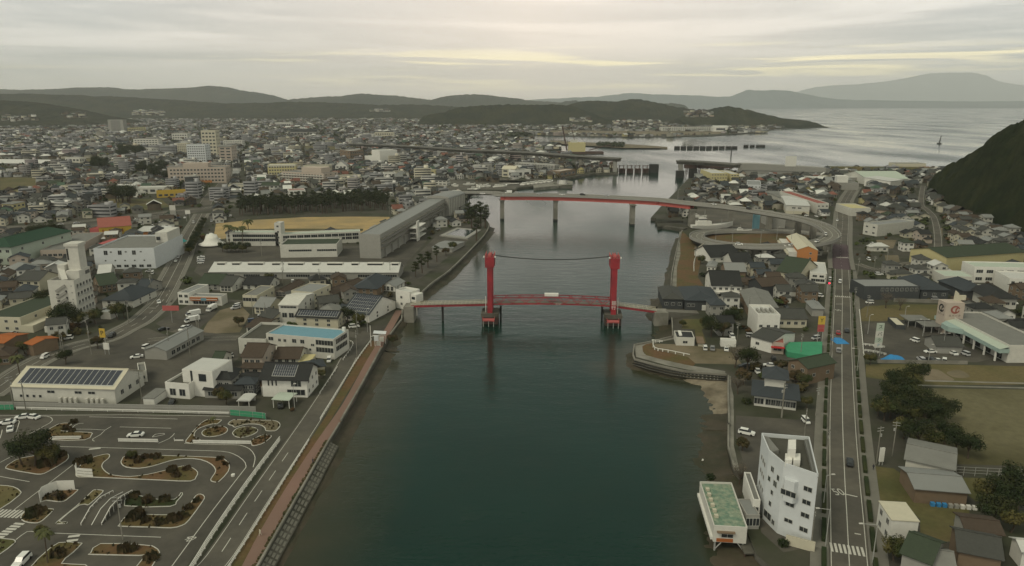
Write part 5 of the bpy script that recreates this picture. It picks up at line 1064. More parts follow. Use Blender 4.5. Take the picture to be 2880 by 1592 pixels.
for i in range(6): p = Vector(lp[3]).lerp(Vector(lp[0]), .2+.12*i)+Vector((1.1,0)); MB().box(p.x-.3,p.x+.5,p.y-.3,p.y+.5,h+.06,h+.7).build('roof_unit', 'wall_c', root)
jt = empty('jetty', W('V', 1090, 1130, 1.6), 0, 'small wooden landing stage right of the stilt restaurant', 'jetty'); MB().box(-.5,2.6,-3,4,0,.25).build('deck','darkconc',jt)
for x in (-.3,2.3):
    for y in (-2.7,3.6): MB().cyl((x,y,-3),(x,y,0),.15,n=6).build('pile','rust',jt)
B('wall', 'cream boundary wall with lettering at the foot of the tall white block', 'F', '1315,1230 1580,1300', 1180, depth=.4, wall='wall_c', rm='wall_c', rh=.1, h=2.2, cat='wall')
B('house', 'blue-grey tiled two-tier house with white sliding screens near the shoal', 'X', '1350,1200 1790,1255 1830,1110', 1090, wall='wall_w', roof='hip', rm='tile_b', cat='house', win=(('F',6,1,1.8,2.0,.28,.98,.1,.8),('F',2,1,1.8,2,.02,.2,.1,.8)), h=3.6, rh=2.2, ov=1.1,
  extra=lambda r,W_,D,h: (lambda w2, r2: (w2.build('upper_wall','wall_w',r), r2.build('upper_roof','tile_b',r)))(*(lambda a,b: (roof_mb(b,a,W_*.22,W_*.72,D*.35,D*.95,h+4.6,'hip',2.4,1.0), (a,b))[1])(MB().box(W_*.22,W_*.72,D*.35,D*.95,h,h+4.6), MB())))
B('house', 'brown house with a dark green gabled roof beside the green net lot', 'X', '1700,900 1900,985 1990,840', ('X',1780,830), wall='wall_n', roof='gy', rm='tile_v', cat='house', h=6, win=(('F',2,2,1.4,1.2),('R',2,1,1.4,1.2)))
B('shop', 'white shop with a red awning and corner yard by the river junction', 'X', '1530,650 1660,662 1750,560', 545, wall='wall_p', rm='brick', rh=.3, cat='shop', h=4.2, win=(('F',1,1,3,2),), extra=lambda r,W_,D,h: MB().box(-.2,W_+.2,-1.2,-.02,h*.6,h*.7).build('awning','red',r))
B('house', 'white house with two dark gables at the river junction', 'X', '1312,588 1530,650 1640,520', 490, wall='white', roof='gx', rm='tile_g', rh=1.6, h=4.6, cat='house', win=(('F',1,1,1.6,1.2,.2,.45,.2,.8),))
B('house', 'white flat-topped building with rooftop equipment behind the two dark gables', 'X', '1375,470 1610,475 1620,360', 400, wall='white', rm='roof_w', h=8.5, rh=.8, win=(('F',3,1,1.4,1.2),), extra=lambda r,W_,D,h: [MB().box(W_*(.15+.2*i),W_*(.25+.2*i),D*.3,D*.6,h,h+.9+.3*(i%2)).build('roof_unit','wall_g',r) for i in range(4)])
B('house', 'dark grey bungalow right of the white flat-topped building', 'X', '1600,380 1900,385 1960,300', 345, wall='wall_c', roof='gx', rm='tile_g', cat='house', h=4, win=(('F',4,1,1.6,1.4),))
B('boat_house', 'white flat-roofed hut with a black roof panel on the walkway point', 'U', '1040,850 1375,862 1400,740', 715, wall='wall_w', rm='tile_k', rh=.35, cat='hut', win=(('F',1,1,1.9,1.1,.25,.75,.2,.7),), extra=lambda r,W_,D,h: MB().box(W_*.2,W_*.36,D*.3,D*.95,h+.05,h+.6).build('roof_box','white',r))
B('shed', 'tan shed beside the white hut on the walkway point', 'U', '1448,868 1540,872 1545,780', 810, wall='wall_c', rm='wall_n', roof='shed', rh=.4, cat='shed')
B('toilet_block', 'low white wall block behind the parked cars on the point', 'X', '1000,580 1160,588 1165,560', 545, depth=3, wall='white', rm='roof_w', cat='block', h=2.4, rh=.3)
# supermarket
def _super(r, W_, D, h):
    MB().box(-3.6,-.003,-.5,D*.98,h*.62,h*.86).build('canopy_fascia','mint',r); MB().add([(-3.5,-.4,h*.86+.01),(-.01,-.4,h*1.0),(-.01,D*.97,h*1.0),(-3.5,D*.97,h*.86+.01)],[(0,1,2,3)]).build('canopy_roof','green_w',r)
    MB().prism([(-3.61,D*.5),(-7.5,D*.58),(-7.5,D*.70),(-3.61,D*.78)], h*.6, h*.92, bottom=True).build('entrance_canopy','mint',r)
    for i in range(7): MB().box(-3.4,-2.9,D*(.04+.15*i),D*(.04+.15*i)+.5,0,h*.62).build('pillar','white',r)
    for i in range(6): MB().box(-.12,-.01,D*(.07+.15*i),D*(.07+.15*i)+4,.3,h*.55).build('shop_window','glass',r)
    tx, ty = -4, D*.80; MB().box(tx,tx+7.5,ty,ty+6,0,h+6.8).build('sign_block','wall_p',r)
    for rot, lx, ly in ((0, tx+3.9, ty-.06), (R(-90), tx-.06, ty+3)):
        mk = bpy.data.meshes.new('ring_mark'); q = MB(); n = 28
        for i in range(n):
            if i in (6,7): continue
            a0, a1 = 2*math.pi*i/n-math.pi/2, 2*math.pi*(i+1)/n-math.pi/2; th = .45+.35*abs(math.sin((a0)/2))
            q.add([(math.cos(a0)*1.9,0,math.sin(a0)*1.7),(math.cos(a1)*1.9,0,math.sin(a1)*1.7),(math.cos(a1)*(1.9-th),0,math.sin(a1)*(1.7-th)),(math.cos(a0)*(1.9-th),0,math.sin(a0)*(1.7-th))],[(0,1,2,3)])
        q.add([(0,0,-1.2),(.6,0,-1.2),(.6,0,0),(1.1,0,.5),(.7,0,1.0),(0,0,.4)],[(0,1,2,3,4,5)])
        o = q.build('ring_mark','brick' if rot == 0 else 'dark',r,loc=(lx,ly,h+3.9)); o.rotation_euler.z = rot
        text('スパーク' if False else 'ス パ ー ク', 1.0, (lx,ly,h+1.3), (R(90),0,rot), 'dark', r)
    q = MB(); q.add([(tx+4.6,ty+3,h+6.8),(tx+7.5,ty+3,h+6.8),(tx+6.2,ty+3,h+10.2),(tx+4.9,ty+3,h+11.2),(tx+4.6,ty+3.6,h+6.8),(tx+7.5,ty+3.6,h+6.8),(tx+6.2,ty+3.6,h+10.2),(tx+4.9,ty+3.6,h+11.2)],[(0,1,2,3),(7,6,5,4),(0,4,5,1),(1,5,6,2),(2,6,7,3),(3,7,4,0)]); q.box(tx+6.8,tx+9.3,ty+2.9,ty+3.7,h+7.2,h+9.2); q.build('roof_marker','wall_c',r)
B('supermarket', 'supermarket with a grey roof, mint canopy and square logo tower', 'I', '1890,855 2330,858', 695, depth=44, wall='wall_w', rm='roof_g', rh=.6, cat='supermarket', extra=_super)
B('warehouse', 'charcoal two-storey building with a pale flat roof behind the field', 'I', '455,225 1010,225', 95, depth=15, wall='wall_k', rm='roof_m', rh=.3, cat='building', win=(('F',8,1,1.4,1.6,.28,.98,.6,.95),))
for i, (x, y, lb) in enumerate(((1060,560,'grey flat canopy roof over the rear parking bays, nearer half'),(900,500,'grey flat canopy roof over the rear parking bays, farther half'))):
    p, rz, Wd, Dp, h = place('I', '%d,%d %d,%d' % (x, y, x+230, y+5), h=3, depth=9); r = empty('parking_canopy', p, rz, lb, 'canopy'); MB().box(0,Wd,0,Dp,2.8,3.0).build('roof','roof_g',r); [MB().box(Wd*k_-.1,Wd*k_+.1,.2,.4,0,2.8).build('post','steel',r) for k_ in (.02,.34,.66,.98)]
B('bike_shed', 'low dark tiled shelter beside the supermarket entrance', 'I', '1180,760 1440,770 1500,690', 690, wall='wall_g', roof='gx', rm='tile_g', h=3, cat='shelter')
B('recycling_shed', 'cream-topped storage unit in the supermarket car park', 'I', '780,520 875,525 860,450', 480, wall='wall_k', roof='flat', rm='wall_c', rh=.2, cat='shed')

# orange brick building etc. below the loop
B('building', 'orange brick three-storey building with an arched gable under the loop ramp', 'J', '1735,1000 1960,1010 1990,850', 800, wall='wall_o', roof='gy', rm='wall_c', rh=2.2, ov=.2, cat='building', win=(('F',1,2,1.3,1.2,.55,.75,.4,.95),('F',1,1,4.5,1.4,.25,.6,.12,.35)), extra=lambda r,W_,D,h: (MB().box(-4.5,-.003,1,D,0,h*.85).build('rear_wing','wall_w',r), [MB().box(-5.6,-4.51,1.2,D-1,h*z,h*z+.9).build('balcony','wall_c',r) for z in (.2,.45,.68)]))
B('house', 'white long house with a small gabled dormer below the loop ramp', 'J', '785,945 1110,930 1130,840', 885, wall='white', roof='gx', rm='tile_k', cat='house', win=(('F',4,1,1.3,1.0),), extra=lambda r,W_,D,h: (lambda a,b: (roof_mb(b,a,W_*.35,W_*.62,-.6,D*.4,h-.2,'gy',2,.2), a.build('dormer_wall','white',r), b.build('dormer_roof','tile_k',r)))(MB(), MB()))
B('pump_house', 'small pale box building on the bank below the loop ramp', 'J', '642,860 750,870 770,800', 775, wall='wall_c', rm='roof_g', rh=.3, cat='building', win=(('F',1,1,1.3,.8,.2,.6,.6,.95),))
B('house', 'tiny white house with a grey hip roof by the bare lot', 'J', '742,1035 835,1042 850,990', 985, wall='white', roof='hip', rm='roof_m', cat='house', win=(('F',2,1,1,1),))
B('house', 'white-balconied house with a black roof above the lift bridge road', 'J', '790,1340 1120,1350 1180,1230', 1240, wall='white', roof='gx', rm='tile_k', cat='house', win=(('F',5,2,1.4,1.2),('L',2,2,1.2,1.2)), h=6.5, extra=lambda r,W_,D,h: MB().box(2,W_-.5,-1.3,-.02,h*.42,h*.55).build('balcony','white',r))
B('house', 'black-roofed house with white-framed windows, right of the bare lot', 'J', '1020,1040 1240,1040 1290,970', 985, wall='wall_w', roof='gx', rm='tile_k', cat='house', win=(('F',3,1,1.6,1.3),), h=5.5)
B('house', 'long grey-roofed house with a glinting skylight beside the bare lot', 'J', '950,1140 1170,1145 1200,1080', 1085, wall='wall_n', roof='gx', rm='roof_m', cat='house', h=5)
B('house', 'cream house with a blue-green roof left of the white corner shop', 'J', '1510,1150 1760,1190 1870,1080', 1100, wall='wall_c', roof='gx', rm='tile_v', cat='house', h=5.6)
B('shop', 'white two-storey corner shop at the main road', 'J', '1880,1165 2070,1180 2080,1050', 1065, wall='white', rm='roof_w', rh=.6, cat='shop', win=(('F',3,1,2.2,1.5,.1,.9,.1,.5),('F',2,1,2.2,1.2,.1,.9,.6,.9)))
B('house', 'dark many-gabled house with a white end wall near the red signal', 'J', '1350,1330 1640,1310 1690,1230', 1255, wall='wall_k', roof='gx', rm='tile_n', cat='house', h=5.5)
B('house', 'black hip-roofed old house with a white garage front by the bridge road', 'X', '620,195 980,205 1000,60', 110, wall='wall_k', roof='hip', rm='tile_b', cat='house', h=4.6, rh=2.4, win=(('F',2,1,1.6,1.4,.05,.3,.1,.9),), extra=lambda r,W_,D,h: MB().box(W_*.5,W_*.96,-.5,-.02,.2,2.6).build('garage_shutter','white',r))
B('house', 'grey hip-roofed old house at the right end of the lift bridge', 'X', '390,180 600,185 640,60', 110, wall='wall_k', roof='hip', rm='tile_g', cat='house', h=4.6, rh=2.2, win=(('F',3,1,1.6,1.4),))
B('warehouse', 'long grey-green shed roof slanting beside the junction', 'X', '1290,270 1600,285 1850,110', 215, wall='wall_n', roof='gy', rm='roof_g', cat='shed', h=4.5, rh=1.5)
B('house', 'pale hip-roofed pavilion right of the junction sheds', 'X', '1960,260 2080,265 2095,190', 215, wall='wall_g', roof='hip', rm='roof_m', cat='pavilion', h=3.5)
B('factory', 'white warehouse with yellow lower wall behind the loop bridge', 'J', '1620,400 1880,410 1900,300', 305, wall='wall_w', roof='gx', rm='roof_w', cat='factory', win=(('F',2,1,3,1.2,.2,.7,.55,.85),), band=('wall_c', 0, .35), rh=1)
B('factory', 'long white-fronted workshop behind the yellow-walled warehouse', 'J', '1600,300 1970,300 1980,200', 245, wall='wall_w', roof='gx', rm='roof_g', cat='factory', rh=1.2)
B('factory', 'pale white block right of the yellow-walled warehouse', 'J', '1960,400 2090,400 2150,250', 290, wall='wall_w', rm='brick', rh=.6, cat='building', win=(('F',3,2,1.6,1.2),))
B('net_store', 'grey ribbed building on the quay behind the loop ramp', 'J', '1470,560 1610,560 1620,500', 450, wall='wall_g', rm='roof_g', rh=.3, cat='building')
B('house', 'white castle-like building with little towers beyond the loop bridge', 'J', '1190,150 1345,155 1350,100', 85, wall='wall_b', rm='roof_m', rh=1.0, cat='building', win=(('F',4,2,1.2,1.4),))
B('house', 'yellow-green building with balconies by the right viaduct', 'e', '460,310 610,310 620,270', 240, wall='wall_y', rm='roof_w', rh=.4, cat='apartments', win=(('F',6,3,2,1.2),), h=11)
B('house', 'second yellow-green balcony block beside the first', 'e', '640,310 720,310 730,270', 250, wall='wall_y', rm='roof_w', rh=.4, cat='apartments', win=(('F',3,3,2,1.2),), h=10)
B('factory', 'big hall with mint-green and white roofs at the right end of the town', 'e', '1900,330 2290,330', 300, depth=60, wall='wall_w', roof='gx', rm='green_w', rh=6, cat='factory', h=7)
B('factory', 'white saw-roofed hall in front of the mint-green hall', 'e', '2120,365 2240,350', 320, depth=30, wall='white', roof='shed', rm='roof_w', rh=2, cat='factory', h=8)
B('building', 'white building on a wide flat deck with parked cars beyond the loop', 'e', '1620,375 1830,380', 355, depth=26, wall='wall_g', rm='roof_g', rh=.6, cat='building', h=7, extra=lambda r,W_,D,h: MB().box(W_*.1,W_*.6,D*.4,D*.9,h,h+7).build('upper_storey','white',r))
B('building', 'long white low shed beyond the loop near the retaining wall', 'e', '1370,300 1560,300', 275, depth=14, wall='wall_w', rm='roof_w', rh=.2, cat='shed', h=5)
B('building', 'long white roofline left of the mint-green hall', 'e', '1620,310 1900,310', 280, depth=16, wall='wall_g', rm='roof_w', rh=.2, cat='shed', h=6)
B('building', 'brown glazed box on the shore behind the right town', 'e', '2170,208 2450,208', 170, depth=20, wall='wall_c', rm='roof_g', rh=.3, cat='building', h=11)
B('building', 'white box house with a grey top left of the hillside lane', 'K', '360,830 525,860 530,740', 700, wall='wall_w', rm='roof_m', rh=.5, cat='house', h=8, win=(('F',2,2,2,1.2),))
B('building', 'yellow flat-topped shop with a white lower roof on the main road', 'K', '220,620 450,620 460,560', 560, wall='wall_w', rm='wall_y', rh=.8, cat='shop', h=6)
B('school', 'pale yellow gymnasium with a curved roof at the right edge', 'K', '1330,1270 2250,1200', 1150, depth=26, wall='wall_y', roof='gx', rm='tile_v', rh=3, cat='gymnasium', h=8)
B('school', 'white school building with a long balcony front at the right edge', 'K', '1660,1400 2500,1420', 1250, depth=14, wall='white', rm='green_w', rh=.6, cat='school block', h=8, win=(('F',7,2,3.4,1.8),))
B('school', 'pale green-roofed low school wing left of the long balcony front', 'K', '1310,1440 1660,1450', 1300, depth=14, wall='wall_w', rm='green_w', rh=.3, cat='school block', h=5, win=(('F',3,1,3,1.6),))
B('building', 'white block cut by the right edge above the supermarket', 'I', '1900,150 2200,165', 20, depth=18, wall='white', rm='roof_w', rh=.6, cat='building', win=(('F',4,2,1.6,1.4),))
B('house', 'big black hip-roofed house behind the supermarket roof', 'I', '1690,310 1980,320 2060,220', 230, wall='wall_w', roof='hip', rm='tile_k', cat='house', h=5, ov=1.2, win=(('F',5,1,1.6,1.4),))
B('house', 'long black-tiled house left of the big hip-roofed house', 'I', '1450,230 1700,230 1800,120', 170, wall='wall_k', roof='hip', rm='tile_b', cat='house', h=4.5)
B('house', 'dark tiled house right of the charcoal building', 'I', '1020,215 1300,220 1330,100', 150, wall='wall_k', roof='hip', rm='tile_b', cat='house', h=4.5, win=(('F',3,1,1.6,1.4),))
# bottom right
B('house', 'old shed with twin grey metal roofs and drums along its front', 'P', '740,850 1210,890 1160,700', 790, wall='wall_n', roof='gx', rm='roof_m', cat='shed', rh=1.2, h=3.8, extra=lambda r,W_,D,h: [MB().box(W_*.3+i*1.3,W_*.3+i*1.3+.9,-1.2,-.3,0,.9).build('drum',['tarp' if i < 3 else 'wall_g','white'][i > 4],r) for i in range(8)])
B('house', 'grey-roofed shed with an open white hatch behind the drum shed', 'P', '650,600 1080,700 1000,480', 560, wall='wall_w', roof='gx', rm='roof_g', cat='shed', rh=1.2, h=4.5)
B('house', 'white box house with a cream flat roof beside the coast road', 'P', '512,1225 755,1240 800,1080', 1010, wall='white', roof='shed', rm='wall_c', rh=.2, ov=.15, cat='house', win=(('L',2,2,1.4,1.4),))
B('house', 'grey-walled house with a curved brown roof at lower right', 'P', '1190,1290 1510,1330 1520,1180', 1130, wall='wall_g', roof='gx', rm='tile_n', rh=1.0, cat='house', win=(('F',1,1,3,1,.6,.85,.4,.8),), h=5)
B('house', 'dark green-roofed house cut by the bottom edge beside the white box house', 'P', '610,1500 860,1600 980,1400', 1310, wall='wall_g', roof='gx', rm='tile_v', cat='house', h=5)
B('house', 'worn grey-green roofed house at the bottom edge, lower right', 'P', '1120,1480 1500,1560 1560,1360', 1330, wall='wall_n', roof='gx', rm='tile_g', cat='house', h=5)
B('house', 'ribbed grey-roofed house at the bottom edge between two dark houses', 'P', '850,1560 1080,1600 1120,1450', 1400, wall='wall_n', roof='gx', rm='roof_g', cat='house', h=4)
B('house', 'white-roofed shed at the right edge near the bottom', 'P', '1700,1440 1900,1460 1900,1350', 1380, wall='white', roof='gx', rm='roof_w', cat='shed', h=4)
B('wall', 'concrete boundary wall behind the charcoal building', 'I', '760,245 1290,262', 235, depth=.4, wall='concrete', rm='concrete', rh=.1, h=1.6, cat='wall')
B('wall', 'blockwork wall along the near edge of the supermarket car park', 'I', '600,858 1500,872', 845, depth=.4, wall='concrete', rm='concrete', rh=.05, h=1.2, cat='wall')
fence('barred fence at the near edge of the lower right playing field', 'P', '1120,600 1400,615 1740,630 2200,650', 2.4, bars=0, rails=3, step=2.5)
fence('white guard rail at the left edge of the supermarket frontage', 'I', '415,340 430,480 450,680 460,790 500,830', 1.0, rails=2, rail_m='white', post='white', step=3, th=.14)
fence('white low rail across the supermarket car park entrance', 'I', '450,680 560,692 670,710', .8, rails=2, rail_m='white', post='white', step=3, th=.16)
fence('second white low rail below the tall green signboard', 'I', '470,740 600,760 685,782', .8, rails=2, rail_m='white', post='white', step=3, th=.16)
fence('white guard fence on the walkway point', 'U', '610,790 800,805', 1.0, rails=2, rail_m='white', post='white', step=1.5, th=.16)
fence('white guard rail along the slope of the walkway point', 'U', '625,800 655,930 900,980 1290,1060', 1.0, rails=1, rail_m='white', post='white', step=2.5, th=.2)
fence('pale guard rail climbing the bank below the loop ramp', 'J', '625,870 600,950 600,1050', 1.0, rails=1, rail_m='white', post='white', step=2.5, th=.2)
# net lot
nl = PL('X', '1670,640 1700,690 2060,750 2065,580 1720,585'); r = empty('netted_lot', nl[0], 0, 'lot walled and covered with bright green net beside the coast road', 'net')
MB().prism([(p.x-nl[0].x, p.y-nl[0].y) for p in nl], 2.0, 2.05).build('net_cover', 'netgreen', r); q = MB()
for i in range(5): a, b = nl[i]-nl[0], nl[(i+1)%5]-nl[0]; q.bar(a+Vector((0,0,1)), b+Vector((0,0,1)), .05, 2)
q.build('net_side', 'netgreen', r); EXC.append([(p.x,p.y) for p in nl])
# signs
sign('road_sign', 'tall roadside sign, yellow top panel over two white panels', W('X', 2040, 540), 11, 2.6, 6, [('yellow',3.4),('palered',1.5),('palered',1.5)], 0, 2, face_text=[('Y',2.2,'dgreen'),('レストラン',.5,'red'),('定食',.9,'red')])
sign('tall_signboard', 'tall pale green signboard at the supermarket entrance', W('I', 590, 790), 13, 2.8, 10, [('green_w',3),('wall_w',2.6),('green_w',2),('wall_w',2)], .05, 2, face_text=[('ス',1.8,'dgreen'),('パ',1.8,'dgreen'),('ク',1.5,'dgreen'),('P',1.6,'roof_bl')])
sign('pole_sign', 'red roof-shaped fuel sign on a white pole by the station road', W('B', 1725, 380), 7.5, 7, 3, [('palered',2.2)], 0, 1)
sign('parking_sign', 'yellow P signboard on legs at the car park entrance', W('B', 1045, 640), 8, 2.2, 3, [('yellow',3.6)], -.1, 2, face_text=[('P',2.6,'dark')])
sign('notice_board', 'white notice board below the yellow P signboard', W('B', 1075, 700), 4.5, 2.2, 3, [('white',2.6)], -.1, 2)
sign('shop_sign', 'tall stacked white signboard by the railway-like underpass', W('Z', 510, 720), 15, 4.5, 12, [('wall_w',4),('wall_g',4),('dark',2.5)], 0, 2)
sign('billboard', 'small white billboard over the underpass mouth', W('Z', 920, 640), 9, 4, 3, [('white',3)], 0, 2)
sign('wall_sign', 'slanting white vertical sign by the trees on the right pavement', W('P', 440, 510), 5, 1.2, 4, [('white',4)], .1, 2)
sign('viaduct_sign', 'white square sign on the grey retaining wall of the new road', W('e', 1190, 262), 27, 14, 12, [('white',13)], 0, 2)
# ================================================================ bridges
def deck(path, w_, th, z_off=0, m_='asphalt'):
    return MB().ribbon(path, -w_/2, w_/2, z_off, th, 0)
# --- loop bridge
lp_ = [W('N', 2300, 1016, 2.8), W('w', 560, 588, 4), W('w', 760, 580, 9), W('w', 1000, 577, 15), W('w', 1250, 581, 20.2)] + PL('L', '830,151,21 1080,152,21.1 1300,156,21.1 1600,165,21 1990,183,20.8 2200,195,20.6') \
    + PL('J', '250,250,20.4 580,287,20.1 900,318,19.7 1200,358,19 1500,407,18.2 1750,450,17.4 1950,505,16.5 2070,560,15.8 2135,620,14.9 2125,665,14 2030,710,13 1850,742,12.2 1600,763,11.4 1300,766,10.4 1050,752,9.5 850,728,8.6 700,695,7.6 632,658,6.6 655,622,5.6 760,600,4.9 1000,592,4.1 1300,594,3.5 1600,600,3.1 1900,625,2.8 2100,660,2.65')
lpp = smooth(lp_, 6); lr = empty('loop_bridge', lpp[0], 0, 'high road bridge with a faded red girder that curls down in a full loop', 'bridge')
def rel(pts, o): return [Vector((p.x-o.x, p.y-o.y, p.z-o.z)) for p in pts]
lq = rel(lpp, lpp[0]); cut = 1.3+0
deck(lq, 9.4, .9).build('deck', ['pave'], lr); q = MB()
for s_ in (-1, 1): 
    for a, b in zip(offset(lq, s_*4.75)[:-1], offset(lq, s_*4.75)[1:]): q.bar(a+Vector((0,0,.1)), b+Vector((0,0,.1)), .3, 1.9)
q.build('parapet', 'wall_g', lr); q = MB()
for s_ in (-3.6, 0, 3.6): q.ribbon(lq, s_-.09, s_+.09, .012)
q.build('lane_lines', 'line', lr)
ip = lambda k, x, y: min(range(len(lpp)), key=lambda i: abs(pix(lpp[i])[0]-S_(k,x,y)[0])+3*abs(pix(lpp[i])[1]-S_(k,x,y)[1]))
i0, i1 = ip('L', 830, 151), ip('J', 580, 287)
q = MB(); seg = lq[i0:i1+1]
for s_ in (-2.6, 2.6):
    for a, b in zip(offset(seg, s_)[:-1], offset(seg, s_)[1:]): q.bar(a+Vector((0,0,-2.4)), b+Vector((0,0,-2.4)), 1.9, 3.0)
q.build('girder', 'girder', lr); q = MB()
for sg in (lq[12:i0], lq[i1+1:-26]):
    for a, b in zip(sg[:-1], sg[1:]): q.bar(a+Vector((0,0,-1.4)), b+Vector((0,0,-1.4)), 5.0, 1.2)
q.build('slab_girder', 'concrete', lr)
def pier(k, x, y, zb, wx=3.6, wy=5.5, cap=None, zt=None, nm='pier', base=True):
    p = W(k, x, y, zb); p = p+Vector((0, wy/2, 0)); i = min(range(len(lpp)), key=lambda j: (Vector((lpp[j].x, lpp[j].y))-Vector((p.x, p.y))).length+(0 if zt is None else abs(lpp[j].z-zt)*3))
    zt = (lpp[i].z if zt is None else zt)-(3.9 if i0 <= i <= i1 else 2.1); o = lpp[0]
    q = MB().box(p.x-wx/2-o.x, p.x+wx/2-o.x, p.y-wy/2-o.y, p.y+wy/2-o.y, zb-o.z-1.5, zt-o.z-.9).box(p.x-wx*.65-o.x, p.x+wx*.65-o.x, p.y-wy*.65-o.y, p.y+wy*.65-o.y, zt-o.z-.899, zt-o.z)
    if base: q.box(p.x-wx*.52-o.x, p.x+wx*.52-o.x, p.y-wy*.52-o.y, p.y+wy*.52-o.y, zb-o.z-1.4, zb-o.z+1.4, 1)
    q.build(nm, ['concrete', 'dark'], lr)
for x, y in ((830,378), (1305,385), (1990,428)): pier('L', x, y, 0, 3.4, 7)
pier('J', 580, 548, GZ, 4, 6, base=False)
for x, y, zt in ((1010,530,19.4),(1440,570,18.3),(1760,660,17.2),(1930,680,16.2),(2090,830,13.8),(1560,900,11.2),(1290,905,10.4),(1020,840,9.4),(830,800,8.4)):
    pier('J', x, y, GZ, 3.4, 4, zt=zt, base=False)
def lamp(p, h, label, rz=0, arm=2.0, two=False, group='street lamps', cat='street lamp', m_='steel'):
    r = empty('street_lamp', p, rz, label, cat, group); MB().cyl((0,0,0),(0,0,h),.13,.08,6).build('pole', m_, r)
    for s_ in ((1,-1) if two else (1,)):
        q = MB().cyl((0,0,h-.05),(s_*arm,0,h+.25),.07,.05,5); q.build('arm', m_, r); MB().box(s_*arm-.4, s_*arm+.4, -.16, .16, h+.2, h+.36).build('lamp_head', 'wall_w', r)
    return r
for i, (k, x, y, z) in enumerate((('J',840,700,8.5),('J',1025,722,9.4),('J',1340,732,10.5),('J',1680,725,11.5),('J',680,750,7.2),('J',2010,600,15.5),('J',1700,480,17.4),('J',420,242,20.2),('J',1520,690,11))):
    lamp(W(k, x, y, z-.2), 8, 'slim grey lamp post on the loop bridge, number %d from the left' % (sorted([840,1025,1340,1680,680,2010,1700,420,1520]).index(x)+1), arm=1.2, group='lamp posts of the loop bridge')
# --- red vertical lift bridge
PLm, PRm = Vector((-9.6, 311.5, 0)), Vector((44.6, 309.0, 0))
dl = (PRm-PLm); span = dl.length; rzl = math.atan2(dl.y, dl.x)
lb = empty('lift_bridge', (PLm.x, PLm.y, 0), rzl, 'red vertical lift footbridge with two towers, truss span and approach decks', 'bridge')
aL, aR = -35.5, span+19.0
def ramp_deck(x0, x1, z0, z1, nm):
    q = MB(); q.add([(x0,-1.6,z0),(x1,-1.6,z1),(x1,1.6,z1),(x0,1.6,z0),(x0,-1.6,z0-.9),(x1,-1.6,z1-.9),(x1,1.6,z1-.9),(x0,1.6,z0-.9)], [(0,1,2,3),(4,7,6,5),(0,4,5,1),(1,5,6,2),(2,6,7,3),(3,7,4,0)], 1)
    q.f and None; q.add([(x0,-1.55,z0+.01),(x1,-1.55,z1+.01),(x1,1.55,z1+.01),(x0,1.55,z0+.01)], [(0,1,2,3)], 0); q.build(nm, ['concrete', 'steelred'], lb)
    r_ = MB(); n = int(abs(x1-x0)/1.8)
    for s_ in (-1.55, 1.55):
        for zz in (.45, .8, 1.15): r_.bar((x0,s_,z0+zz),(x1,s_,z1+zz),.09,.11)
        for i in range(n+1): x = x0+(x1-x0)*i/n; z = z0+(z1-z0)*i/n; r_.bar((x,s_,z),(x,s_,z+1.15),.09,.09)
    r_.build('handrail', 'wall_c', lb)
ramp_deck(aL, -1.4, 7.4, 8.6, 'approach_deck'); ramp_deck(span+1.4, aR, 8.4, 6.2, 'approach_deck')
zf = lambda x: 8.8+.65*(1-((x-span/2)/(span/2))**2)-.2*x/span
N_ = 18; q = MB(); fl = MB(); xs = [1.5+(span-3)*i/N_ for i in range(N_+1)]
for a, b in zip(xs[:-1], xs[1:]): fl.add([(a,-1.7,zf(a)),(b,-1.7,zf(b)),(b,1.7,zf(b)),(a,1.7,zf(a)),(a,-1.7,zf(a)-.5),(b,-1.7,zf(b)-.5),(b,1.7,zf(b)-.5),(a,1.7,zf(a)-.5)], [(0,1,2,3),(4,7,6,5),(0,4,5,1),(2,6,7,3)])
fl.build('lift_deck', 'pave', lb)
for s_ in (-1.9, 1.9):
    for i, (a, b) in enumerate(zip(xs[:-1], xs[1:])):
        q.bar((a,s_,zf(a)-.35),(b,s_,zf(b)-.35),.3,.55); q.bar((a,s_,zf(a)+2.7),(b,s_,zf(b)+2.7),.28,.34); q.bar((a,s_,zf(a)+1.15),(b,s_,zf(b)+1.15),.1,.12)
        m_ = (a+b)/2
        if i % 2 == 0: q.bar((a,s_,zf(a)+2.7),(b,s_,zf(b)-.1),.2,.24)
        else: q.bar((a,s_,zf(a)-.1),(b,s_,zf(b)+2.7),.2,.24)
for x in xs[::2]: q.bar((x,-1.9,zf(x)+2.7),(x,1.9,zf(x)+2.7),.22,.22)
q.build('truss', 'steelred', lb)
MB().box(span/2-3.1, span/2+3.0, -1.1, 1.1, zf(span/2)+2.95, zf(span/2)+4.0).build('machine_cabin', 'white', lb)
o = text('瀬戸歩道橋', .5, (span/2+3, -2.1, zf(span/2)-.3), (R(90),0,0), 'white', lb, 'name_plate')
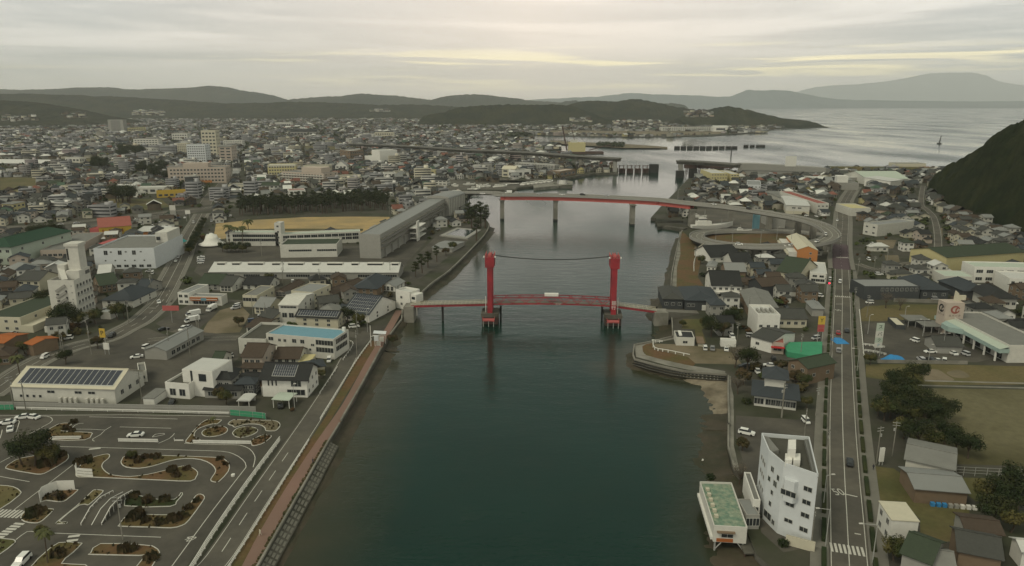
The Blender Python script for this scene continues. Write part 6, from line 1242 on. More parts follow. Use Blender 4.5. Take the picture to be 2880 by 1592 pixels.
for tx, side_ in ((0, -1), (span, 1)):
    t = MB()
    for y in (-2.9, 2.9): t.box(tx-1.1, tx+1.1, y-.95, y+.95, 5.0, 25.6)
    t.build('tower', 'steelred', lb)
    t = MB().box(tx-1.95, tx+1.95, -4.3, 4.3, 25.6, 30.1); t.build('tower_head', 'steelred', lb)
    t = MB()
    for x in (-1.85, 0, 1.85): t.bar((tx+x,-4.2,30.7),(tx+x,4.2,30.7),.16,.16); t.bar((tx+x,-4.2,31.3),(tx+x,4.2,31.3),.1,.1)
    for x in (-1.85,-.6,.6,1.85):
        for y in (-4.2,-2,0,2,4.2): t.bar((tx+x,y,30.1),(tx+x,y,31.4),.14,.14)
    t.box(tx-.7,tx+.7,-3,3,30.1,30.9); t.build('head_rail', 'palered', lb)
    for x in (-2.4, 2.4): MB().cyl((tx+x,-4.0,30.4),(tx+x,-3.2,30.4),.38,n=8).build('signal_lamp', 'white', lb); 
    t = MB(); t.box(tx-3.9, tx+3.9, -4.7, 5.2, 3.3, 5.0); t.build('pier_cap', 'darkconc', lb)
    t = MB().box(tx-3.5, tx+3.5, -4.2, 4.8, -3, 3.29); t.build('pier_base', 'rust', lb)
    t = MB().box(tx-2.9, tx+2.2, -8.0, -4.75, 2.6, 2.9); t.bar((tx-2.9,-8,3.6),(tx+2.2,-8,3.6),.14,.14); t.bar((tx-2.9,-4.75,3.6),(tx-2.9,-8,3.6),.14,.14); t.bar((tx+2.2,-4.75,3.6),(tx+2.2,-8,3.6),.14,.14)
    for x in (-2.9,-.3,2.2): t.bar((tx+x,-8,2.9),(tx+x,-8,3.6),.14,.14)
    t.bar((tx-2.9,-4.8,1.6),(tx+2.2,-8,2.5),.3,.3); t.build('service_platform', 'palered', lb)
    for x in (-2.6,-.3,1.9): MB().cyl((tx+x,-7.8,-2.5),(tx+x,-7.8,2.59),.16,n=6).build('platform_leg', 'steel', lb)
    MB().box(tx+4.4*(1 if side_ < 0 else -1)-.4, tx+4.4*(1 if side_ < 0 else -1)+.4, 3, 3.8, -3, 6.5).build('fender_pile', 'dark', lb)
    MB().cyl((tx-1.9*1.0*(1 if side_ < 0 else -1),-2.3,4.9),(tx-1.9*(1 if side_ < 0 else -1),-2.3,12.2),.18,n=6).build('barrier_arm', 'white', lb)
MB().cyl((0,0,31.3),(0,0,33.8),.07,n=5).build('antenna', 'steel', lb)
q = MB(); n = 16; pc = [Vector((2+(span-4)*i/n, 0, 30.3-1.7*(1-((i-n/2)/(n/2))**2))) for i in range(n+1)]
for dy in (-.35, 0, .35):
    for a, b in zip(pc[:-1], pc[1:]): q.bar(a+Vector((0,dy,0)), b+Vector((0,dy,0)), .14, .2)
q.build('cable', 'dark', lb)
for i, ch in enumerate('銀行'): text(ch, 2.0, (span, -3.9, 10.2-2.1*i), (R(90),0,0), 'white', lb)
MB().cyl((aL+14,0,-3),(aL+14,0,7.2),.5,n=8).build('approach_pile', 'dark', lb)
MB().box(aL-3, aL+1.5, -3.5, 3.5, -1, 7.2).build('abutment', 'concrete', lb); MB().box(aR-1, aR+5, -3.6, 3.6, -1, 6.0).build('abutment', 'concrete', lb)
wl_ = empty('approach_road', W('X', 430, 190), 0, 'concrete approach ramp from the lift bridge down to the right bank road', 'ramp'); a, b = lb.matrix_basis @ Vector((aR+4.5,0,6.1)), W('X', 760, 215, GZ+.2)
q = MB(); o = Vector(wl_.location); P4 = [a+Vector((0,-2,0)), b+Vector((0,-2.5,0)), b+Vector((0,2.5,0)), a+Vector((0,2,0))]; q.add([v-o for v in P4]+[Vector((v.x,v.y,GZ-.2))-o for v in P4], [(0,1,2,3),(0,4,5,1),(1,5,6,2),(2,6,7,3),(3,7,4,0)]); q.build('ramp', 'pave', wl_)
# --- new bridge under construction, both sides of the river mouth
def viaduct(label, k, pts, piers, w_=11, depth=3, m_='darkconc'):
    P_ = smooth(PL(k, pts), 5); o = P_[0]; r = empty('viaduct', o, 0, label, 'bridge'); q = rel(P_, o); deck(q, w_, 1.0).build('deck', 'darkconc', r); g = MB()
    for a, b in zip(q[:-1], q[1:]): g.bar(a+Vector((0,0,-1-depth/2)), b+Vector((0,0,-1-depth/2)), w_*.55, depth)
    g.build('girder', m_, r); g = MB()
    for s_ in (-1, 1):
        for a, b in zip(offset(q, s_*w_/2)[:-1], offset(q, s_*w_/2)[1:]): g.bar(a+Vector((0,0,.5)), b+Vector((0,0,.5)), .4, 1.2)
    g.build('parapet', 'roof_g', r)
    for kk, x, y, zb in piers:
        p = W(kk, x, y, zb); i = min(range(len(P_)), key=lambda j: abs(P_[j].x-p.x)); c = P_[i]-o; MB().box(c.x-2.6, c.x+2.6, c.y-3, c.y+3, zb-2-o.z, c.z-1-depth+.02).build('pier', 'wall_g' if zb < 1 else 'concrete', r)
    return r
viaduct('unfinished new road viaduct ending over the river mouth, left side', 'O', '-900,470,16 -400,492,20 0,518,22 300,530,22 600,545,22 800,560,22 1000,575,21.5 1270,590,21', (('O',1225,705,0),('O',945,665,2.5),('O',770,705,2.5),('O',600,610,2.5),('O',460,590,2.5),('O',340,590,2.5)))
viaduct('unfinished new road viaduct ending over the river mouth, right side', 'e', '150,106,21 400,118,21 720,142,21', (('e',180,262,0),), m_='darkconc')
sc1 = empty('scaffold_towers', W('e', 270, 262, 0), 0, 'dark scaffold staging under the right unfinished viaduct', 'scaffold'); o = sc1.location
for x in (270, 390, 500, 610): 
    p = W('e', x, 262, 0)-o; q = MB()
    for dx in (-6, 0, 6):
        for dy in (0, 7): q.bar(p+Vector((dx,dy,-1)), p+Vector((dx*.7,dy,17)), .7, .7)
    for z in (5, 9, 13): q.bar(p+Vector((-6,0,z)), p+Vector((6,0,z+3)), .5, .5); q.bar(p+Vector((6,0,z)), p+Vector((-6,0,z+3)), .5, .5)
    q.box(p.x-7.5, p.x+7.5, p.y-1, p.y+8, 12, 16.5); q.build('staging', 'rust', sc1)
p = W('e', 150, 266, 0); sp_ = empty('pile_wall', p, 0, 'black sheet-pile staging at the right foot of the unfinished viaduct', 'piles')
for i in range(10): MB().box(4+i*17-5, 4+i*17+5, 2, 8, -2, 9+3*(i % 2)).build('pile', 'dark', sp_)
p = W('O', 1060, 705, 0); s2 = empty('scaffold_towers', p, 0, 'rust-red staging and piles under the left unfinished viaduct', 'scaffold')
for i in range(9):
    q = MB()
    for z in (5, 10): q.bar((i*11-20,-2,z),(i*11-12,-2,z),.8,.8)
    q.bar((i*11-20,-2,-2),(i*11-20,-2,11),1.0,1.0); q.bar((i*11-14,-2,-2),(i*11-14,-2,11),1.0,1.0); q.box(i*11-19,i*11-11,0,5,0,6); q.build('staging', 'rust', s2)
MB().box(78,90,-3,5,-2,12).build('pile_block','dark',s2)
# grey retaining wall of the new road on the right shore
wp_ = [('e',740,262,132),('e',880,262,134),('e',1180,262,152),('e',1520,262,172),('e',1580,255,190)]; ps = [W(k, x, y) for k, x, y, _ in wp_]; zs_ = [ztop(p, 'e', 0, yt) for p, (_,_,_,yt) in zip(ps, wp_)]
rw = empty('retaining_wall', ps[0], 0, 'long grey retaining wall carrying the new shore road on the right', 'wall'); o = ps[0]; q = MB()
for i in range(len(ps)-1):
    a, b, za, zb_ = ps[i]-o, ps[i+1]-o, zs_[i]-GZ, zs_[i+1]-GZ; q.add([(a.x,a.y,0),(b.x,b.y,0),(b.x,b.y,zb_),(a.x,a.y,za),(a.x,a.y+16,0),(b.x,b.y+16,0),(b.x,b.y+16,zb_),(a.x,a.y+16,za)], [(0,1,2,3),(3,2,6,7),(4,7,6,5),(0,3,7,4),(1,5,6,2)]); q.bar((a.x,a.y-.3,za*.55),(b.x,b.y-.3,zb_*.55),.6,.6)
q.build('wall', 'wall_g', rw)
lr2 = empty('shore_road_bank', W('e', 1560, 225), 0, 'low bank of the shore road running on to the hill', 'embankment'); o = Vector(lr2.location); a, b = W('e', 1580, 222)-o, W('e', 2600, 222)-o; q = MB(); q.add([(a.x,a.y,0),(b.x,b.y,0),(b.x,b.y+4,7),(a.x,a.y+4,8),(a.x,a.y+18,8),(b.x,b.y+18,7)], [(0,1,2,3),(3,2,5,4)]); q.build('bank', 'grass', lr2)
# --- breakwaters, jetties, crane barge
def slab(name, label, k, s, h, m_, cat, z=-.8):
    p = PL(k, s, 0); r = empty(name, p[0], 0, label, cat); MB().prism([(q.x-p[0].x, q.y-p[0].y) for q in p], z, h).build('body', m_, r); return r
slab('breakwater', 'concrete breakwater arm closing the marina', 'w', '1650,560 2040,522 2042,490 1980,482 1645,528', 3.2, 'concrete', 'breakwater')
for i in range(10): slab('breakwater', 'dark breakwater block in the bay, number %d from the left' % (i+1), 'O', '%d,%d %d,%d %d,%d %d,%d' % ((lambda x: (x,514,x+46,513,x+46,505,x,506))(1706+51.5*i)), 4.5, 'dark', 'breakwater')['group'] = 'breakwater blocks in a row across the bay'
for i, (a, b) in enumerate(((2264,2304),(2315,2352),(2364,2438))): slab('breakwater', ('short','middle','longest')[i]+' dark breakwater block of the right-hand trio in the bay', 'O', '%d,503 %d,502 %d,494 %d,495' % (a,b,b,a), 4.5, 'dark', 'breakwater')
slab('jetty', 'concrete floating quay outside the harbour below the red girder', 'L', '2190,395 2260,388 2290,368 2215,370', 1.6, 'darkconc', 'jetty')
slab('jetty', 'curved concrete breakwater at the harbour mouth beneath the bridge', 'J', '205,545 480,570 560,575 480,605 210,560', 2.2, 'darkconc', 'breakwater')
slab('jetty', 'white floating pier behind the left viaduct', 'O', '330,500 630,508 625,485 360,485', 3, 'wall_w', 'pier')
slab('jetty', 'long thin spit of stone ending the sandbar', 'O', '560,470 700,468 1000,488 1300,500 1652,513 1650,503 1300,478 1000,466 700,452', 2.2, 'dirt', 'sandbar')
cb = empty('crane_barge', W('O', 700, 552, 0), 0, 'crane barge with a yellow house and tall dark jib at the river mouth', 'barge'); cb.scale = (1.25,)*3
MB().box(0,84,0,20,-1,3).build('hull','rust',cb); MB().box(30,56,4,16,3,17).build('deckhouse','wall_y',cb); MB().box(34,44,5,15,17,21).build('cab','wall_w',cb); q = MB(); q.bar((28,8,4),(20,8,42),2.0,2.0); q.bar((62,8,5),(96,8,14),1.2,1.2); q.bar((40,8,18),(34,8,40),1.0,1.0); q.build('jib','rust',cb); q = MB(); q.bar((20,8,42),(44,8,21),.4,.4); q.bar((34,8,40),(58,8,14),.4,.4); q.build('stay','dark',cb)
by = empty('buoy', W('Q', 1878, 745, 0), 0, 'black beacon buoy alone in the bay', 'buoy'); by.scale = (1.6,)*3; MB().cyl((0,0,-.5),(0,0,1.4),3.2,3.2,10).build('float','dark',by); MB().cyl((0,0,1.4),(1.5,0,12),1.0,.5,6).build('mast','dark',by)
by = empty('beacon', W('Q', 165, 835, 0), 0, 'slim dark channel beacon below the breakwater row', 'beacon'); MB().cyl((0,0,-1),(0,0,12),1.2,.9,8).build('post','dark',by); MB().cyl((0,0,12),(0,0,14),1.8,1.8,8).build('top','dark',by)
by = empty('channel_mark', W('R', 225, 400), 0, 'small white dome lamp on the driving course tarmac', 'lamp'); MB().cyl((0,0,0),(0,0,.5),.5,.5,10).build('base','white',by)
gp = empty('river_gauge', W('T', 660, 300), 0, 'white river gauge frame with panels and cabinet on the promenade edge', 'gauge station')
q = MB()
for x, y, h_ in ((-2.6,0,8.5),(-1,0,4),(1,0,4),(2.6,3,3.5),(0,3,3.5)): q.bar((x,y,0),(x,y,h_),.2,.2)
q.bar((-2.6,0,4),(2.6,3,4),.2,.2); q.bar((-2.4,3,3.5),(2.6,3,3.5),.2,.2); q.build('frame','white',gp); MB().box(-1.2,.4,-.4,.4,2.2,4.2).build('panel','wall_b',gp); MB().box(.8,2.2,1.4,2.4,1.4,3.2).build('cabinet','wall_w',gp); MB().box(-.6,.8,.6,1.6,.0,1.4).build('box','wall_w',gp); MB().add([(-2,2,4.6),(3,2,4.3),(3,4,4.9),(-2,4,5.2)],[(0,1,2,3)]).build('solar_plate','wall_b',gp)
# ================================================================ copies
def dup(root, loc, rz=0, label=None, scale=None, color=None, kids=True):
    r = root.copy(); COL.objects.link(r); r.location = loc; r.rotation_euler = (0, 0, rz)
    if scale is not None: r.scale = (scale,)*3 if isinstance(scale, (int, float)) else scale
    if label: r['label'] = label
    for ch in list(root.children):
        c = ch.copy(); COL.objects.link(c); c.parent = r
        if color: c.color = (*color, 1)
        for g_ in ch.children: d = g_.copy(); COL.objects.link(d); d.parent = c
    return r
class Pool:
    """first use moves the prototype itself, later uses copy it"""
    def __init__(s, root): s.root = root; s.used = False
    def put(s, loc, rz=0, label=None, scale=None, color=None, group=None):
        if not s.used:
            s.used = True; r = s.root; r.location = loc; r.rotation_euler.z = rz
            if scale is not None: r.scale = (scale,)*3 if isinstance(scale, (int, float)) else scale
            if label: r['label'] = label
            if color:
                for c in r.children: c.color = (*color, 1)
        else: r = dup(s.root, loc, rz, label, scale if scale is not None else 1, color)
        if group: r['group'] = group
        return r
# ================================================================ vehicles
def carproto(name, cat, kind):
    r = empty(name, (0,0,0), 0, name.replace('_',' '), cat)
    Lh, Wh = {'sedan': (2.25,.86), 'van': (1.75,.74), 'truck': (3.1,1.0), 'suv': (2.3,.9)}[kind]; q = MB()
    def loft(secs, m=0, mb=q):      # (x, halfwidth, z0, z1)
        v = []
        for x, w_, z0, z1 in secs: v += [(x,-w_,z0),(x,w_,z0),(x,w_*.97,z1),(x,-w_*.97,z1)]
        o = [(4*i+a,4*i+(a+1)%4,4*i+4+(a+1)%4,4*i+4+a) for i in range(len(secs)-1) for a in range(4)]; mb.add(v, o+[(0,1,2,3)[::-1],tuple(4*(len(secs)-1)+i for i in range(4))], m)
    if kind == 'sedan':
        loft([(-Lh,Wh*.88,.35,.78),(-Lh+.25,Wh,.28,.92),(-.9,Wh,.25,.95),(1.0,Wh,.25,.9),(Lh-.3,Wh*.97,.28,.74),(Lh,Wh*.85,.35,.62)])
        q2 = MB(); loft([(-1.65,Wh*.84,.9,.93),(-1.0,Wh*.78,.9,1.36),(.35,Wh*.78,.9,1.38),(1.15,Wh*.84,.88,.92)], 0, q2); rf_ = (-.95,.32,1.39,.62)
    elif kind == 'suv':
        loft([(-Lh,Wh*.9,.4,1.0),(-Lh+.2,Wh,.32,1.05),(1.1,Wh,.3,1.05),(Lh-.2,Wh*.97,.33,.92),(Lh,Wh*.88,.4,.8)])
        q2 = MB(); loft([(-2.15,Wh*.86,1.0,1.1),(-1.8,Wh*.8,1.0,1.66),(.4,Wh*.8,1.0,1.68),(1.2,Wh*.85,1.0,1.06)], 0, q2); rf_ = (-1.78,.38,1.69,.7)
    elif kind == 'van':
        loft([(-Lh,Wh*.95,.35,1.0),(-Lh+.1,Wh,.3,1.05),(1.25,Wh,.3,1.05),(Lh,Wh*.93,.35,.85)])
        q2 = MB(); loft([(-Lh+.02,Wh*.92,1.0,1.6),(-Lh+.15,Wh*.9,1.0,1.72),(.75,Wh*.88,1.0,1.74),(1.4,Wh*.92,1.0,1.05)], 0, q2); rf_ = (-Lh+.1,.8,1.75,.66)
    else:
        loft([(1.5,Wh,.4,1.3),(Lh-.1,Wh,.4,1.2),(Lh,Wh*.95,.5,1.1)]); q.box(-Lh,1.35,-Wh,Wh,.75,2.6); q2 = MB(); loft([(1.5,Wh*.92,1.3,2.1),(2.4,Wh*.9,1.3,2.1),(Lh-.1,Wh*.92,1.2,1.25)], 0, q2); rf_ = (1.5,2.3,2.12,.9)
    q.build('body','carpaint',r); q2.build('cabin_glass','glass',r); MB().box(rf_[0],rf_[1],-rf_[3],rf_[3],rf_[2]-.06,rf_[2]).build('roof','carpaint',r)
    wm_ = MB().cyl((0,-.1,0),(0,.1,0),.32,n=12); wd = None
    for x in (-Lh*.62, Lh*.62):
        for y in (-Wh+.06, Wh-.06):
            if wd is None: wd = wm_.build('wheel','tyre',r); wd.location = (x,y,.32)
            else: o = wd.copy(); COL.objects.link(o); o.parent = r; o.location = (x,y,.32)
    return Pool(r)
CARP = {'s': carproto('sedan','car','sedan'), 'v': carproto('minivan','van','van'), 't': carproto('box_truck','truck','truck'), 'u': carproto('wagon','car','suv')}
CC = dict(w=(.68,.68,.64), k=(.02,.02,.02), g=(.25,.25,.25), r=(.3,.03,.03), b=(.05,.08,.15), s=(.42,.42,.42), n=(.2,.14,.08))
CN = dict(w='white', k='black', g='grey', r='dark red', b='navy', s='silver', n='bronze'); TN = dict(s='sedan', v='boxy minivan', t='box truck', u='wagon')
def car(k, x, y, dx, dy, typ, c, where, z=GZ+.04, group=None):
    """dx, dy: a nearby pixel the nose points towards"""
    p = W(k, x, y, z); d = W(k, x+dx, y+dy, z)-p; CARP[typ].put(p, math.atan2(d.y, d.x), '%s %s %s' % (CN[c], TN[typ], where), 1.0, CC[c], group)
for a in (
 ('A',190,222,-30,4,'s','w','parked first in the far left corner lot of the driving course'),('A',60,268,-30,3,'s','w','nose left in the middle of the corner lot of the driving course'),('A',85,318,4,-30,'s','w','standing alone below the other corner lot cars of the driving course'),('A',270,222,-20,-3,'s','w','behind the first car in the corner lot'),
 ('A',1105,368,-30,2,'s','w','parked behind the white guard panels mid course'),('A',180,1400,-25,25,'u','w','with roof rack on the hedge lane at the bottom left'),
 ('F',1900,500,3,60,'s','k','driving towards the camera on the coast road, lower right'),('I',205,565,0,-30,'s','r','driving away near the blue tarpaulin on the coast road'),('I',290,545,2,30,'s','k','oncoming beside the blue tarpaulin on the coast road'),('I',208,745,0,-30,'u','g','following just below the blue tarpaulin'),
 ('J',2193,478,0,30,'s','w','at the head of the coast road beyond the loop'),('J',2223,1170,0,30,'v','w','on the coast road between the two zebra crossings'),('J',2112,1140,0,-30,'v','w','on the left pavement edge near the white corner shop'),('J',2000,1325,30,8,'v','w','turning by the red signal'),
 ('I',970,645,-30,-10,'v','w','with pale roof in the middle bay row of the car park'),('I',1125,755,-30,0,'s','w','large and bright at the end of the bay row'),('I',1035,838,-20,-15,'u','s','first in the front row by the blockwork wall'),('I',1130,840,-20,-15,'u','k','second in the front row by the blockwork wall'),('I',1195,845,-20,-15,'s','w','third in the front row by the blockwork wall'),('I',1265,850,0,-20,'v','w','at the right end of the front row'),('I',1350,770,-20,-10,'s','w','beside the mint-canopied shop entrance'),('I',1475,780,-20,-8,'v','s','by the tiled shelter at the shop entrance'),
 ('X',835,612,-8,-30,'v','w','first of three parked on the river point'),('X',912,612,-2,-30,'u','g','second of three parked on the river point'),('X',1060,618,0,-30,'s','w','third of three parked on the river point'),('X',1515,790,-30,-3,'s','w','parked nose left near the russet bush'),('X',1555,725,-10,-20,'v','k','behind the nose-left sedan near the russet bush'),('X',2000,505,-30,5,'v','s','beside the tall yellow-topped road sign'),('X',1000,300,30,-4,'v','w','under the dark tree above the bare meadow'),('X',950,270,-30,-4,'s','k','just behind the van above the bare meadow'),
 ('X',1640,250,20,-14,'s','w','first beside the slanting shed roof'),('X',1700,222,20,-14,'v','w','second beside the slanting shed roof'),('F',965,230,30,6,'u','w','alone in the yard north of the tall white block'),('F',1500,125,20,20,'v','w','in the corner of the yard by the coast road'),
 ('B',1592,185,10,30,'s','w','coming down the station road bend'),('B',1640,458,20,-4,'s','k','parked under the red pole sign'),('B',1120,525,-20,14,'u','k','at the kerb beside the yellow P sign'),('B',1370,735,-30,4,'s','w','alone left of the grey warehouse'),('B',1468,640,20,-8,'v','w','half behind the grey warehouse corner'),('B',450,738,-20,10,'v','w','on the canal road below the orange roofs'),('B',1830,458,-20,12,'u','w','first in the row by the pole sign'),('B',1880,440,-20,12,'s','s','second in the row by the pole sign'),
 ('B',2370,225,-20,4,'v','w','first on the gravel yard'),('B',2360,245,-20,4,'u','s','second on the gravel yard'),('B',130,500,20,-8,'s','s','by the tan office at the left'),('B',2290,735,-20,4,'v','w','behind the dark gabled house'),('B',1935,315,-30,6,'t','w','upper of two by the shopyard'),('B',1925,375,-30,6,'t','w','lower of two by the shopyard'),('B',2120,260,-30,14,'t','w','long and bright behind the orange-striped shop'),
 ('C',1308,790,-6,-30,'v','w','under the east end of the blue-roofed office'),('C',1160,950,-6,20,'v','w','poking out of the office garage'),('C',1190,380,-20,2,'s','s','in the yard behind the curved-roof building'),('C',1125,372,20,2,'u','k','dark in the yard behind the curved-roof building'),('C',838,205,-10,-20,'v','w','right one behind the pink-gabled house'),('C',790,205,-10,-20,'s','w','left one behind the pink-gabled house'),('Y',1960,380,-8,-30,'s','k','under the ribbed carport'),('A',1400,100,-10,20,'s','k','in the garden of the white two-storey house'),
 ('G',710,305,-30,3,'s','w','first from the left on the bypass'),('G',900,288,-30,3,'s','s','second from the left on the bypass'),('G',1228,255,-30,4,'v','w','tall one third on the bypass'),('G',1385,243,-30,4,'s','k','fourth on the bypass'),('G',1690,220,-30,4,'s','s','fifth on the bypass near the stacked sign'),
 ('G',2280,285,-12,30,'v','w','leaving the underpass'),('G',2382,268,10,-30,'s','w','entering the underpass'),('G',2318,392,-12,30,'v','w','on the station road above the turquoise canopy'),('G',2095,560,-12,30,'s','w','first in the station road queue'),('G',2150,562,12,-30,'v','w','beside the first queue car'),('G',2085,600,-12,30,'s','r','second in the station road queue'),('G',2135,600,12,-30,'u','w','beside the second queue car'),('G',2100,690,-12,30,'s','s','third in the station road queue'),('G',2070,735,-12,30,'s','w','last in the station road queue'),('G',2245,505,-20,-4,'s','s','turning at the turquoise canopy'),
 ('E',20,825,-30,2,'s','w','topmost of four parked by the bell pavilion yard'),('E',22,845,-30,2,'u','w','second of four parked by the bell pavilion yard'),('E',18,870,-30,2,'s','s','third of four parked by the bell pavilion yard'),('E',20,892,-30,2,'v','w','lowest of four parked by the bell pavilion yard'),
): car(*a)
for a, z in ((('J',1100,748,30,2,'u','w','left one on the near arc of the loop bridge'),10.1),(('J',1690,756,30,-3,'s','w','right one on the near arc of the loop bridge'),11.9),(('J',1970,716,-30,8,'s','w','climbing the right arc of the loop bridge'),12.9),(('J',2066,640,0,-30,'v','w','on the inner lane at the right arc of the loop'),14.6),(('J',820,300,30,4,'s','w','behind the red girder end on the loop bridge'),19.9),(('J',1210,350,30,6,'u','k','dark on the descending deck of the loop bridge'),19.1),
    (('L',885,140,-30,0,'t','w','high box truck at the left end of the red girder'),21.2),(('L',950,142,-30,0,'v','w','right behind the truck on the red girder bridge'),21.2),(('L',655,146,30,0,'s','w','on the bridge approach left of the truck'),20.9),(('L',1160,148,-30,0,'s','s','between the first two river piers of the road bridge'),21.2),(('L',1362,154,-30,0,'s','w','just past the middle pier of the road bridge'),21.2),(('L',1545,155,30,0,'u','k','dark in mid span of the road bridge'),21.1),(('L',1760,166,30,2,'s','s','left of the right pier of the road bridge'),21.0)):
    car(*a, z=z+.15)
# ================================================================ boats
def boatproto(big=False):
    r = empty('fishing_boat' if big else 'motor_boat', (0,0,0), 0, 'boat', 'boat'); L_ = 13 if big else 4.2; q = MB(); v = []
    for f, w_, z0, z1 in ((-1,.75,.1,1.0),(-.5,1,-.2,.95),(.2,.95,-.2,1.1),(.7,.55,0,1.5),(1,.03,.6,2.0)): s_ = 2.6 if big else 1.15; v += [(f*L_,-w_*s_*.7,z0*s_*.7),(f*L_,w_*s_*.7,z0*s_*.7),(f*L_,w_*s_,z1*s_*.7),(f*L_,-w_*s_,z1*s_*.7)]
    q.add(v, [(4*i+a,4*i+(a+1)%4,4*i+4+(a+1)%4,4*i+4+a) for i in range(4) for a in range(4)]+[(3,2,1,0),(16,17,18,19)]); q.build('hull','white',r)
    if big: MB().box(-10,-1,-1.7,1.7,1.9,4.2).build('deckhouse','white',r); MB().box(-8.5,-4,-1.4,1.4,4.2,6.2).build('wheelhouse','white',r); MB().box(-8.52,-3.98,-1.42,1.42,5,5.6).build('window_band','glass',r); MB().cyl((-5,0,6.2),(-5,0,11),.15,n=6).build('mast','steel',r); MB().cyl((6,0,1.5),(6,0,5),.12,n=6).build('mast','steel',r)
    else: MB().box(-1.8,.6,-.6,.6,.7,1.9).build('cabin','white',r); MB().box(-1.82,.62,-.62,.62,1.3,1.65).build('window_band','glass',r)
    return Pool(r)
bb, sb_ = boatproto(True), boatproto()
def boat(pool, k, x, y, rz, label, z=0, s=1, group=None): pool.put(W(k, x, y, z), rz, label, s, None, group)
boat(bb,'J',800,555,.12,'big white ship hauled out on the quay inside the loop bridge',GZ+.6,1.25); boat(bb,'J',450,415,.05,'white fishing boat with rust-red waterline under the red girder end',GZ-1.2,.85); boat(bb,'J',1150,598,.1,'white cabin boat ashore near the tall blue column',GZ+.4,.5); boat(bb,'J',650,505,.2,'small white boat ashore beside the right girder pier',GZ+.3,.4); boat(bb,'J',660,440,.1,'flat white boat on the quay behind the right girder pier',GZ+.3,.5)
mg = 'white boats in the marina beyond the road bridge'
for i in range(12): boat(sb_,'w',1275+20*i,522-1.2*i,1.1,'white motor boat, number %d from the left in the left marina row' % (i+1),.3 if i > 4 else GZ,1.6,mg)
for i in range(14): boat(sb_,'w',1545+21*i,500-2.2*i+(i%2)*3,1.1,'white motor boat, number %d from the left in the right marina row' % (i+1),GZ,1.6,mg)
for i, (x, y) in enumerate(((1050,548),(1085,545),(1110,522),(1150,524),(1180,520),(860,515),(1000,502))): boat(sb_,'w',x,y,.3+i,'white boat stored ashore left of the marina rows, %s' % ('beside the quay edge','next to the quay edge boat','upper left','upper middle','upper right','farthest left','behind the others')[i],GZ+.3,1.7,mg)
# tall pale blue column under the bridge, tarpaulins, canopy
bc = empty('storage_column', W('J',1283,590), 0, 'tall pale blue boxy column standing under the loop bridge', 'tower'); MB().box(-2,2,-2,2,0,12.5).build('column','bluecol',bc)
for k, x, y, sx, sy, h_, lb, m_ in (('I',215,640,2.6,3.6,1.1,'bright blue tarpaulin heap on the left lane of the coast road','tarp'),('I',765,835,4.2,2.2,2.2,'blue tarpaulin tent at the corner of the supermarket car park','tarp'),('Z',590,1230,5,5,3.5,'turquoise canopy roof beside the station road','cyan')):
    r = empty('tarpaulin', W(k,x,y), 0, lb, 'tarpaulin' if m_ == 'tarp' else 'canopy'); P = np.zeros((13,13,3)); 
    for i in range(13):
        for j in range(13): u_, v_ = i/6-1, j/6-1; P[i,j] = (u_*sx, v_*sy, max(0,(1-abs(u_)**2.2)*(1-abs(v_)**2.2))*h_*(.75+.5*float(vnoise(np.array(u_*3+9),np.array(v_*3+5),3)))+.05)
    o = gridmesh('sheet', P, m_, True); o.parent = r
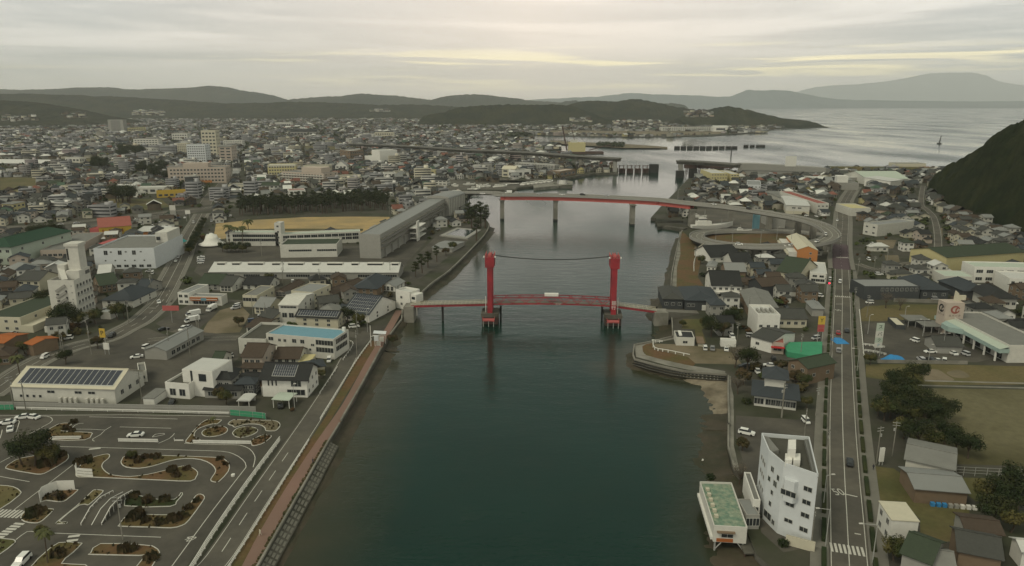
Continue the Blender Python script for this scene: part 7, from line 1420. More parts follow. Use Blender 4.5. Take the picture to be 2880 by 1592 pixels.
# ================================================================ trees
def leafcloud(mb, c, r, n, sz, flat=1.0, m=0):
    for _ in range(n):
        d = Vector((random.gauss(0,1), random.gauss(0,1), random.gauss(0,1))); d.normalize(); rad = random.random()**.38
        p = Vector((c[0]+d.x*r*rad, c[1]+d.y*r*rad, c[2]+d.z*r*rad*flat)); nn = (d+Vector((random.uniform(-.7,.7),random.uniform(-.7,.7),random.uniform(-.2,1.0)))).normalized(); u = nn.orthogonal().normalized(); v = nn.cross(u)
        a = random.random()*3.14; u, v = u*math.cos(a)+v*math.sin(a), v*math.cos(a)-u*math.sin(a); s = sz*random.uniform(.6,1.3)
        mb.add([p-u*s-v*s*.55, p+u*s*.2-v*s*.7, p+u*s+v*s*.5, p-u*s*.3+v*s*.75], [(0,1,2,3)], m)
def treeproto(name, kind, seed, leaf='leaf', H_=8, R_=3.2, bare=False):
    random.seed(seed); r = empty(name, (0,0,0), 0, 'tree', 'tree'); t_ = MB(); c = MB(); th = H_*(.32 if kind != 'pine' else .6)
    lean = Vector((random.uniform(-.4,.4), random.uniform(-.4,.4), 0)); top = Vector((0,0,th))+lean
    t_.cyl((0,0,-.2), top, .035*H_+.05, .022*H_, 7)
    if kind in ('broad','round'):
        n = 11
        for i in range(n):
            a = 2.4*i+random.random(); e = random.uniform(-.25,1.0); rr = R_*(.62 if i else .1)*math.sqrt(max(0,1-(e*.75)**2)); p = Vector((math.cos(a)*rr, math.sin(a)*rr, th+(H_-th)*(.42+.42*e))); cr = R_*random.uniform(.36,.56)
            t_.cyl(top, p, .014*H_, .006*H_, 5, cap=False); leafcloud(c, p, cr, 40 if bare else 230, .22 if not bare else .14, .8)
    elif kind == 'pine':
        for i in range(8):
            a = 2.4*i+random.random(); z = th*.75+(H_-th*.75)*(i+1)/8; rr = R_*random.uniform(.35,.8)*(1.1-i*.11); p = Vector((math.cos(a)*rr+lean.x*1.5, math.sin(a)*rr+lean.y*1.5, z)); t_.cyl(Vector((lean.x,lean.y,z-.8)), p, .012*H_, .005*H_, 5, cap=False); leafcloud(c, p, R_*random.uniform(.38,.55), 150, .24, .5)
        t_.cyl(top, (lean.x*1.5,lean.y*1.5,H_*.95), .022*H_, .008*H_, 6)
    elif kind == 'palm':
        t_ = MB().cyl((0,0,-.2),(lean.x,lean.y,H_),.18,.13,7); 
        for i in range(16):
            a = i*.393; el = random.uniform(.1,.9); prev = Vector((lean.x,lean.y,H_)); d = Vector((math.cos(a),math.sin(a),0)); sd = Vector((-d.y,d.x,0))
            pts = [prev+d*(R_*f)+Vector((0,0,el*R_*f*1.3-R_*1.0*f*f*1.1)) for f in (0,.3,.6,.85,1)]
            ws = (.1,.42,.5,.35,.05); v = []
            for q, w_ in zip(pts, ws): v += [q-sd*w_-Vector((0,0,.12)), q+Vector((0,0,.1)), q+sd*w_-Vector((0,0,.12))]
            c.add(v, [(3*i_+j,3*i_+j+1,3*i_+4+j,3*i_+3+j) for i_ in range(4) for j in (0,1)])
    elif kind == 'shrub':
        for i in range(5): a = 1.3*i; leafcloud(c, (math.cos(a)*R_*.4, math.sin(a)*R_*.4, H_*.45), R_*.6, 50, .24, H_/R_*.7)
    t_.build('trunk','bark',r); c.build('crown',leaf,r); random.seed(seed+50); return Pool(r)
TP = dict(b1=treeproto('broadleaf_tree','broad',1,'leafd',9,4.2), b2=treeproto('broadleaf_tree','broad',2,'leaf',7,3.4), b3=treeproto('round_tree','round',3,'leafr',5,2.6), p1=treeproto('pine_tree','pine',4,'leafp',12,3.6), p2=treeproto('pine_tree','pine',5,'leafd',10,3.8), pm=treeproto('palm_tree','palm',6,'palm',9,2.3), bt=treeproto('bare_tree','broad',7,'twig',7,3.2,True), sh=treeproto('garden_shrub','shrub',8,'leafd',1.8,1.4))
def tree(k, x, y, t_, s, label, group=None, z=GZ): return TP[t_].put(W(k,x,y,z), random.random()*6.3, label, s, None, group)
for a in (
 ('A',290,610,'b1',1.15,'big dark round tree on the left driving course island'),('A',180,600,'b1',.85,'left shoulder tree beside the big dark course tree'),('A',400,600,'b2',.9,'right shoulder tree beside the big dark course tree'),('A',1080,560,'b2',.42,'small round tree on the S-curve island'),('A',390,1400,'pm',.8,'tall thin palm with ragged head at the bottom left'),('Y',375,925,'pm',.42,'short palm on the left oval island'),('Y',1180,1000,'bt',.3,'stubby pruned tree on the right oval island'),('A',450,880,'bt',.32,'bare shrub tree in front of the curved white wall'),('A',340,1180,'b2',.4,'dark leafy tree beside the thin palm'),
 ('B',690,430,'b1',1.2,'dark round tree at the foot of the hotel'),('B',600,420,'b1',1.0,'dark tree left of the hotel entrance'),('B',800,430,'b2',1.0,'dark tree right of the hotel entrance'),('B',430,250,'b1',1.0,'dark tree between the tan office and the hotel'),('B',350,250,'b2',.9,'tree behind the roof of the tan office'),('B',960,395,'b2',1.0,'tree along the hotel car park hedge'),('B',1180,350,'b2',1.1,'tree by the white canopy of the hotel'),('B',1250,340,'b1',.8,'dark tree next to the white canopy'),('B',660,800,'b1',.65,'dark clipped tree in the big car park corner'),('B',980,640,'b3',1.0,'russet tree beside the yellow P sign'),('B',220,1000,'pm',1.1,'tall palm in front of the solar-roofed hall'),('B',90,460,'b2',.5,'small tree at the tan office door'),('B',250,700,'b2',.8,'dark tree under the right orange roof'),
 ('C',260,600,'b3',.9,'russet bush at the gravel yard corner'),('C',1350,560,'b1',.8,'dark garden tree behind the junction, left one'),('C',1460,600,'b2',.9,'green garden tree behind the junction, right one'),('C',1000,1180,'bt',.7,'bare tree in front of the white panelled house'),('C',1080,1120,'b2',.5,'small green tree at the roadside garden'),('C',60,1330,'b3',.8,'russet garden tree left of the curved carport'),('C',130,1380,'b2',.7,'green garden tree left of the curved carport'),('C',560,160,'b2',.8,'dark tree by the left end of the workshop houses'),
 ('T',830,290,'b3',.9,'russet shrub tree hanging over the mud by the river gauge'),
 ('L',600,560,'p1',1.3,'tallest dark pine at the pine point'),('L',680,450,'p1',1.45,'right-hand pine with layered tips at the pine point'),('L',640,440,'p2',1.5,'dense pine in the middle of the pine point'),('L',560,450,'p2',1.5,'pine at the left of the pine point'),('L',520,400,'p1',1.3,'pine beside the ribbed gymnasium'),('L',590,400,'p2',1.4,'rear pine of the pine point'),('L',640,390,'p1',1.3,'hindmost pine of the pine point'),('L',540,240,'p2',1.1,'lone pine between gymnasium and road bridge'),
 ('L',120,850,'p1',.9,'near pine on the bank by the control house'),('L',170,800,'p2',.9,'second pine on the bank above the control house'),('L',60,880,'p2',.8,'broad pine spreading at the school drive'),('L',250,750,'p1',.8,'third pine along the bank wall'),('L',330,690,'b3',1.0,'russet tree along the bank wall'),('L',390,650,'b2',.9,'green tree beside the pool house'),
 ('X',1280,830,'b1',1.0,'dark broad tree beside the sandy shoal'),('X',1150,800,'bt',1.2,'big bare tree at the end of the walkway point'),('X',1240,980,'b3',1.1,'russet bush under the shoal tree'),('X',1180,1080,'bt',.9,'bare tree along the sea wall path'),('X',1630,860,'b3',1.0,'russet bush beside the parked sedan'),('X',1780,960,'b3',.9,'round russet bush at the brown house'),('X',1880,1010,'b2',.7,'green bush at the front of the brown house'),('X',900,480,'b1',1.0,'dark tree left in the copse above the point'),('X',1020,470,'b3',1.25,'russet tree in the copse above the point'),('X',1100,400,'b1',1.1,'dark tree right in the copse above the point'),('X',840,400,'b2',.8,'small tree at the left of the copse above the point'),('X',1160,300,'b2',.9,'green tree beside the yard pole above the copse'),('X',600,380,'b2',.5,'little dark tree behind the white hut'),('X',1270,1180,'sh',1.2,'rounded garden bush left of the blue-grey house'),('X',1900,1230,'b2',.6,'garden tree right of the blue-grey house'),
 ('F',930,380,'b3',.75,'bushy tree at the river wall above the stilt restaurant'),('F',900,680,'bt',.8,'bare brown tree behind the stilt restaurant'),('F',640,640,'sh',1.0,'low bush on the mud by the stilt restaurant'),('F',1300,1240,'sh',1.0,'green bush at the foot of the tall white block'),
 ('P',470,110,'b2',1.1,'leafy tree on the right pavement near the slanting sign'),('P',420,60,'b2',.8,'small tree left of the dark park wood'),
 ('P',1560,960,'b1',1.1,'dark tree at the lower right beyond the drum shed'),('P',1680,900,'b1',1.2,'dark tree cut by the right edge, lower right'),('P',1400,900,'b2',1.0,'green tree next to the drum shed end'),('P',1450,1060,'b1',.9,'dark tree behind the curved brown roof'),('P',1620,1120,'b2',.9,'green tree at the right edge near the bottom'),('P',560,1380,'b2',.8,'bushy tree at the bottom edge beside the pavement'),
 ('J',900,1180,'b2',.9,'tree on the bare lot edge below the loop ramp'),('J',700,1100,'sh',1.6,'dark bush on the bank below the loop ramp'),('J',1400,1040,'b3',1.0,'brown tree left of the blue-green roofed house'),('J',680,960,'b2',.8,'small tree beside the tiny white house'),('I',820,330,'bt',.9,'bare tree in the field behind the car park'),('I',680,310,'bt',1.1,'left bare tree in the field behind the car park'),('I',1260,500,'b3',.8,'russet shrub at the supermarket corner'),('I',520,880,'b2',.7,'green shrub at the car park corner'),
): tree(*a)
wd_ = 'dark park trees beside the lower right playing field'; names_ = ('near','second','third','fourth','fifth','sixth','seventh','eighth','ninth','tenth','eleventh','twelfth','thirteenth','fourteenth','fifteenth','sixteenth','seventeenth','eighteenth','nineteenth','twentieth','twenty-first','twenty-second','twenty-third','twenty-fourth')
spots = [('I',760,1000),('I',850,950),('I',930,1010),('I',720,1090),('I',820,1080),('I',900,1130),('I',980,960),('I',760,1180),('I',860,1220),('I',960,1230),('I',1060,1260),('I',1160,1290),('I',720,1270),('I',830,1310),('I',950,1330),('I',1080,1360),('I',1200,1380),('I',1270,1300),('P',640,180),('P',760,260),('P',900,280),('P',1020,230),('P',1120,320),('P',1230,360)]
spots.sort(key=lambda s: -S_(*s)[1])
spots = [(k, x, y+(140 if k == 'I' else 90)) for k, x, y in spots]
for i, s in enumerate(spots): tree(*s, ('b1','b1','b2')[i % 3], random.uniform(.8,1.05), 'dark park tree, %s from the front, left of the playing field' % (names_[i] if i else 'first'), wd_)
random.seed(21); gp_ = []
EXC.append([(q.x,q.y) for q in PL('E','430,420 2170,385 2160,150 1200,170 440,215')])
for i in range(120):
    f = i/120; x = 470+1680*f+random.uniform(-12,12); y = 345-60*f*1.3+random.uniform(-40,22)-(35 if i % 2 else 0); gp_.append((x,y))
for i, (x, y) in enumerate(sorted(gp_)): tree('E', x, y, 'p1' if i % 3 else 'p2', random.uniform(.95,1.3), 'dark pine in the grove behind the sand ground, number %d from the left' % (i+1), 'pines of the school grove')
for i, (x, y) in enumerate(((345,690),(412,690),(500,690),(578,655))): tree('E', x, y, 'pm', (1.5,1.35,1.4,1.7)[i], '%s tall palm in front of the classroom block, counted from the left' % ('first','second','third','fourth')[i], 'palms of the school')
for i in range(7): tree('E', 270+i*45, 760+8*(i%2), 'b2' if i % 2 else 'b1', .75, 'dark garden tree in front of the classrooms, number %d from the left' % (i+1), 'garden trees of the school')
for i, (k,x,y) in enumerate((('G',300,640),('G',380,620),('G',450,560),('G',520,520),('G',600,500),('G',340,560),('G',420,500),('G',500,470),('G',600,450),('G',680,450))): tree(k,x,y,'b1',random.uniform(1.0,1.35),'dark tree between green-roofed gymnasium and beige hall, number %d' % (i+1),'trees beside the green-roofed gymnasium')
for i in range(22): f = i/21; tree('Z', 1370-380*f*1.1+random.uniform(-15,15), 700+900*f, 'b2' if i % 2 else 'b1', .6+.15*f, 'roadside tree right of the station road, number %d from the far end' % (i+1), 'trees lining the station road')
mn = [('M',1150+random.uniform(0,300),800+random.uniform(-70,20)) for _ in range(22)]+[('M',1150+random.uniform(0,180),1250+random.uniform(-40,20)) for _ in range(8)]+[('M',940+random.uniform(0,120),900+random.uniform(-30,40)) for _ in range(8)]+[('M',1390+random.uniform(0,340),960+random.uniform(-40,80)) for _ in range(14)]
for i, s in enumerate(sorted(mn, key=lambda s: s[1])): tree(*s, 'b1', random.uniform(1.3,2.0), 'large dark tree in the left town, number %d counted from the left edge' % (i+1), 'large trees between the houses of the left town')
# ================================================================ lamps, poles, people
for i, (x, y) in enumerate(((340,1360),)): lamp(W('P',365,1400), 9, 'white street lamp arching over the coast road at the bottom right', math.pi, 3.4)
lamp(W('F',1680,1250), 9, 'street lamp on the left pavement beside the tall white block', math.pi, 2.6); lamp(W('F',1660,880), 8, 'street lamp with leaning arm left of the coast road marking', 0, 1.5)
lamp(W('I',390,960), 9, 'double-headed street lamp on the right pavement below the car park', math.pi, 2.2); lamp(W('I',500,565), 8, 'lamp post in the upper left corner of the supermarket car park', 0, 1); lamp(W('I',1050,590), 7, 'two-armed lamp post in the middle of the car park divider', 0, 1.6, True); lamp(W('I',1250,740), 7, 'two-armed lamp post near the tiled shelter', 0, 1.6, True); lamp(W('I',1105,860), 7, 'lamp post on the near car park wall', 0, .8); lamp(W('I',865,450), 7, 'lamp post behind the storage unit', 0, 1)
lamp(W('C',815,1420), 8, 'lamp post at the ribbed carport with a white lamp head', 0, .6); lamp(W('T',430,165), 5, 'short white post at the junction', 0, .3); lamp(W('T',545,140), 10, 'tall pole at the black fenced plot by the junction', 0, .6)
def pole(p, h, label, rz=0, group='utility poles'):
    r = empty('utility_pole', p, rz, label, 'utility pole', group); MB().cyl((0,0,-.1),(0,0,h),.16,.11,6).build('pole','concrete',r); q = MB()
    for z in (h-.5, h-1.3): q.bar((-1,0,z),(1,0,z),.12,.12)
    q.build('crossarm','steel',r); MB().cyl((.35,0,h-3),(.35,0,h-2.2),.25,n=8).build('transformer','steel',r); return Pool(r)
PP = pole((0,0,0), 11, 'pole')
pls = [('B',1290,400),('B',885,545),('B',915,700),('B',1700,690),('B',1905,720),('B',1985,540),('B',2000,545),('B',1420,1150),('B',260,1260),('B',140,1250),('B',620,690),('B',650,760),('C',530,560),('C',1070,240),('C',400,520),('C',1545,650),('C',1440,680),('C',700,190),('A',1000,1210),('T',425,440),('P',545,430),('P',400,500),('X',1290,300),('X',1645,1330),('X',1840,690),('X',2165,690),('X',1170,560),('X',1100,140),('J',1330,1010),('J',610,960),('J',1030,590),('J',2050,1300),('I',355,420),('I',360,300),('I',490,400),('F',1550,1250),('F',1280,80),('F',1480,330),('F',1685,500),('F',1590,60),('K',300,1310),('K',490,1300),('K',640,1210),('G',1795,1010),('G',1840,780),('G',1850,700),('G',1100,180),('G',925,230),('G',560,330),('G',1560,230),('G',1790,1130),('E',960,1060),('E',2165,1060),('E',2160,370),('E',710,810),('J',2080,950),('J',1000,1400)]
for i, (k,x,y) in enumerate(sorted(pls, key=lambda s: S_(*s)[0])): PP.put(W(k,x,y), random.uniform(0,3), 'grey utility pole with crossarms, number %d counted across the picture from the left' % (i+1), random.uniform(.8,1.05), None, 'utility poles of the town')
sg = empty('traffic_signal', W('J',2078,1300), 0, 'traffic signal showing red on the left of the coast road', 'traffic signal'); MB().cyl((0,0,0),(0,0,6),.12,n=6).build('pole','steel',sg); MB().box(-.9,.9,-.2,.2,5.6,6.3).build('housing','dark',sg)
rl_ = bpy.data.materials.new('red_signal_light'); rl_.use_nodes = True; rb = rl_.node_tree.nodes['Principled BSDF']; rb.inputs['Base Color'].default_value = (.6,.02,.05,1); rb.inputs['Emission Color'].default_value = (1,.03,.08,1); rb.inputs['Emission Strength'].default_value = 2.5
MB().cyl((.55,-.36,5.95),(.55,-.21,5.95),.42,n=12).build('red_lamp', rl_, sg)
def person(p, rz, label, top='cloth', s=1.7):
    r = empty('person', p, rz, label, 'person'); J = [(0,0,.95),(0,0,1.2),(0,0,1.42),(0,.02,1.55),(0,.03,1.66),(0,.02,1.76),(.10,0,.9),(.11,.14,.5),(.11,.22,.06),(.11,.34,.03),(-.10,0,.9),(-.11,-.10,.5),(-.11,-.30,.1),(-.11,-.20,.03),(.18,0,1.4),(.24,-.08,1.12),(.24,.06,.88),(-.18,0,1.4),(-.24,.08,1.12),(-.24,.16,.88)]
    E = [(0,1),(1,2),(2,3),(3,4),(4,5),(0,6),(6,7),(7,8),(8,9),(0,10),(10,11),(11,12),(12,13),(2,14),(14,15),(15,16),(2,17),(17,18),(18,19)]; Rd = [.15,.14,.13,.05,.10,.06,.10,.065,.045,.04,.10,.065,.045,.04,.065,.045,.03,.065,.045,.03]
    me = bpy.data.meshes.new('person_body'); me.from_pydata(J, E, []); me.materials.append(M[top]); o = bpy.data.objects.new('person_body', me); COL.objects.link(o); o.parent = r
    sk = o.modifiers.new('skin','SKIN'); sv = me.skin_vertices[0].data
    for i, r_ in enumerate(Rd): sv[i].radius = (r_, r_)
    sv[0].use_root = True; o.modifiers.new('sub','SUBSURF').levels = 1
    bpy.context.view_layer.update(); nm = bpy.data.meshes.new_from_object(o.evaluated_get(bpy.context.evaluated_depsgraph_get())); o.modifiers.clear(); o.data = nm
    MB().cyl((0,.0,1.66),(0,-.01,1.80),.105,.08,10).build('hair','dark',r); MB().box(-.05,.05,.10,.135,1.60,1.72).build('face','skin',r); return r
person(W('R',1135,262), 2.6, 'dark-clothed person walking on the pink promenade near the low hedge'); cy_ = person(W('R',535,1078), 2.6, 'pale-jacketed person at the left edge of the pink promenade near the bottom', 'wall_c')
person(W('P',372,555), 0, 'dark figure on the right pavement beside the slanting white sign')
sw = empty('small_float', W('F',568,470,0), 0, 'small white float on the dark river near the right bank', 'float'); MB().cyl((0,0,-.1),(0,0,.5),.35,.2,8).build('float','white',sw)
# ================================================================ the town: scattered houses
random.seed(5); rng = np.random.default_rng(5)
LM = [('G',700,600,'the beige hall'),('B',750,390,'the hotel'),('G',1500,820,'the white windowed hall'),('G',1400,440,'the yellow hall'),('G',0,700,'the green-roofed gymnasium'),('E',150,685,'the bell pavilion'),('E',1200,1060,'the long workshop'),('E',640,400,'the sand ground'),('E',1800,300,'the pine grove'),
      ('M',2000,860,'the white hotel tower'),('M',2280,850,'the domed tower'),('M',2000,1050,'the red-pier block'),('M',200,870,'the long white warehouse'),('M',700,780,'the yellow-green building'),('M',1720,1200,'the orange store'),('M',1300,820,'the big tree mound'),('M',1400,1165,'the white twin hall'),('M',80,1350,'the yellow edge house'),('M',500,1110,'the olive-roofed long house'),('M',2380,1130,'the crossing block'),
      ('N',480,860,'the yellow school'),('N',700,920,'the balcony hospital'),('N',1550,725,'the white theatre'),('N',1070,800,'the pointed gable'),('N',1140,900,'the cream low school'),('w',570,450,'the tan block'),('w',1080,380,'the four-storey block'),('w',1650,370,'the viaduct apartments'),('w',1300,480,'the marina'),
      ('J',1850,1000,'the orange brick building'),('J',1300,780,'the loop ramp'),('J',1750,400,'the yellow-walled warehouse'),('J',1260,150,'the little-towered building'),('e',600,310,'the balcony apartments'),('e',2100,330,'the mint hall'),('e',1720,378,'the parking-deck building'),('K',440,840,'the grey-topped box house'),('K',330,620,'the yellow-topped shop'),('K',1240,900,'the hillside lane'),('K',1700,1240,'the pale yellow gymnasium'),('K',1080,1140,'the lane bend'),('K',1070,450,'the lane top'),
      ('I',730,220,'the charcoal building'),('I',1900,850,'the supermarket'),('X',1500,480,'the junction shops'),('X',1550,1200,'the blue-grey house'),('B',650,1170,'the solar-roofed hall'),('B',1560,750,'the grey warehouse'),('C',880,900,'the blue-roofed office'),('P',1000,860,'the drum shed'),('K',1700,650,'the hill foot'),('K',2000,950,'the right edge houses')]
LMP = [(W(k,x,y), n) for k, x, y, n in LM]
ORD = ['nearest','second','third','fourth','fifth','sixth','seventh','eighth','ninth','tenth','eleventh','twelfth','thirteenth','fourteenth','fifteenth','sixteenth','seventeenth','eighteenth','nineteenth','twentieth']+['%dth' % i for i in range(21,90)]
def scatter(ang, cell, x0, x1, y0, y1, jit, lane=5, lw=5):
    ca, sa = math.cos(ang), math.sin(ang); n = int(max(x1-x0, y1-y0)*.9/cell)+2; i, j = np.meshgrid(np.arange(-n, n), np.arange(-n, n)); i, j = i.ravel(), j.ravel()
    u = i*cell+np.floor(i/lane)*lw+rng.uniform(-jit, jit, i.size); v = j*cell*.92+np.floor(j/2)*lw*.8+rng.uniform(-jit, jit, i.size); cx, cy = (x0+x1)/2, (y0+y1)/2
    x = cx+u*ca-v*sa; y = cy+u*sa+v*ca; ok = (x > x0)&(x < x1)&(y > y0)&(y < y1); return x[ok], y[ok]
def infrustum(x, y, m=60):
    d = y*CP+92*SP; px = 1440+FPX*x/d; py = 796+FPX*(92*CP-y*SP)/d; return (px > -m)&(px < 2880+m)&(py < 1592+m*2), px, py
def clear(x, y, r, polys=True):
    ok = inpoly(x, y, wp2)|inpoly(x, y, ep2)
    for p in EXC:
        xs = [q[0] for q in p]; ys = [q[1] for q in p]; near = (x > min(xs)-r)&(x < max(xs)+r)&(y > min(ys)-r)&(y < max(ys)+r)&ok
        if near.any():
            idx = np.where(near)[0]; bad = inpoly(x[idx], y[idx], p)|(distline(x[idx], y[idx], list(p)+[p[0]]) < r); ok[idx[bad]] = False
    for c, hw in ROADS: ok &= distline(x, y, c[::2]+[c[-1]]) > hw+r
    ok &= ~inpoly(x, y, HILLFOOT); ok &= distline(x, y, west_edge[:30]) > r+6; ok &= distline(x, y, east_edge) > r+8
    return ok
ga = [(PL('D','-400,1424 0,1000'),)]
EXC.append([(q.x,q.y) for q in PL('A','-400,70 2100,80 2100,200 -400,200')]); EXC.append([(q.x,q.y) for q in PL('J','560,575 1500,560 2220,540 2200,760 1900,800 600,790')])
A1 = scatter(.35, 12.2, -700, 60, 150, 1250, 1.6); A2 = scatter(-.06, 11.8, 40, 620, 120, 1150, 1.6)
X_ = np.concatenate([A1[0], A2[0]]); Y_ = np.concatenate([A1[1], A2[1]])
fr, px_, py_ = infrustum(X_, Y_); keep = fr & clear(X_, Y_, 5.0); X_, Y_ = X_[keep], Y_[keep]
keep = hash2(np.floor(X_), np.floor(Y_)) > .10; X_, Y_ = X_[keep], Y_[keep]
# thin the green belt on the far left and keep the lots by the near right open
low = (X_ > 90) & (Y_ < 225); X_, Y_ = X_[~low], Y_[~low]
o_ = np.argsort(Y_); X_, Y_ = X_[o_], Y_[o_]; NI = 235
walls = ['wall_w']*5+['wall_c']*4+['wall_g']*3+['wall_n']*3+['white']*2+['wall_p']; wn = dict(wall_w='off-white', wall_c='cream', wall_g='grey-walled', wall_n='brown-walled', white='white', wall_p='pinkish')
roofs = ['tile_k']*5+['tile_g']*6+['tile_b']*4+['tile_n']*4+['roof_m']*2+['tile_v']*1+['roof_w']; rn = dict(tile_k='black', tile_g='grey', tile_b='blue-grey', tile_n='brown', roof_m='pale metal', tile_v='green', roof_w='white')
sideof = {}; HS = []
def rot_at(x, y): return (.35 if x < 30 else -.06)+random.choice((0, math.pi/2))+random.uniform(-.08,.08)
for x, y in zip(X_[:NI], Y_[:NI]):
    p = Vector((float(x), float(y), GZ)); ld = min(LMP, key=lambda q: (q[0]-p).length); dx, dy = p.x-ld[0].x, p.y-ld[0].y
    sd = ('right' if dx > 0 else 'left') if abs(dx) > abs(dy) else ('behind' if dy > 0 else 'front'); HS.append([p, ld[1], sd, (p-ld[0]).length])
for h_ in HS: sideof.setdefault((h_[1], h_[2]), []).append(h_[3])
for v in sideof.values(): v.sort()
for p, lm, sd, ds in HS:
    wl_m, rf_m = random.choice(walls), random.choice(roofs); kind = random.choice(['hip','gx','gx','gy','hip']); Wd, Dp = random.uniform(6.8,9.4), random.uniform(5.8,7.6); h = random.choice((3.2,3.4,5.6,5.8,6)); n = ORD[sideof[(lm, sd)].index(ds)]
    lb = '%s house with %s %s roof, %s one %s %s' % (wn[wl_m], rn[rf_m], 'hipped' if kind == 'hip' else 'gabled', n, {'left':'left of','right':'right of','behind':'behind','front':'in front of'}[sd], lm)
    rz = rot_at(p.x, p.y); root = empty('town_house', p, rz, lb, 'house', 'houses of the town'); x0, y0 = -Wd/2, -Dp/2; wl = MB().box(x0, x0+Wd, y0, y0+Dp, 0, h); rf = MB(); roof_mb(rf, wl, x0, x0+Wd, y0, y0+Dp, h, kind, min(Wd,Dp)*random.uniform(.22,.3), .6)
    wx, wy = (Wd*.55, Dp*.6) if random.random() < .75 else (0, 0)
    if wx:
        sx = random.choice((-1,1)); a0, a1 = (x0+Wd+.002, x0+Wd+wx*.6) if sx > 0 else (x0-wx*.6, x0-.002); wl.box(a0, a1, y0+.4, y0+.4+wy, 0, 2.8); roof_mb(rf, wl, a0, a1, y0+.4, y0+.4+wy, 2.8, 'hip', 1.1, .4)
    wl.build('wall', wl_m, root); rf.build('roof', rf_m, root); far_ = p.length > 420
    for (fc, ox, oy, rr_) in (('F',0,y0,0),('R',x0+Wd,0,math.pi/2),('B',0,y0+Dp,math.pi),('L',x0,0,-math.pi/2)):
        a = rz+rr_; nrm_ = Vector((math.sin(a), -math.cos(a)))
        if nrm_.dot(Vector((-p.x, -p.y))) <= 0: continue          # only the sides the town shows towards the river and road
        ln = Wd if fc in 'FB' else Dp
        for z in ([.9] if h < 4 else [.9, 3.7]):
            for c in range(2):
                o = bpy.data.objects.new('window', winmesh(1.8 if c else 1.3, 1.3)); COL.objects.link(o); o.parent = root; u = (c-.5)*ln*.5; o.location = (ox+math.cos(rr_)*u, oy+math.sin(rr_)*u, z); o.rotation_euler.z = rr_
# ---- everything beyond: one mesh, each house with walls, eaves, roof and openings
def colmat(name, var=.2, rough=.75, sc_=.5):
    m = bpy.data.materials.new(name); m.use_nodes = True; t = m.node_tree; b = t.nodes['Principled BSDF']; b.inputs['Roughness'].default_value = rough; b.inputs['Specular IOR Level'].default_value = .12
    a = t.nodes.new('ShaderNodeAttribute'); a.attribute_name = 'tint'; g = t.nodes.new('ShaderNodeNewGeometry'); n = t.nodes.new('ShaderNodeTexNoise'); n.inputs['Scale'].default_value = sc_; n.inputs['Detail'].default_value = 3; t.links.new(g.outputs['Position'], n.inputs['Vector'])
    f = mth('ADD', 1-var, mth('MULTIPLY', n.outputs[0], 2*var, t=t), t=t); c = t.nodes.new('ShaderNodeCombineColor')
    for i in range(3): t.links.new(f, c.inputs[i])
    t.links.new(mixc(1.0, a.outputs['Color'], c.outputs[0], t, 'MULTIPLY'), b.inputs['Base Color']); return m
WC = np.array([(.52,.51,.46)]*4+[(.50,.47,.37)]*4+[(.22,.215,.19)]*6+[(.12,.098,.07)]*5+[(.42,.34,.27)]*1+[(.70,.69,.64)]*2+[(.45,.40,.20)]); RC = np.array([(.025,.026,.025)]*6+[(.055,.057,.050)]*7+[(.04,.047,.050)]*4+[(.06,.047,.035)]*4+[(.18,.185,.175)]*3+[(.05,.08,.055)]+[(.50,.50,.46)]*2+[(.16,.07,.05)])
class Tmpl:
    def __init__(s): s.v = []; s.f = []; s.c = []
    def q(s, vs, f, c): o = len(s.v); s.v += vs; s.f += [tuple(a+o for a in t) for t in f]; s.c += [c]*len(f)
def T_house(kind, win):
    t = Tmpl(); bx = [(-.5,-.5,0),(.5,-.5,0),(.5,.5,0),(-.5,.5,0),(-.5,-.5,.62),(.5,-.5,.62),(.5,.5,.62),(-.5,.5,.62)]
    t.q(bx, [(0,1,5,4),(1,2,6,5),(2,3,7,6),(3,0,4,7)], 0)
    if kind == 'gable':
        t.q([(-.5,-.5,.62),(0,-.5,.95),(.5,-.5,.62)], [(0,2,1)], 0); t.q([(-.58,-.58,.58),(.58,-.58,.58),(0,-.58,.99),(-.58,.58,.58),(.58,.58,.58),(0,.58,.99)], [(0,2,5,3),(2,1,4,5)], 1)
    elif kind == 'hip': t.q([(-.58,-.58,.62),(.58,-.58,.62),(.58,.58,.62),(-.58,.58,.62),(-.15,0,.97),(.15,0,.97)], [(0,1,5,4),(1,2,5),(2,3,4,5),(3,0,4)], 1)
    elif kind == 'flat': t.q([(-.5,-.5,.66),(.5,-.5,.66),(.5,.5,.66),(-.5,.5,.66),(-.5,-.5,.62),(.5,-.5,.62),(.5,.5,.62),(-.5,.5,.62)], [(0,1,5,4)[::-1],(1,2,6,5)[::-1]], 0); t.q([(-.46,-.46,.64),(.46,-.46,.64),(.46,.46,.64),(-.46,.46,.64)], [(0,1,2,3)], 1); t.q([(.1,.1,.64),(.35,.1,.64),(.35,.35,.64),(.1,.35,.64),(.1,.1,.78),(.35,.1,.78),(.35,.35,.78),(.1,.35,.78)], [(0,1,5,4),(1,2,6,5),(3,0,4,7),(4,5,6,7)], 0)
    if win:
        for (a, b) in win:
            for z0, z1 in ((.08,.24),(.36,.52)): t.q([(a,-.503,z0),(b,-.503,z0),(b,-.503,z1),(a,-.503,z1)], [(0,1,2,3)], 2)
        for (a, b) in ((-.3,-.08),(.12,.3)): t.q([(.503,a,.34),(.503,b,.34),(.503,b,.5),(.503,a,.5)], [(0,1,2,3)], 2); t.q([(-.503,a,.34),(-.503,b,.34),(-.503,b,.5),(-.503,a,.5)], [(3,2,1,0)], 2)
    return t
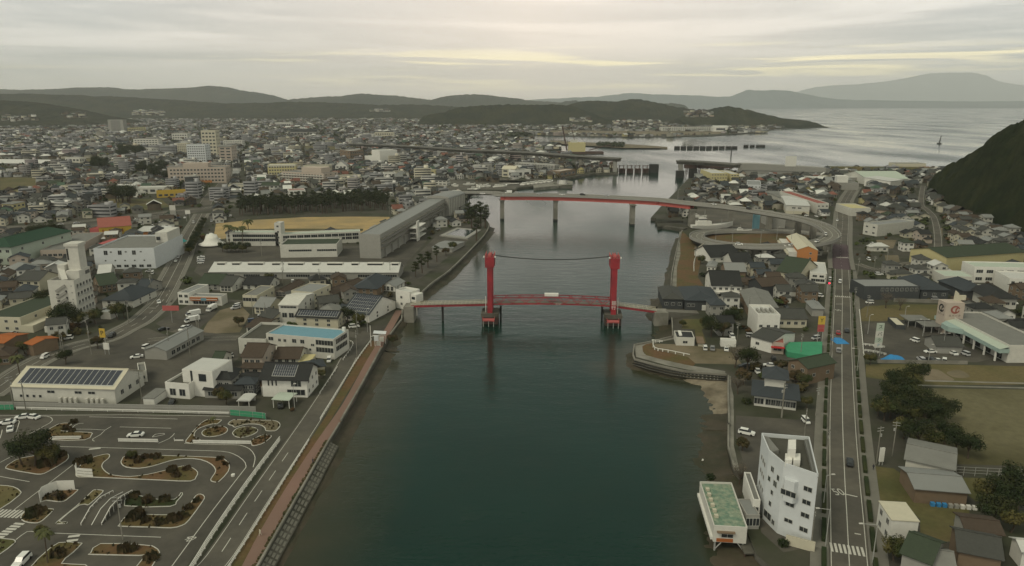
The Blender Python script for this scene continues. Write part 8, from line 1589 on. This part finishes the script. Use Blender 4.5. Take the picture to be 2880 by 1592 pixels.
def T_block(nf):
    t = T_house('flat', None)
    for f in range(nf): z0 = .03+.59*(f+.35)/nf; z1 = .03+.59*(f+.8)/nf; t.q([(-.47,-.503,z0),(.47,-.503,z0),(.47,-.503,z1),(-.47,-.503,z1)], [(0,1,2,3)], 2); t.q([(.503,-.42,z0),(.503,.42,z0),(.503,.42,z1),(.503,-.42,z1)], [(0,1,2,3)], 2); t.q([(-.503,.42,z0),(-.503,-.42,z0),(-.503,-.42,z1),(-.503,.42,z1)], [(0,1,2,3)], 2)
    return t
def mass(name, batches, mat_, label, cat, kind='stuff'):
    V, Fi, Ln, Cc = [], [], [], []; vo = 0
    for t, x, y, z, w_, d_, h_, r_, c0, c1 in batches:
        n = len(x)
        if not n: continue
        tv = np.array(t.v); P = np.empty((n, len(tv), 3)); lx = tv[None,:,0]*w_[:,None]; ly = tv[None,:,1]*d_[:,None]; c, s = np.cos(r_)[:,None], np.sin(r_)[:,None]
        P[...,0] = x[:,None]+lx*c-ly*s; P[...,1] = y[:,None]+lx*s+ly*c; P[...,2] = np.asarray(z)[:,None] if np.ndim(z) else z; P[...,2] += tv[None,:,2]*h_[:,None]; V.append(P.reshape(-1,3))
        cols = [c0, c1, np.tile(np.array([[.04,.043,.045]]), (n,1))]
        for f, ci in zip(t.f, t.c): Fi.append((np.array(f)[None]+(vo+np.arange(n)*len(tv))[:,None]).reshape(-1)); Ln.append(np.full(n, len(f))); Cc.append(np.repeat(cols[ci], len(f), 0))
        vo += n*len(tv)
    V = np.concatenate(V); F_ = np.concatenate(Fi); Ln = np.concatenate(Ln); Cc = np.concatenate(Cc); me = bpy.data.meshes.new(name); me.vertices.add(len(V)); me.vertices.foreach_set('co', V.reshape(-1)); me.loops.add(len(F_)); me.loops.foreach_set('vertex_index', F_); me.polygons.add(len(Ln)); me.polygons.foreach_set('loop_start', np.concatenate([[0], np.cumsum(Ln)[:-1]])); me.update(calc_edges=True)
    a = me.color_attributes.new('tint', 'FLOAT_COLOR', 'CORNER'); a.data.foreach_set('color', np.concatenate([Cc, np.ones((len(Cc),1))], 1).astype(np.float32).reshape(-1)); me.materials.append(mat_); o = bpy.data.objects.new(name, me); COL.objects.link(o); return tag(o, label, cat, kind=kind)
XX1, YY1 = X_[NI:], Y_[NI:]
def far_pts_(ang, cell, x0, x1, y0, y1, dens):
    x, y = scatter(ang, cell, x0, x1, y0, y1, cell*.22, 6, cell*.5); fr = infrustum(x, y)[0]; x, y = x[fr], y[fr]; k = clear(x, y, 7); x, y = x[k], y[k]; k = hash2(np.floor(x), np.floor(y), 2) < dens; return x[k], y[k]
fB = far_pts_(.3, 17, -1500, 500, 1250, 2300, .86); fC = far_pts_(.2, 25, -3200, 2300, 2300, 4300, .72)
# keep the far-shore coast a strip between the reclaimed land and the hills
def hillmask(x, y):
    P = np.array([pix((a, b, GZ)) for a, b in zip(x, y)]) if len(x) else np.zeros((0,2)); return P
cm = colmat('town_mix')
win3 = ((-.42,-.22),(-.1,.12),(.24,.42)); tg, th_, tf = T_house('gable', win3), T_house('hip', win3), T_house('flat', win3); g0, h0, f0 = T_house('gable', None), T_house('hip', None), T_house('flat', None); bl3, bl5 = T_block(3), T_block(5)
bat = []
def addb(x, y, ts, ws, hs, big=0.0, rot=.3):
    n = len(x); k = rng.random(n); e = np.concatenate([[0], np.cumsum([w for _, w in ts])]); e /= e[-1]
    for (t, _), a, b in zip(ts, e[:-1], e[1:]):
        m = (k >= a)&(k < b); c = m.sum(); isb = t in (bl3, bl5); w_ = rng.uniform(*ws, c)*(rng.uniform(1.1,2.0,c) if isb else 1); d_ = rng.uniform(ws[0]*.8, ws[1]*.85, c)*(1.15 if isb else 1); h_ = (rng.uniform(11,16,c) if t is bl3 else rng.uniform(17,26,c)) if isb else rng.choice(hs, c)*rng.uniform(.92,1.12,c)
        r_ = rot+rng.choice([0,math.pi/2,math.pi,-math.pi/2], c)+rng.uniform(-.1,.1,c); wc = WC[rng.integers(0,len(WC),c)]*rng.uniform(.55,1.05,(c,1)); rc = RC[rng.integers(0,len(RC),c)]*rng.uniform(.8,1.2,(c,1))
        if t in (tf, f0, bl3, bl5): rc = np.maximum(rc, .12); wc = np.maximum(wc, .3)
        if isb: r_ = rot*0+rng.uniform(-.2,.3,c)
        bat.append((t, x[m], y[m], GZ, w_, d_, h_, r_, wc, rc))
mW = XX1 < 30; addb(XX1[mW], YY1[mW], ((tg,.38),(th_,.36),(tf,.17),(bl3,.075),(bl5,.015)), (7.5,11), (5.5,8,8.5), rot=.35); addb(XX1[~mW], YY1[~mW], ((tg,.42),(th_,.42),(tf,.13),(bl3,.03)), (7.5,10.5), (5.5,8,8.5), rot=-.06)
addb(fB[0], fB[1], ((g0,.4),(h0,.3),(f0,.2),(bl3,.08),(bl5,.02)), (10,15), (6,8.5), rot=.3); addb(fC[0], fC[1], ((g0,.4),(h0,.28),(f0,.26),(bl3,.06)), (13,22), (6.5,9), rot=.2)
# houses climbing the foot of the hills
def slope_pts(k, xr, yr, n, Yr): 
    out = []
    for _ in range(n): out.append(WY(k, random.uniform(*xr), random.uniform(*yr), random.uniform(*Yr)))
    return out
mass('town_beyond', bat, cm, 'thousands of houses and blocks of the town stretching back to the hills', 'town')
# ---- garden green between the houses, and hedges and lumps of trees farther off
def T_bush(n, seed, flat=.8):
    t = Tmpl(); r2 = random.Random(seed)
    for _ in range(n):
        d = Vector((r2.gauss(0,1), r2.gauss(0,1), r2.gauss(0,1))).normalized(); p = d*.5*r2.random()**.4; p.z = p.z*flat+.42; nn = (d+Vector((r2.uniform(-.6,.6),r2.uniform(-.6,.6),r2.uniform(0,.9)))).normalized(); u = nn.orthogonal().normalized(); v = nn.cross(u); s = r2.uniform(.10,.2)
        t.q([tuple(p-u*s-v*s*.6), tuple(p+u*s-v*s*.5), tuple(p+u*s*.8+v*s*.7), tuple(p-u*s*.6+v*s)], [(0,1,2,3)], 0)
    return t
gb = []
def green(x, y, s0, s1, tn_):
    n = len(x); per = 3
    for q in range(per):
        m = np.arange(n) % per == q; c = m.sum(); s = rng.uniform(s0, s1, c)*rng.choice([.6,1,1,1.5], c); g_ = np.array([(.040,.052,.018),(.030,.040,.016),(.065,.055,.022),(.075,.045,.022),(.05,.065,.02)])[rng.integers(0,5,c)]*rng.uniform(.7,1.2,(c,1)); gb.append((tn_[q], x[m], y[m], GZ-.1, s*1.1, s*1.1, s, rng.uniform(0,6,c), g_, g_))
tb = [T_bush(60, i) for i in range(3)]; tb2 = [T_bush(16, 10+i) for i in range(3)]
def gpts(x0, x1, y0, y1, n, r):
    x, y = rng.uniform(x0, x1, n), rng.uniform(y0, y1, n); k = infrustum(x, y)[0]; x, y = x[k], y[k]; k = clear(x, y, r); return x[k], y[k]
gx, gy = gpts(-600, 550, 200, 750, 7000, 1.5); green(gx, gy, 1.4, 3.4, tb); gx, gy = gpts(-1300, 900, 750, 1600, 8000, 3); green(gx, gy, 2.5, 6, tb2); gx, gy = gpts(-3000, 2300, 1600, 4300, 9000, 5); green(gx, gy, 6, 14, tb2)
mass('garden_greenery', gb, colmat('garden_leaves', .45, .85, .8), 'garden shrubs and small trees growing between the houses of the town', 'greenery')
# woods on the near toe of the inland hills and a wood on the harbour spit
wb = []
for k, s, n, sz in (('O','380,405 520,405 560,425 440,432 380,425',160,(10,16)),('O','1080,478 1300,478 1290,500 1100,492',60,(7,11)),('M','0,880 260,890 460,860 420,800 100,800',0,(6,9))):
    p = PL(k, s); xs = [q.x for q in p]; ys = [q.y for q in p]; x = rng.uniform(min(xs), max(xs), n*4); y = rng.uniform(min(ys), max(ys), n*4); m = inpoly(x, y, [(q.x,q.y) for q in p]); x, y = x[m][:n*3], y[m][:n*3]; c = len(x)
    if c: s_ = rng.uniform(*sz, c); g_ = np.tile([(.035,.043,.02)], (c,1)); wb.append((tb2[0], x, y, GZ-.2, s_, s_, s_, rng.uniform(0,6,c), g_, g_))
mass('spit_wood', wb, bpy.data.materials['garden_leaves'], 'dark wood on the harbour spits in the middle distance', 'wood')
# a few pale houses on the hill feet across the bay
fb_ = []; 
def onhill(k, x0, x1, y0, y1, n, Y, ws):
    P_ = [WY(k, random.uniform(x0,x1), random.uniform(y0,y1), Y*random.uniform(.97,1.0)) for _ in range(n)]; x = np.array([p.x for p in P_]); y = np.array([p.y for p in P_]); z = np.array([max(p.z,GZ) for p in P_]); c = len(x)
    fb_.append((h0, x, y, z-3, rng.uniform(*ws,c), rng.uniform(*ws,c), rng.uniform(9,12,c), rng.uniform(0,3,c), WC[rng.integers(0,len(WC),c)], RC[rng.integers(0,len(RC),c)]))
onhill('O',880,1040,262,290,26,2800,(10,16)); onhill('O',1220,1600,285,330,110,2850,(10,16)); onhill('O',1790,2020,205,250,45,2850,(10,16)); onhill('N',1380,1540,165,190,24,4000,(16,26)); onhill('M',650,850,350,395,20,2700,(10,18)); onhill('M',40,380,370,430,26,2600,(10,16)); onhill('M',1340,1640,325,370,60,4000,(14,22)); onhill('O',2236,2320,332,350,12,2700,(12,18)); onhill('Q',520,800,505,545,0,2900,(8,12))
mass('hillside_houses', fb_, cm, 'pale little houses climbing the foot of the far hills', 'houses')
# lettering becomes plain mesh
bpy.context.view_layer.update(); dg = bpy.context.evaluated_depsgraph_get()
for o in [o for o in sc.objects if o.type == 'FONT']:
    me = bpy.data.meshes.new_from_object(o.evaluated_get(dg)); n = bpy.data.objects.new(o.name, me); nm_ = o.name; COL.objects.link(n); n.parent = o.parent; n.location = o.location; n.rotation_euler = o.rotation_euler; n.scale = o.scale
    for k_ in ('kind','label'): 
        if k_ in o: n[k_] = o[k_]
    bpy.data.objects.remove(o); n.name = nm_
# parked cars between the houses
random.seed(31); cx_, cy_ = rng.uniform(-330, 330, 2600), rng.uniform(230, 620, 2600); k_ = infrustum(cx_, cy_, -10)[0]; cx_, cy_ = cx_[k_], cy_[k_]; k_ = clear(cx_, cy_, 2.5); cx_, cy_ = cx_[k_], cy_[k_]
HP = np.array([(h_[0].x, h_[0].y) for h_ in HS]+list(zip(XX1, YY1))); cs = []
for x, y in zip(cx_, cy_):
    if np.hypot(HP[:,0]-x, HP[:,1]-y).min() > 7.2 and all((c[0]-x)**2+(c[1]-y)**2 > 30 for c in cs): cs.append((float(x), float(y)))
    if len(cs) >= 95: break
cl = {}; tmp = []
for x, y in cs:
    p = Vector((x,y,GZ+.03)); ld = min(LMP, key=lambda q: (q[0]-p).length); dx = x-ld[0].x; sd = 'right' if dx > 0 else 'left'; tmp.append((p, ld[1], sd, (p-ld[0]).length)); cl.setdefault((ld[1], sd), []).append(tmp[-1][3])
for v in cl.values(): v.sort()
for p, lm, sd, d_ in tmp:
    ty = random.choice('svvvu'); c_ = random.choice('wwwwwsskgb'); CARP[ty].put(p, (.35 if p.x < 30 else -.06)+random.choice((0,1.57,3.14,-1.57)), '%s %s parked among houses, %s one %s of %s' % (CN[c_], TN[ty], ORD[cl[(lm,sd)].index(d_)], sd, lm), 1.0, CC[c_], 'cars parked between the houses')
HAZE = 0.000048
# ================================================================ air
hm = bpy.data.materials.new('haze_air'); hm.use_nodes = True; t = hm.node_tree; t.nodes.remove(t.nodes['Principled BSDF'])
pv = t.nodes.new('ShaderNodeVolumePrincipled'); pv.inputs['Color'].default_value = (.95,.97,.98,1); pv.inputs['Density'].default_value = HAZE; pv.inputs['Anisotropy'].default_value = 0
t.links.new(pv.outputs[0], t.nodes['Material Output'].inputs['Volume'])
hz_ = MB().box(-30000, 30000, -600, 37500, -3, 1680).build('haze', hm); struct(hz_, 'stuff'); hz_['label'] = 'thin pale air haze over the whole bay'
